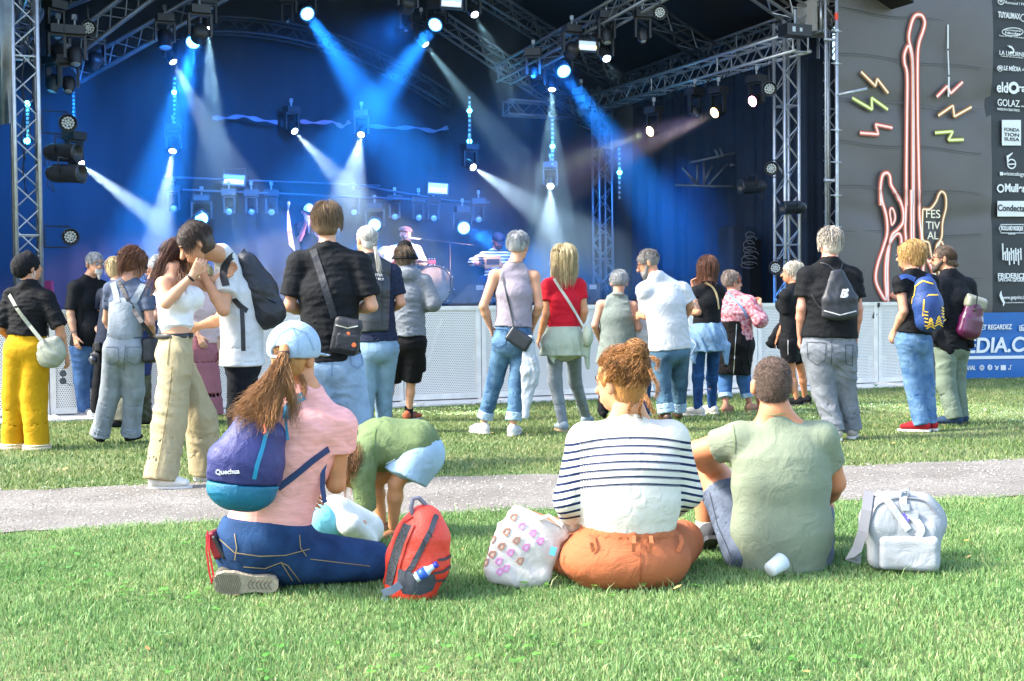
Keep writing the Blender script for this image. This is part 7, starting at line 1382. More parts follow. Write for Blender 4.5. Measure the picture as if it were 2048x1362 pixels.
# blinders
for px, py, Y, w_, h_, lab in ((468, 360, 22.5, 42, 20, 'rectangular blinder lamp with pale strip, left'), (876, 377, 22.8, 38, 20, 'rectangular blinder lamp with yellow strip above the mic boom'), (903, 5, 19.5, 40, 18, 'rectangular blinder lamp at the top edge of the frame'), (1178, 92, 19.6, 40, 18, 'rectangular blinder lamp on the lamp truss')):
    Y = Yc(px, Y); p = at(px, py, Y); W = w_/ppm(Y); H = h_/ppm(Y); root = empty('blinder_lamp', p, lab, 'stage lamp', 'rectangular blinder lamps'); A_ = [V3(1, 0, -.08), V3(0, 1, 0), V3(.08, 0, 1)]
    MB().box(p+V3(0, .06, 0), (W+.04, .1, H+.04), A_).out('housing', blackp, root); MB().box(p+V3(0, .0, 0), (W, .03, H), A_).out('reflector', mat('reflector', '#c6ced6', .25, .6, k=.8), root)
    MB().box(p+V3(0, -.02, -H*.15), (W*.86, .02, H*.28), A_).out('lamp_strip', mat('blinder_glow', '#ffe9a0', .4, emit='#ffe08a', es=1.0), root); MB().tube([p+V3(-W*.5, .05, 0), p+V3(-W*.5, .05, H*1.2), p+V3(W*.5, .05, H*1.2), p+V3(W*.5, .05, 0)], .01, 6).out('bracket', blackm, root)
# vertical LED strips with a few lit cyan points
for i, (px, y0, y1, Y, lit, lab) in enumerate(((147, 185, 262, 20.5, (), 'vertical LED strip with unlit dots beside the left tower'), (349, 158, 245, 22, (185,), 'vertical LED strip with one bright cyan point, left'), (939, 195, 288, 23, (222, 283), 'vertical LED strip with two cyan points at the centre'), (1105, 240, 328, 23, (293,), 'vertical LED strip hanging in the striped pale fan'), (1239, 298, 395, 23, (345,), 'vertical LED strip beside the slender rear tower'), (55, 205, 285, 17.2, (208, 282), 'vertical LED strip seen through the left tower with two cyan points'))):
    Y = Yc(px, Y, .3); root = empty('led_strip', at(px, y0, Y), lab, 'LED strip', 'vertical LED strips'); a, b = at(px, y0-4, Y), at(px, y1+4, Y); MB().box((a+b)/2+V3(0, .02, 0), (.05, .03, np.linalg.norm(a-b))).out('strip_housing', blackp, root)
    mb = MB(); n = 11
    for y in np.linspace(y0, y1, n): mb.lathe(at(px, y, Y), V3(0, -1, 0), [(0, .022), (.008, .016)], 8)
    mb.out('led_dot', mat('dim_led', '#9fc0d8', .3, .0, k=.5), root)
    for y in lit: MB().lathe(at(px, y, Y)-V3(0, .02, 0), V3(0, -1, 0), [(0, .040), (.012, .03)], 12).out('lit_led', LED_C, root)
    for y in lit:
        l = bpy.data.lights.new('led_glow', 'POINT'); l.energy = 2.2; l.color = (.1, .55, 1); l.shadow_soft_size = .05; o = bpy.data.objects.new('led_glow', l); COL.objects.link(o); o.parent = root; o.location = tuple(at(px, y, Y)-V3(0, .09, 0)-parent_loc(root))
# thin flown rods across the back
for i, (a, b, lab) in enumerate((((330, 354, 22.8), (760, 372, 23.4), 'thin lighting bar above the rear row, left half'), ((330, 378, 22.8), (980, 405, 23.8), 'long thin lighting bar carrying the rear row of moving heads'), ((700, 368, 22.8), (900, 402, 23.4), 'short sloping bar right of centre'))):
    a, b = (a[0], a[1], Yc(a[0], a[2], .4)), (b[0], b[1], Yc(b[0], b[2], .4)); MB().tube([at(*a), at(*b)], .018, 8).out('lighting_bar', mat('dull_bar', '#5b6570', .4, .5, k=.7)); tag(bpy.data.objects[-1] if False else COL.objects[-1], lab, 'lighting bar', 'thin lighting bars at the back of the stage')
for pts, col, lab in ((((425, 236), (455, 236), (487, 232), (520, 240), (556, 245)), '#b5a8c8', 'pale pennant string, left piece'), (((600, 243), (630, 246), (665, 243), (685, 254), (700, 243)), '#d8a0c0', 'pink fabric garland hanging across the back'), (((740, 252), (790, 256), (830, 255), (868, 263), (896, 255)), '#8fb0d8', 'pale blue fabric garland, right piece')):
    q = [at(x, y, Yc(x, 24.0, .3)) for x, y in pts]; P = np.array([[np.interp(t, range(len(q)), [r[i] for r in q]) for i in range(3)] for t in np.linspace(0, len(q)-1, 24)]); MB().ribbon(P, [.05+.03*math.sin(i*.9) for i in range(24)], V3(0, -1, .1), .01).out('garland', fabric(col, 'garland_cloth', k=.3)); tag(COL.objects[-1], lab, 'garland')
# cables and clamps under the side truss and the towers
mb = MB(); rg = np.random.default_rng(4)
for i in range(14):
    a = S(10.4, rg.uniform(0, DEEP), 4.7); b = a+SV*rg.uniform(.3, 1.0); b[2] = 4.7; mb.tube([a+(b-a)*t-UZ*math.sin(PI*t)*rg.uniform(.05, .22) for t in np.linspace(0, 1, 9)], .008, 5)
for i in range(10):
    u = rg.uniform(-.1, .15); z0 = rg.uniform(2.0, 5.5); mb.tube([S(u+.02*math.sin(j), -.05, z0-j*.12) for j in range(8)], .008, 5)
tag(mb.out('cable_loom', blackp, None, True), 'black cables drooping along the side truss and left tower', 'cables', kind='stuff')
mh = empty('hoist_box', at(1590, 62, 19.0), 'black control box hung on the side truss below the corner block', 'lamp controller'); c = at(1590, 62, 19.0); MB().box(c, (.42, .22, .16), AX).out('case', blackp, mh); MB().box(c-SV*.112-SU*.1, (.05, .01, .07), AX).box(c-SV*.112+SU*.02, (.04, .01, .05), AX).out('display_panel', mat('grey_panel', '#a8b0b4', .4), mh); MB().tube([c+UZ*.08, c+UZ*.3], .02, 8).out('clamp', alud, mh)
# side bay steelwork seen on the right under the side truss
sb = empty('side_support_frame', S(11.1, 3.6, 3.2), 'small steel support frame in the dark right wing of the stage', 'steel frame'); mb = MB()
for a, b in (((1350, 370), (1500, 375)), ((1365, 335), (1395, 370)), ((1425, 330), (1405, 372)), ((1455, 328), (1415, 372)), ((1380, 325), (1500, 300)), ((1395, 330), (1395, 372)), ((1408, 325), (1408, 372)), ((1440, 295), (1448, 318)), ((1430, 298), (1438, 318)), ((1512, 268), (1512, 600)), ((1460, 330), (1470, 330))): mb.tube([at(*a, 22.6), at(*b, 22.6)], .022, 6)
mb.out('steel_tube', alud, sb, True)
tt = empty('covered_speaker', at(1475, 490, 21.5), 'tall loudspeaker stack under dark cloth in the right wing', 'speaker'); smesh('cloth_cover', [Box(at(1475, 530, 21.5), (.26, .2, .62), AX, .08)], mat('side_cloth', '#1d2a3d', .85, k=.9, var=.3, vscale=1.2), tt, .02, (.02, (8, 8, 3), 2))
rk = empty('cable_rack', at(1500, 500, 21.2), 'rack with coiled pale cables in the right wing', 'equipment rack'); MB().box(at(1500, 540, 21.3), (.22, .3, .95), AX).out('rack_case', blackp, rk); mb = MB()
for i in range(7): c = at(1500+3*math.sin(i*2), 470+i*10, 21.0); mb.tube([c+V3(math.cos(q)*(.07+.01*i), 0, math.sin(q)*(.05+.012*(i % 3))) for q in np.linspace(0, 5.3, 12)], .006, 5)
mb.out('cable_coil', mat('pale_cable', '#c9ccd0', .5, k=.25), rk, True)

# ================================================================ band
BG = 'musicians on the stage'
p = Person('harmonica player in white-fronted trucker cap and dark shirt bent over a microphone', 622, 398, 600, Y=21.6, yaw=160, H=1.72, tone='#d99a98', headyaw=-20, headpitch=24, group=BG, z0=DECK)
p.base = at(622, 606, 21.6)
p.pose(head=(614, 423), neck=(620, 442), sR=(596, 452), sL=(634, 452), eR=(600, 478, -.1), wR=(612, 446, -.3), eL=(640, 476, -.1), wL=(620, 446, -.3), hip=(622, 530), hL=(630, 532), hR=(614, 532), aL=(632, 600), aR=(612, 600))
p.body(hands=('fist', 'fist')); p.eyes(); p.top(fabric('#222b36', 'dark_shirt'), sleeve=.75, hem=0, ease=.02); p.pants(denim('#24344f')); p.shoe(BLK)
r_, f_, u_ = p.head_axes(); c = p.J['head']; co = smesh('trucker_cap', [Ell(c+u_*.04, (.10, .115, .10), [r_, f_, u_], k=.01), Plane(c+u_*.01, -u_), Seg(c+f_*.09+u_*.012, c+f_*.17+u_*.0, (.07, .008), (.055, .006), r_, k=.01)], fabric('#23262e', 'cap_dark'), p.root, .008)
smesh('cap_front', [Ell(c+u_*.045+f_*.02, (.096, .108, .10), [r_, f_, u_], k=.01), Plane(c+u_*.03, -u_), Plane(c+f_*.02, -f_)], fabric('#e8e4ec', 'cap_white', k=.8), co, .007); co.children[0].location = (0, 0, 0)
mc = empty('hand_microphone', p.J['wR'], 'microphone cupped in the harmonica player\'s hands', 'microphone'); a = at(616, 442, 21.2); MB().lathe(a, V3(.1, -.1, -1), [(-.03, .012), (0, .026), (.04, .02), (.06, .013), (.2, .010)], 12).out('mic_body', METAL, mc, True)
p = Person('bearded guitarist singing in brown flat cap and pale shirt, seated behind a bass drum', 810, 448, 600, Y=21.6, yaw=178, H=1.76, tone='#d89a84', headyaw=-28, group=BG, z0=DECK)
p.pose(head=(811, 468), neck=(811, 487), sR=(786, 497), sL=(834, 497), eR=(772, 522, -.05), wR=(795, 530, -.26), eL=(846, 524, -.05), wL=(838, 524, -.3), hip=(812, 562), kR=(790, 560, -.45), kL=(838, 560, -.45), aR=(790, 604, -.4), aL=(838, 604, -.4))
p.body(hands=('grip', 'grip')); p.eyes(beard='#5a3828', beardk=1.15); p.top(fabric('#e0cfc8', 'pale_check', k=.72), sleeve=1.6, ease=.02, hem=0); p.pants(denim('#2c3c58')); p.shoe(fabric('#5a4030', 'brown_shoe')); r_, f_, u_ = p.head_axes(); c = p.J['head']
smesh('flat_cap', [Ell(c+u_*.062, (.105, .125, .06), [r_, f_, nrm(u_+f_*.15)], k=.01), Plane(c+u_*.03, -u_), Seg(c+f_*.10+u_*.045, c+f_*.15+u_*.03, (.06, .008), (.045, .006), r_, k=.01)], fabric('#6a4a44', 'tweed', k=.8, var=.2, vscale=60), p.root, .007)
g = empty('guitar', at(790, 520, 21.2), 'red and white resonator guitar held across the guitarist\'s lap', 'guitar'); Yg2 = 21.25; smesh('guitar_body', [Ell(at(774, 512, Yg2), (.19, .045, .16), k=.03), Ell(at(797, 520, Yg2), (.14, .045, .12), k=.03)], mat('guitar_white', '#d8d2da', .3, k=.75, col2='#b03040', vscale=7), g, .01); c = at(778, 515, Yg2-.06); MB().lathe(c, V3(0, -1, 0), [(0, .09), (.01, .085), (.012, .04)], 20).out('resonator', METAL, g)
MB().tube([at(800, 520, Yg2-.04), at(858, 524, Yg2-.06)], .022, 8).out('neck', mat('neck_wood', '#4a3428', .4), g, True); MB().box(at(864, 524, Yg2-.06), (.12, .02, .06)).out('headstock', mat('head_red', '#8a3a48', .4), g); mb = MB()
for dx in (-.04, 0, .04):
    for s_ in (-1, 1): mb.lathe(at(864, 524, Yg2-.06)+V3(dx, 0, .04*s_), UZ*s_, [(0, .008), (.02, .012)], 6)
mb.out('tuning_peg', METAL, g)
bd_ = empty('bass_drum', at(868, 572, 21.3), 'large bass drum with worn pale head in front of the guitarist', 'drum'); c = at(866, 571, 21.2); d = nrm(V3(.12, -1, 0.0)); MB().lathe(c-d*.2, d, [(0, .30), (0, .305), (.38, .305), (.38, .29)], 40).out('shell', mat('drum_shell', '#4a3a30', .4), bd_, True)
MB().lathe(c+d*.186, d, [(0, .292), (.006, .29)], 40).out('drum_head', mat('drum_skin', '#c6c3bc', .6, k=.4, col2='#8c887e', vscale=5), bd_); MB().lathe(c+d*.165, d, [(0, .302), (0, .315), (.03, .315), (.03, .29), (.02, .29)], 40).out('hoop', mat('hoop_dark', '#2c2622', .4), bd_, True); mb = MB()
x_ = nrm(np.cross(d, UZ)); 
for i in range(10): q = i*2*PI/10+.2; o_ = c+(x_*math.cos(q)+UZ*math.sin(q))*.325; mb.tube([o_+d*.2, o_+d*.1], .008, 5)
mb.out('tension_claw', METAL, bd_)
p = Person('percussionist in navy cap, sunglasses and striped shirt playing a box accordion', 992, 460, 600, Y=21.6, yaw=168, H=1.74, tone='#c98a7c', headyaw=-12, headpitch=24, group=BG, z0=DECK)
p.pose(head=(996, 481), neck=(992, 500), sR=(966, 510), sL=(1014, 510), eR=(944, 524, -.05), wR=(968, 532, -.32), eL=(1026, 534), wL=(1006, 530, -.3), hip=(988, 572), kR=(966, 560, -.5), kL=(1000, 565, -.5), aR=(966, 606, -.5), aL=(1002, 606, -.5))
p.body(hands=('relax', 'grip')); p.eyes(beard='#3a2a26', beardk=1.0); p.glasses(dark=True)
def simple_stripes():
    m = mat('sailor_stripes', '#e8e4e4', .85); m = m.copy(); m.name = 'sailor_stripes'; t = m.node_tree; b = t.nodes['Principled BSDF']; tc = t.nodes.new('ShaderNodeTexCoord'); w_ = t.nodes.new('ShaderNodeTexWave'); w_.bands_direction = 'Z'; w_.inputs['Scale'].default_value = 6.2; w_.inputs['Distortion'].default_value = .6
    t.links.new(tc.outputs['Object'], w_.inputs[0]); r = t.nodes.new('ShaderNodeValToRGB'); r.color_ramp.interpolation = 'CONSTANT'; r.color_ramp.elements[0].color = hexc('#e8e4e0', .75); r.color_ramp.elements[1].position = .62; r.color_ramp.elements[1].color = hexc('#1b2238', .8); t.links.new(w_.outputs[0], r.inputs[0]); t.links.new(r.outputs[0], b.inputs['Base Color']); return m
p.top(simple_stripes(), sleeve=1.3, ease=.016, hem=0); p.pants(denim('#2a4a7c')); p.shoe(BLK); r_, f_, u_ = p.head_axes(); c = p.J['head']; smesh('navy_cap', [Ell(c+u_*.045, (.10, .115, .085), [r_, f_, u_], k=.01), Plane(c+u_*.01, -u_), Seg(c+f_*.09+u_*.015, c+f_*.15+u_*.0, (.065, .008), (.05, .006), r_, k=.01)], fabric('#1a2c4c', 'cap_navy'), p.root, .007)
ac = empty('box_accordion', at(986, 524, 21.2), 'wooden box accordion on the percussionist\'s chest', 'accordion'); c = at(986, 524, 21.2); MB().box(c, (.26, .14, .17), [nrm(V3(1, 0, .1)), V3(0, 1, 0), nrm(V3(-.1, 0, 1))]).out('wooden_case', mat('light_wood', '#b8865c', .4, var=.2, vscale=20, stretch=(1, 1, 8)), ac); MB().box(c-V3(0, .076, 0), (.2, .012, .09)).out('grille', mat('grille', '#3a3030', .4), ac); mb = MB()
for i in range(6): mb.box(c+V3(-.16-i*.0, 0, 0)+V3(-.012*i, 0, 0), (.006, .13+.02*(i % 2), .16))
mb.out('bellows', blackp, ac)
def mic_stand(base, topp, boom=None, label='', legs=True):
    root = empty('microphone_stand', base, label, 'microphone stand'); MB().tube([base, topp], .011, 8).out('pole', blackm, root, True); mb = MB()
    for q in (0.3, 2.4, 4.5): mb.tube([base+UZ*.18, V3(base[0]+math.cos(q)*.3, base[1]+math.sin(q)*.3, base[2]+.02)], .008, 6)
    mb.out('tripod_leg', blackm, root, True)
    if boom is not None:
        MB().tube([boom[0], boom[1]], .008, 8).out('boom', blackm, root, True); d = nrm(boom[0]-boom[1]); MB().lathe(boom[0]-d*.02, d, [(-.14, .010), (-.05, .013), (0, .018), (.02, .026), (.045, .024), (.06, .012)], 12).out('microphone', METAL, root, True)
    else: MB().lathe(topp, UZ, [(-.12, .01), (-.02, .016), (.0, .026), (.03, .024), (.045, .010)], 12).out('microphone', METAL, root, True)
    return root
mic_stand(V3(*at(903, 604, 21.0)), at(899, 488, 21.0), (at(820, 476, 21.1), at(946, 490, 21.0)), 'black boom microphone stand reaching left to the guitarist')
ms = mic_stand(V3(*at(596, 604, 21.0)), at(577, 408, 21.0), None, 'tall microphone stand with a coloured banner, left of the harmonica player')
mic_stand(V3(*at(394, 606, 21.8)), at(386, 470, 21.8), (at(402, 424, 21.6), at(380, 440, 21.8)), 'microphone stand behind the kissing man\'s head')
fl = empty('fabric_pennant', at(582, 460, 20.95), 'narrow red and white pennant tied to the tall microphone stand', 'pennant'); V = [at(576, 418, 20.95), at(580, 440, 20.95), at(586, 500, 20.95), at(590, 502, 20.95), at(578, 490, 20.93), at(574, 460, 20.93), at(574, 430, 20.93)]; link('cloth', V+[v+V3(0, .01, 0) for v in V], [tuple(range(7)), tuple(range(7, 14))[::-1]]+[(i, i+7, (i+1) % 7+7, (i+1) % 7) for i in range(7)], mat('pennant_cloth', '#e0dce2', .8, col2='#b02c44', vscale=9), fl)
mic_stand(V3(*at(1000, 606, 20.6)), at(1001, 540, 20.6), None, 'short microphone stand in front of the box accordion')
def wedge(x0, x1, Y, label):
    c = at((x0+x1)/2, 606, Y); c[2] = DECK; w_ = (x1-x0)/ppm(Y); root = empty('stage_monitor', c, label, 'stage monitor', 'wedge monitors on the stage edge'); q = [(-w_/2, 0), (w_/2, 0), (w_/2, .36), (-w_*.02, .36), (-w_/2, .05)]; V = [c+V3(a, -.2, z) for a, z in q]+[c+V3(a, .25, z) for a, z in q]
    link('cabinet', V, [tuple(range(5)), tuple(range(5, 10))[::-1]]+[(i, i+5, (i+1) % 5+5, (i+1) % 5) for i in range(5)], mat('monitor_paint', '#3c4150', .6, k=.6, var=.2, vscale=30), root); MB().box(c+V3(-w_*.02, -.205, .14), (.09, .02, .08), [nrm(V3(.8, 0, .5)), V3(0, 1, 0), nrm(V3(-.5, 0, .8))]).out('handle_recess', blackp, root); MB().box(c+V3(w_*.22, -.21, .31), (.11, .012, .07)).out('paper_label', mat('white_paper', '#dfe4ea', .6, k=.35), root)
wedge(898, 985, 20.2, 'black wedge monitor beside the mauve top woman'); wedge(1150, 1198, 20.6, 'black wedge monitor right of the blonde woman')
ch = empty('red_side_box', at(100, 590, 16.4), 'small magenta stage box by the foot of the left tower', 'box'); MB().box(at(99, 585, 16.4), (.08, .1, .28)).out('case', mat('magenta_box', '#a0306c', .5), ch)

for u, v, z, tx, ty, e_, lab in ((3.2, -.3, 5.3, 812, 480, 200, 'front white spot on the roof edge aimed at the guitarist'), (1.5, -.3, 5.2, 615, 470, 260, 'front white spot on the roof edge aimed at the harmonica player'), (6.0, -.3, 5.4, 990, 520, 340, 'front white spot on the roof edge aimed at the percussionist')):
    p = S(u, v, z+1.2); d = nrm(at(tx, ty, 21.6)-p); rt = moving_head(p, d, lab, LED_W, r=.06, group='front spots on the roof edge'); spot(rt, p+d*.03, d, (.9, .96, 1), e_, 13, .6)
# ================================================================ banners at the right
def sheet_pts(poly_tl, poly_br, nx, ny, off=0.0, amp=.008, seed=1):
    P00 = bpt(poly_tl[0], poly_tl[1]); P11 = bpt(poly_br[0], poly_br[1]); L = np.dot(P11-P00, SU); H = P00[2]-P11[2]; r = np.random.default_rng(seed); s, t = np.meshgrid(np.linspace(0, 1, nx), np.linspace(0, 1, ny), indexing='ij')
    X, Z = s*L, P00[2]-t*H; w_ = 0
    for k in range(9): a, b, c, d = r.normal(0, 1.6), r.normal(0, 4.5), r.uniform(0, 6), r.uniform(.3, 1); w_ = w_+np.sin(X*a+Z*b+c+.8*np.sin(X*2.1+Z*1.3+k))*d*(amp if k < 6 else amp*.5)
    w_ = w_-np.abs(np.sin(Z*1.9+.3*np.sin(X*1.1)))**20*amp*3.5
    return P00[None, None]*0+np.stack([P00[0]+SU[0]*X, P00[1]+SU[1]*X, Z], -1)+BN*(w_+off)[..., None]
def sheet(name, tl, br, nx, ny, m, parent, off=0.0, amp=.008, seed=1):
    P = sheet_pts(tl, br, nx, ny, off, amp, seed); i = np.arange(nx*ny).reshape(nx, ny); f = np.stack([i[:-1, :-1], i[:-1, 1:], i[1:, 1:], i[1:, :-1]], -1).reshape(-1, 4); return link(name, P.reshape(-1, 3), f, m, parent, True)
gb = empty('guitar_banner', bpt(1820, 640), 'tall dark grey banner printed with a red neon electric guitar and lightning bolts', 'banner'); bm_ = mat('banner_vinyl', '#8c8480', .5, k=.36, var=.10, vscale=1.2, bump=.25, bscale=60); sheet('vinyl_sheet', (1674, -260), (1984, 705), 150, 420, bm_, gb, amp=.008)
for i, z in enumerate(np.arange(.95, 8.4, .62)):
    for dz_, c_ in ((0, '#5c5654'), (-.022, '#908a86')): MB().ribbon([bpt(1675+q*20.5, 640, .013)*V3(1, 1, 0)+UZ*(z+dz_+.02*math.sin(q*.7+i*2)-.004*q) for q in range(15)], .007, BN, .001).out('painted_crease', mat('painted_crease_line', c_, .5, k=.4), gb)  # creases as dark and pale ribbons; shade and lit edge put into the colour
halo = [mat('neon_print_outer', '#a05c4c', .6, k=.7), mat('neon_print_mid', '#ff8a68', .6, k=1.0), mat('neon_print_core', '#ffe4d8', .6, k=1.0)]
halo_o = [mat('neon_amber_outer', '#86603a', .6, k=.7), mat('neon_amber_mid', '#f0a050', .6, k=.85), mat('neon_amber_core', '#fff0d0', .6, k=.95)]; halo_y = [mat('neon_yellow_outer', '#6c6c40', .6, k=.7), mat('neon_yellow_mid', '#d8d850', .6, k=.9), mat('neon_yellow_core', '#f8f8c0', .6, k=.95)]
def smoothpts(pts, closed=False, n=8):
    q = np.array(pts, float); out = []; m = len(q)
    for i in range(m if closed else m-1):
        p0, p1, p2, p3 = (q[(i-1) % m], q[i], q[(i+1) % m], q[(i+2) % m]) if closed else (q[max(i-1, 0)], q[i], q[i+1], q[min(i+2, m-1)])
        for t in np.linspace(0, 1, n, endpoint=False): out.append(.5*((2*p1)+(-p0+p2)*t+(2*p0-5*p1+4*p2-p3)*t*t+(-p0+3*p1-3*p2+p3)*t**3))
    out.append(q[0] if closed else q[-1]); return out
def neon(lines, hl, w0=.05, name='neon_outline', closed=False, smooth=True, off=.026):
    for k, (m, w_) in enumerate(zip(hl, (w0*1.9, w0*1.05, w0*.5))):
        for L in lines: MB().ribbon([bpt(x, y, off+.003*k) for x, y in (smoothpts(L, closed) if smooth else [(a[0]+(b[0]-a[0])*t, a[1]+(b[1]-a[1])*t) for a, b in zip(L[:-1], L[1:]) for t in np.linspace(0, 1, 9)])], w_, BN, .002).out(name, m, gb)
Z4 = lambda L: [(1640+x/3.404, y/3.404) for x, y in L]; Z5 = lambda L: [(1640+x/3.404, 380+y/3.404) for x, y in L]
neon([Z4([(580, 1400), (578, 1200), (582, 800), (584, 520), (566, 430), (566, 370), (592, 315), (612, 370), (620, 480), (622, 800), (622, 1200), (624, 1400)]), Z4([(628, 1400), (628, 1000), (626, 700), (620, 400), (596, 270), (606, 190), (630, 120), (660, 102), (690, 115), (704, 160), (690, 220), (664, 300), (655, 420), (656, 800), (662, 1100), (668, 1400)]),
      Z4([(405, 1400), (402, 1290), (415, 1200), (445, 1178), (466, 1200), (475, 1260), (505, 1310), (530, 1365)])], halo)
neon([Z5([(402, 0), (415, 80), (442, 180), (448, 290), (425, 380), (385, 500), (370, 590), (385, 660), (440, 745), (436, 600), (440, 480), (460, 380), (500, 310), (530, 300), (545, 340), (540, 420)]), Z5([(490, 0), (530, 60), (556, 140), (555, 220), (520, 270), (480, 310), (460, 400), (450, 520), (450, 620), (455, 760)]),
      Z5([(578, 0), (575, 120), (570, 260), (575, 360), (560, 520), (590, 560)]), Z5([(625, 0), (626, 150), (626, 350)]), Z5([(612, 0), (612, 150), (612, 350)]), Z5([(668, 0), (668, 180), (680, 300), (682, 420)]), Z5([(690, 560), (700, 490), (720, 478), (750, 530), (770, 600), (785, 640)])], halo)
neon([Z5([(470, 130), (485, 128), (500, 165), (500, 205), (480, 238), (472, 200), (466, 160)])], halo, closed=True, w0=.035)
neon([Z5([(690, 130), (740, 130), (780, 80), (800, 30), (820, 12), (845, 40), (848, 120), (825, 220), (820, 310), (805, 350), (785, 380), (780, 440), (800, 560), (805, 640)]), Z5([(690, 130), (686, 240), (692, 340), (730, 360), (745, 430), (765, 520), (780, 620)]), Z5([(790, 400), (800, 370), (815, 350), (830, 375)])], halo_o, w0=.038)
neon([Z4([(270, 490), (368, 588), (380, 538), (455, 636)]), Z4([(795, 790), (895, 720), (905, 795), (1022, 730)])], halo_o, w0=.042, smooth=False, name='lightning_bolt'); neon([Z4([(262, 906), (388, 916), (368, 848), (484, 872)]), Z4([(785, 662), (856, 588), (880, 638), (962, 560)])], halo, w0=.042, smooth=False, name='lightning_bolt'); neon([Z4([(210, 668), (345, 748), (342, 668), (453, 748)]), Z4([(773, 906), (895, 896), (865, 956), (968, 952)])], halo_y, w0=.042, smooth=False, name='lightning_bolt')
for b_, x_, y_, h_ in (('FES', 1862, 429, 17), ('TIV', 1862, 452, 16), ('AL', 1862, 472, 16)): text(b_, x_, y_, h_, bpt(x_, y_), SU, BN, halo_o[2], gb, off=.04, bold=.0, w_px=28 if len(b_) > 2 else 22)
MB().ribbon([bpt(1893, 50, .03), bpt(1893, 98, .03)], .028, BN, .002).ribbon([bpt(1893, 102, .03), bpt(1895, 150, .03)], .02, BN, .002).ribbon([bpt(1895, 154, .03), bpt(1894, 194, .03)], .03, BN, .002).out('white_tape_strip', mat('white_tape', '#e8e8e4', .5, k=.8), gb)
sb_ = empty('sponsor_banner', bpt(2010, 640), 'black banner with a column of white sponsor logos at the right edge', 'banner'); sheet('vinyl_sheet', (1974, -260), (2170, 624), 60, 220, mat('banner_charcoal', '#3d4144', .6, k=.42, var=.08, vscale=1.5, bump=.2, bscale=60), sb_, off=-.02, amp=.006, seed=4)
wt = mat('banner_white', '#f2f2ee', .6, k=.8); dk_ = mat('banner_ink', '#22262a', .6)
def T(b, x, y, h, w_=None, bold=.02, m=wt, par=None, off=.012, shear=0): return text(b, x, y, h, bpt(x, y), SU, BN, m, par or sb_, off=off, w_px=w_, bold=bold, shear=shear)
def ring(x, y, rx, ry, w_, m, par=None, off=.012, name='logo_ring'): MB().ribbon([bpt(x+rx*math.cos(q), y+ry*math.sin(q), off) for q in np.linspace(0, 2*PI, 28)], w_, BN, .002).out(name, m, par or sb_)
def rect(x0, y0, x1, y1, m, par=None, off=.010, name='logo_panel'): P = [bpt(x0, y1, off), bpt(x1, y1, off), bpt(x1, y0, off), bpt(x0, y0, off)]; link(name, P+[q-BN*.002 for q in P], [(0, 1, 2, 3), (7, 6, 5, 4), (0, 4, 5, 1), (1, 5, 6, 2), (2, 6, 7, 3), (3, 7, 4, 0)], m, par or sb_)
ring(2001, 3, 6, 6, .012, wt); T('W', 2001, 3, 6, 7); T('Garage de la Côte', 2040, -3, 6, 56); T('Romanel / Morges', 2036, 8, 6, 52, 0)
T('TUYAUMAX', 2017, 32, 12, 44, .03); ring(2046, 36, 6, 7, .012, wt); ring(2024, 64, 21, 8, .012, wt); T('carrosserie', 2024, 61, 4, 34, .01); T('Nicolas', 2024, 67, 5, 30, .02); T('Route du Chêne - 1170 Aubonne', 2024, 74, 3, 52, 0)
MB().ribbon([bpt(x, y, .012) for x, y in ((2017, 93), (2022, 95), (2026, 100), (2025, 106), (2019, 106))], .03, BN, .002).ribbon([bpt(2014, 91, .012), bpt(2019, 95, .012)], .008, BN, .002).out('horse_head_mark', wt, sb_)
T('LA LICORNE', 2023, 108, 9, 50, .01); T('traiteur & evenements', 2023, 114, 3, 44, 0); ring(1999, 137, 5.5, 5.5, .008, wt); T('M', 1999, 137, 8, 6); T('LE MÉDIA', 2023, 138, 9, 34, .03, shear=.15); T('.ch', 2046, 139, 6, 8)
T('eld', 2004, 176, 21, 22, .03); ring(2026, 176, 8, 9, .05, wt); T('ra', 2042, 177, 16, 16, .03); T('GOLAZ', 2016, 207, 14, 44, .01); T('MAISON CREATRICE', 2016, 220, 5, 44, .01); T('morges', 2050, 213, 4, 18)
rect(2003, 240, 2041, 291, wt); 
for b_, y_ in (('FONDA', 260), ('TION', 270), ('SUISA', 279)): T(b_, 2022, y_, 7, 30, .01, dk_, off=.016)
ring(2022, 328, 8, 9, .02, wt); MB().ribbon([bpt(2014, 329, .012), bpt(2029, 328, .012)], .02, BN, .002).ribbon([bpt(2014, 326, .012), bpt(2014, 314, .012), bpt(2024, 306, .012)], [.02, .05, .015], BN, .002).out('leaf_letter_mark', wt, sb_); T('swissecology', 2025, 348, 8, 44, .01); rect(1999, 344, 2005, 351, wt)
ring(2000, 377, 6, 7, .025, wt); T('Muller', 2029, 377, 16, 42, .05); rect(1994, 402, 2060, 433, wt); T('Condecta', 2021, 417, 13, 54, .03, dk_, off=.016); MB().ribbon([bpt(x, y, .012) for x, y in ((1997, 457), (2001, 449), (2046, 449), (2050, 457), (2046, 466), (2001, 466), (1997, 457))], .01, BN, .002).out('logo_frame', wt, sb_); T('BOULLARD MUSIQUE', 2023, 457, 9, 44, .04); T('DEPUIS 1978', 2022, 468, 3, 14)
mb = MB()
for i, (x_, a, b_) in enumerate(((2004, 487, 520), (2009, 503, 521), (2013, 496, 521), (2017, 503, 530), (2021, 496, 521), (2026, 500, 528), (2030, 496, 522), (2035, 498, 530), (2040, 496, 520))): mb.ribbon([bpt(x_, a, .012), bpt(x_+1, b_, .012)], .025, BN, .002)
for x_ in (2006, 2019, 2032): mb.ribbon([bpt(x_, 508, .012), bpt(x_+6, 503, .012)], .02, BN, .002)
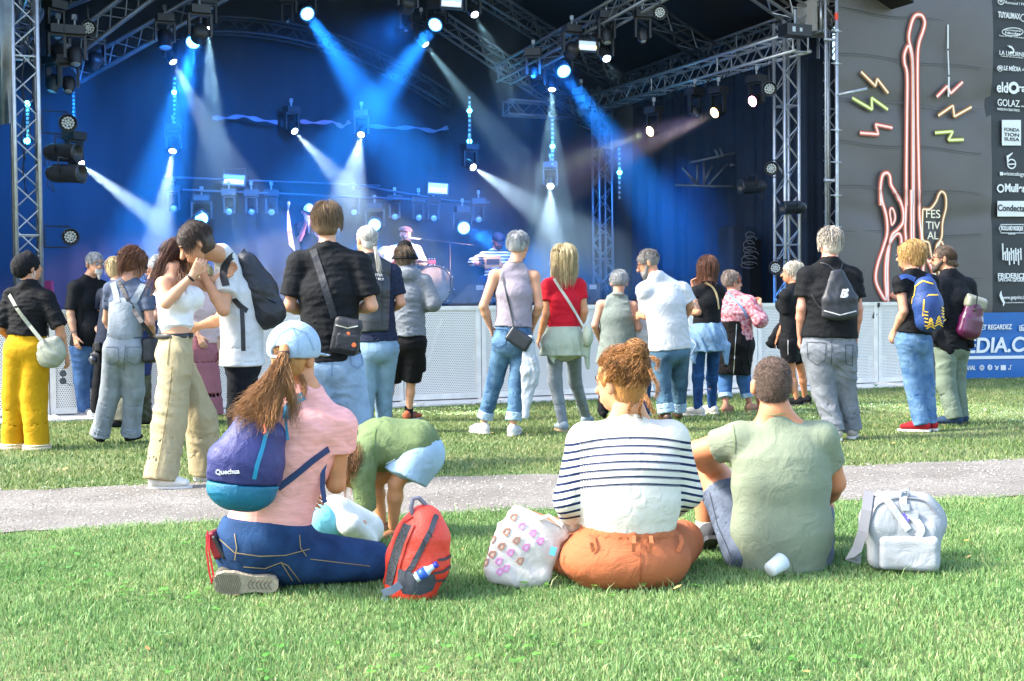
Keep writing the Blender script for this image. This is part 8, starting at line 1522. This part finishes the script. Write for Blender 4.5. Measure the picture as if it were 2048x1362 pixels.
mb.out('brush_lettering', wt, sb_); T('FRIDERICI', 2021, 552, 10, 52, .04); T('SPECIAL', 2009, 560, 6, 28, .03); T('GROUP', 2036, 560, 7, 24, .05); MB().ribbon([bpt(x, y, .012) for x, y in ((2001, 582), (2000, 590), (2003, 598), (2007, 606), (2005, 612))], [.01, .05, .05, .04, .01], BN, .002).out('flame_mark', wt, sb_); T('www.getprint.ch', 2027, 595, 8, 46, .01); T('Les pros de la communication visuelle', 2032, 605, 3, 44, 0)
# blue banner
bb_ = empty('blue_banner', bpt(1955, 755), 'low blue advertising banner with big white lettering below the sponsor logos', 'banner'); sheet('vinyl_sheet', (1856, 627), (2170, 756), 90, 30, mat('banner_blue', '#0a72c6', .5, k=.62, var=.05, bump=.15, bscale=50), bb_, off=.03, amp=.004, seed=9)
B = lambda b, x, y, h, w_=None, bold=.03, shear=.12: T(b, x, y, h, w_, bold, par=bb_, off=.048, shear=shear)
B('ÉCOUTEZ ET REGARDEZ', 1965, 655, 10, 108, .03); B('LEMEDIA.CH', 1966, 692, 30, 212, .035, 0.1); MB().ribbon([bpt(1862, 716, .048), bpt(2120, 713, .048)], .045, BN, .002).out('underline', wt, bb_); B('my', 1921, 736, 8, 8, .0); B('CANAL', 1934, 736, 9, 24, .03)
ring(1959, 735, 4.2, 4.8, .012, wt, bb_, .048, 'social_icon'); ring(1959, 735, 2, 2.2, .01, wt, bb_, .048, 'social_icon'); ring(1975, 734.5, 2.6, 2.8, .042, wt, bb_, .048, 'social_icon'); T('f', 1975, 735, 8, 3, .03, mat('banner_blue_ink', '#0a72c6', .5, k=.85), bb_, .052); MB().ribbon([bpt(x, y, .048) for x, y in ((1985, 731), (1988, 735), (1992, 732), (1990, 738), (1986, 738))], .02, BN, .002).out('social_icon', wt, bb_); rect(1997, 730, 2007, 740, wt, bb_, .048, 'social_icon'); MB().ribbon([bpt(x, y, .048) for x, y in ((2019, 731), (2016, 730), (2016, 738), (2013, 739), (2012, 736))], .012, BN, .002).out('social_icon', wt, bb_)
MB().ribbon([bpt(x, y, .048) for x, y in ((2034, 652), (2034, 661), (2080, 661), (2080, 646), (2060, 646), (2034, 652))], .012, BN, .002).out('logo_frame', wt, bb_); B('dab+', 2044, 656, 8, 20, .02)
# scaffold behind the banners and a dark tarp corner by the barrier end
sc_ = empty('banner_scaffold', bpt(1800, 700, -.5), 'scaffold frame holding up the banners', 'scaffold'); mb = MB()
for px_ in (1680, 1830, 1975, 2120): a = bpt(px_, 640, -.3); mb.tube([V3(a[0], a[1], 0), V3(a[0], a[1], 8)], .024, 8)
for z in (.9, 2.9, 4.9, 6.9): mb.tube([bpt(1672, 640, -.25)*V3(1, 1, 0)+UZ*z, bpt(2170, 640, -.25)*V3(1, 1, 0)+UZ*z], .024, 8)
mb.out('tube', galv, sc_, True); tp = empty('tarpaulin', gnd(1862, 765), 'dark tarpaulin flap by the end of the barrier below the blue banner', 'tarpaulin'); V = [at(1852, 640, 19.3), at(1866, 640, 19.3), at(1874, 735, 19.0), at(1872, 762, 18.9), at(1852, 752, 19.1)]; link('cloth', V+[v+V3(.01, .02, 0) for v in V], [tuple(range(5)), tuple(range(5, 10))[::-1]]+[(i, i+5, (i+1) % 5+5, (i+1) % 5) for i in range(5)], mat('dark_tarp', '#4e5a60', .5, k=.6), tp)
# ================================================================ grass
def grass_mat(name, c1, c2, c3, tr=.35):
    m = bpy.data.materials.new(name); m.use_nodes = True; t = m.node_tree; b = t.nodes['Principled BSDF']; N = t.nodes.new; L = t.links.new
    ge = N('ShaderNodeNewGeometry'); tc = N('ShaderNodeTexCoord'); no = N('ShaderNodeTexNoise'); no.inputs['Scale'].default_value = 1.6; no.inputs['Detail'].default_value = 5; L(tc.outputs['Object'], no.inputs[0])
    r = N('ShaderNodeValToRGB'); e = r.color_ramp.elements; e[0].position = 0; e[0].color = hexc(c1, .7); e[1].position = .62; e[1].color = hexc(c2, .66); q = e.new(.86); q.color = hexc(c2, .66); q = e.new(.94); q.color = hexc(c3, .66)
    L(ge.outputs['Random Per Island'], r.inputs[0]); mx = N('ShaderNodeMix'); mx.data_type = 'RGBA'; mx.blend_type = 'MULTIPLY'; mx.inputs[0].default_value = 1; r2 = N('ShaderNodeValToRGB'); e = r2.color_ramp.elements; e[0].position = .36; e[0].color = (.62, .78, .6, 1); e[1].position = .64; e[1].color = (1.0, 1, .9, 1)
    L(no.outputs[0], r2.inputs[0]); L(r.outputs[0], mx.inputs[6]); L(r2.outputs[0], mx.inputs[7]); L(mx.outputs[2], b.inputs['Base Color']); b.inputs['Roughness'].default_value = .45; b.inputs['Specular IOR Level'].default_value = .35
    tl = N('ShaderNodeBsdfTranslucent'); L(mx.outputs[2], tl.inputs[0]); ms = N('ShaderNodeMixShader'); ms.inputs[0].default_value = tr; L(b.outputs[0], ms.inputs[1]); L(tl.outputs[0], ms.inputs[2]); L(ms.outputs[0], t.nodes['Material Output'].inputs[0]); return m
def blades(name, X, Y, hgt, wid, m, label, seed=1, lean=.5):
    r = np.random.default_rng(seed); n = len(X); H = hgt*r.uniform(.45, 1.15, n); W = wid*r.uniform(.6, 1.3, n); a = r.uniform(0, 2*PI, n); la = r.uniform(0, 2*PI, n); ln = r.uniform(.1, 1, n)*lean*H
    dx, dy = np.cos(a), np.sin(a); lx, ly = np.cos(la), np.sin(la); V = np.zeros((n, 5, 3))
    for j, (t, w_, s) in enumerate(((0, 1, -1), (0, 1, 1), (.55, .8, 1), (.55, .8, -1), (1, 0, 0))):
        V[:, j, 0] = X+dx*W*w_*s*.5+lx*ln*t*t; V[:, j, 1] = Y+dy*W*w_*s*.5+ly*ln*t*t; V[:, j, 2] = H*t*(1-.25*t*ln/H)
    i = np.arange(n)[:, None]*5; Q = np.hstack([i, i+1, i+2, i+3]); T_ = np.hstack([i+3, i+2, i+4]); me = bpy.data.meshes.new(name); me.vertices.add(n*5); me.vertices.foreach_set('co', V.astype(np.float32).ravel())
    me.loops.add(n*7); me.loops.foreach_set('vertex_index', np.hstack([Q, T_]).astype(np.int32).ravel()); me.polygons.add(n*2); st = np.stack([np.arange(n)*7, np.arange(n)*7+4], 1).astype(np.int32).ravel(); me.polygons.foreach_set('loop_start', st); me.update(calc_edges=True); me.materials.append(m)
    o = bpy.data.objects.new(name, me); COL.objects.link(o); return tag(o, label, 'grass', kind='stuff')
rg = np.random.default_rng(12)
def scatter(n, y0, y1, f=lambda x, y: np.ones(len(x), bool), pad=1.5, dens=None):
    y = np.sqrt(rg.uniform(y0**2, y1**2, n)) if dens is None else y0+(y1-y0)*rg.random(n)**dens; hw = y*.40+pad; x = rg.uniform(-1, 1, n)*hw; ok = f(x, y); return x[ok], y[ok]
edge = lambda x, L, s: path_y(x, L)+sum(np.sin(x*f_+p_)*a_ for f_, p_, a_ in ((1.1, s, .05), (3.7, s*2, .03), (9, s*3, .03), (27, s, .02)))
G1 = grass_mat('fresh_grass', '#55823c', '#b9db98', '#dcd6a4'); G2 = grass_mat('trodden_grass', '#5a763c', '#a8ba7e', '#d2c494')  # near blades: dark and pale tones stand in for shaded gaps and highlights
def clump(x, y, s=3.1): return np.sin(x*s+np.sin(y*2.3)*1.5)*np.sin(y*s*1.2+np.sin(x*1.9)*1.3)
nx, ny = scatter(420000, 3.9, 8.2, lambda x, y: y < edge(x, PATH_NEAR, 1.0)+rg.normal(0, .05, len(x)))
h_ = .029*(1+.35*clump(nx, ny, 5.3)+.15*clump(nx, ny, 13)); blades('near_grass', nx, ny, h_, .0044, G1, 'lush fresh green lawn on the near side of the gravel path', 2, .75)
nx, ny = scatter(14000, 3.9, 8.2, lambda x, y: (y < edge(x, PATH_NEAR, 1.0)+.02) & (clump(x, y, 4.1) > .25)); blades('tall_grass', nx, ny, .075, .0040, G1, 'longer tufts standing out of the near lawn', 3, 1.0)
fx, fy = scatter(250000, 8.4, 21.5, lambda x, y: (y > edge(x, PATH_FAR, 2.0)-np.abs(rg.normal(0, .05, len(x)))) & ((y < (B0+BD*((x-B0[0])/BD[0])[:, None])[:, 1]-.62) | (x > 5.9)) & (y < 22), dens=1.0)
bare = clump(fx, fy, .9); keep = (bare > -.55) | (rg.random(len(fx)) < .55); fx, fy = fx[keep], fy[keep]; blades('mid_grass', fx, fy, .034*(1+.3*clump(fx, fy, 2.7)), .0085, G2, 'trodden lawn between the gravel path and the barrier', 4, .9)
# fallen leaves and clover patches on the near lawn
n = 1600; x, y = scatter(n, 3.9, 7.4, lambda x, y: (y < path_y(x, PATH_NEAR)-.1) & (clump(x+1.3, y, 2.6) > .15)); V = []; F = []
for k in range(len(x)):
    z = rg.uniform(.022, .038); s = rg.uniform(.007, .013); a0 = rg.uniform(0, 6)
    for j in range(3):
        a = a0+j*2.1; c = V3(x[k]+math.cos(a)*s*.9, y[k]+math.sin(a)*s*.9, z+rg.uniform(-.003, .004)); b = len(V); tl = rg.uniform(-.35, .35, 2)
        V += [c+V3(math.cos(q)*s*.85, math.sin(q)*s*.85, s*(math.cos(q)*tl[0]+math.sin(q)*tl[1])) for q in np.linspace(0, 2*PI, 8)[:-1]]; F.append(tuple(range(b, b+7)))
tag(link('clover_leaves', V, F, grass_mat('clover', '#5a9a3c', '#84c25c', '#84c25c')), 'patches of round clover leaves in the near lawn', 'clover', kind='stuff')
V = []; F = []; x, y = scatter(260, 4.0, 15, lambda x, y: (y < path_y(x, PATH_NEAR)) | (y > path_y(x, PATH_FAR)))
for k in range(len(x)):
    s = rg.uniform(.006, .016); a = rg.uniform(0, 6); c = V3(x[k], y[k], rg.uniform(.02, .04)); u = V3(math.cos(a), math.sin(a), rg.uniform(-.4, .4)); v = V3(-math.sin(a), math.cos(a), rg.uniform(-.4, .4)); b = len(V); V += [c-u*s*1.6, c-u*s*.4+v*s*.7, c+u*s*.6+v*s*.5, c+u*s*1.6, c+u*s*.5-v*s*.6, c-u*s*.5-v*s*.7]; F.append(tuple(range(b, b+6)))
tag(link('fallen_leaves', V, F, mat('dry_leaf', '#a8803c', .7, k=.7, col2='#c9b070', isl=.9)), 'small dry fallen leaves scattered on the lawn', 'fallen leaves', kind='stuff')
# broad-leaved weeds
for i, (px_, py_, lab) in enumerate(((1500, 1300, 'broad-leaved weed rosette in the near lawn, right of centre'), (1445, 1325, 'broad-leaved weed rosette in the near lawn, centre'), (330, 1292, 'small broad-leaved weed rosette in the near lawn at left'), (1752, 776, 'leafy weed beside the barrier foot at right'))):
    c = gnd(px_, py_); V = []; F = []
    for j in range(8):
        a = j*.8+i; d = V3(math.cos(a), math.sin(a), 0); q = np.cross(UZ, d); L_ = rg.uniform(.03, .05); b = len(V); V += [c+d*.004, c+d*L_*.4+q*L_*.2+UZ*.045, c+d*L_*.8+q*L_*.16+UZ*.05, c+d*L_+UZ*.042, c+d*L_*.8-q*L_*.16+UZ*.05, c+d*L_*.4-q*L_*.2+UZ*.045]; F.append(tuple(range(b, b+6)))
    tag(link('weed', V, F, G1), lab, 'weed', 'broad-leaved weeds')

# ================================================================ lettering as plain meshes, so that every letter is real geometry
bpy.context.view_layer.update(); dg_ = bpy.context.evaluated_depsgraph_get()
for o in [o for o in COL.objects if o.type == 'FONT']:
    me = bpy.data.meshes.new_from_object(o.evaluated_get(dg_)); n = bpy.data.objects.new('lettering', me); COL.objects.link(n); n.parent = o.parent; n.matrix_basis = o.matrix_basis.copy(); n.matrix_parent_inverse = o.matrix_parent_inverse.copy()
    if not me.materials: me.materials.append(o.data.materials[0])
    bpy.data.objects.remove(o)
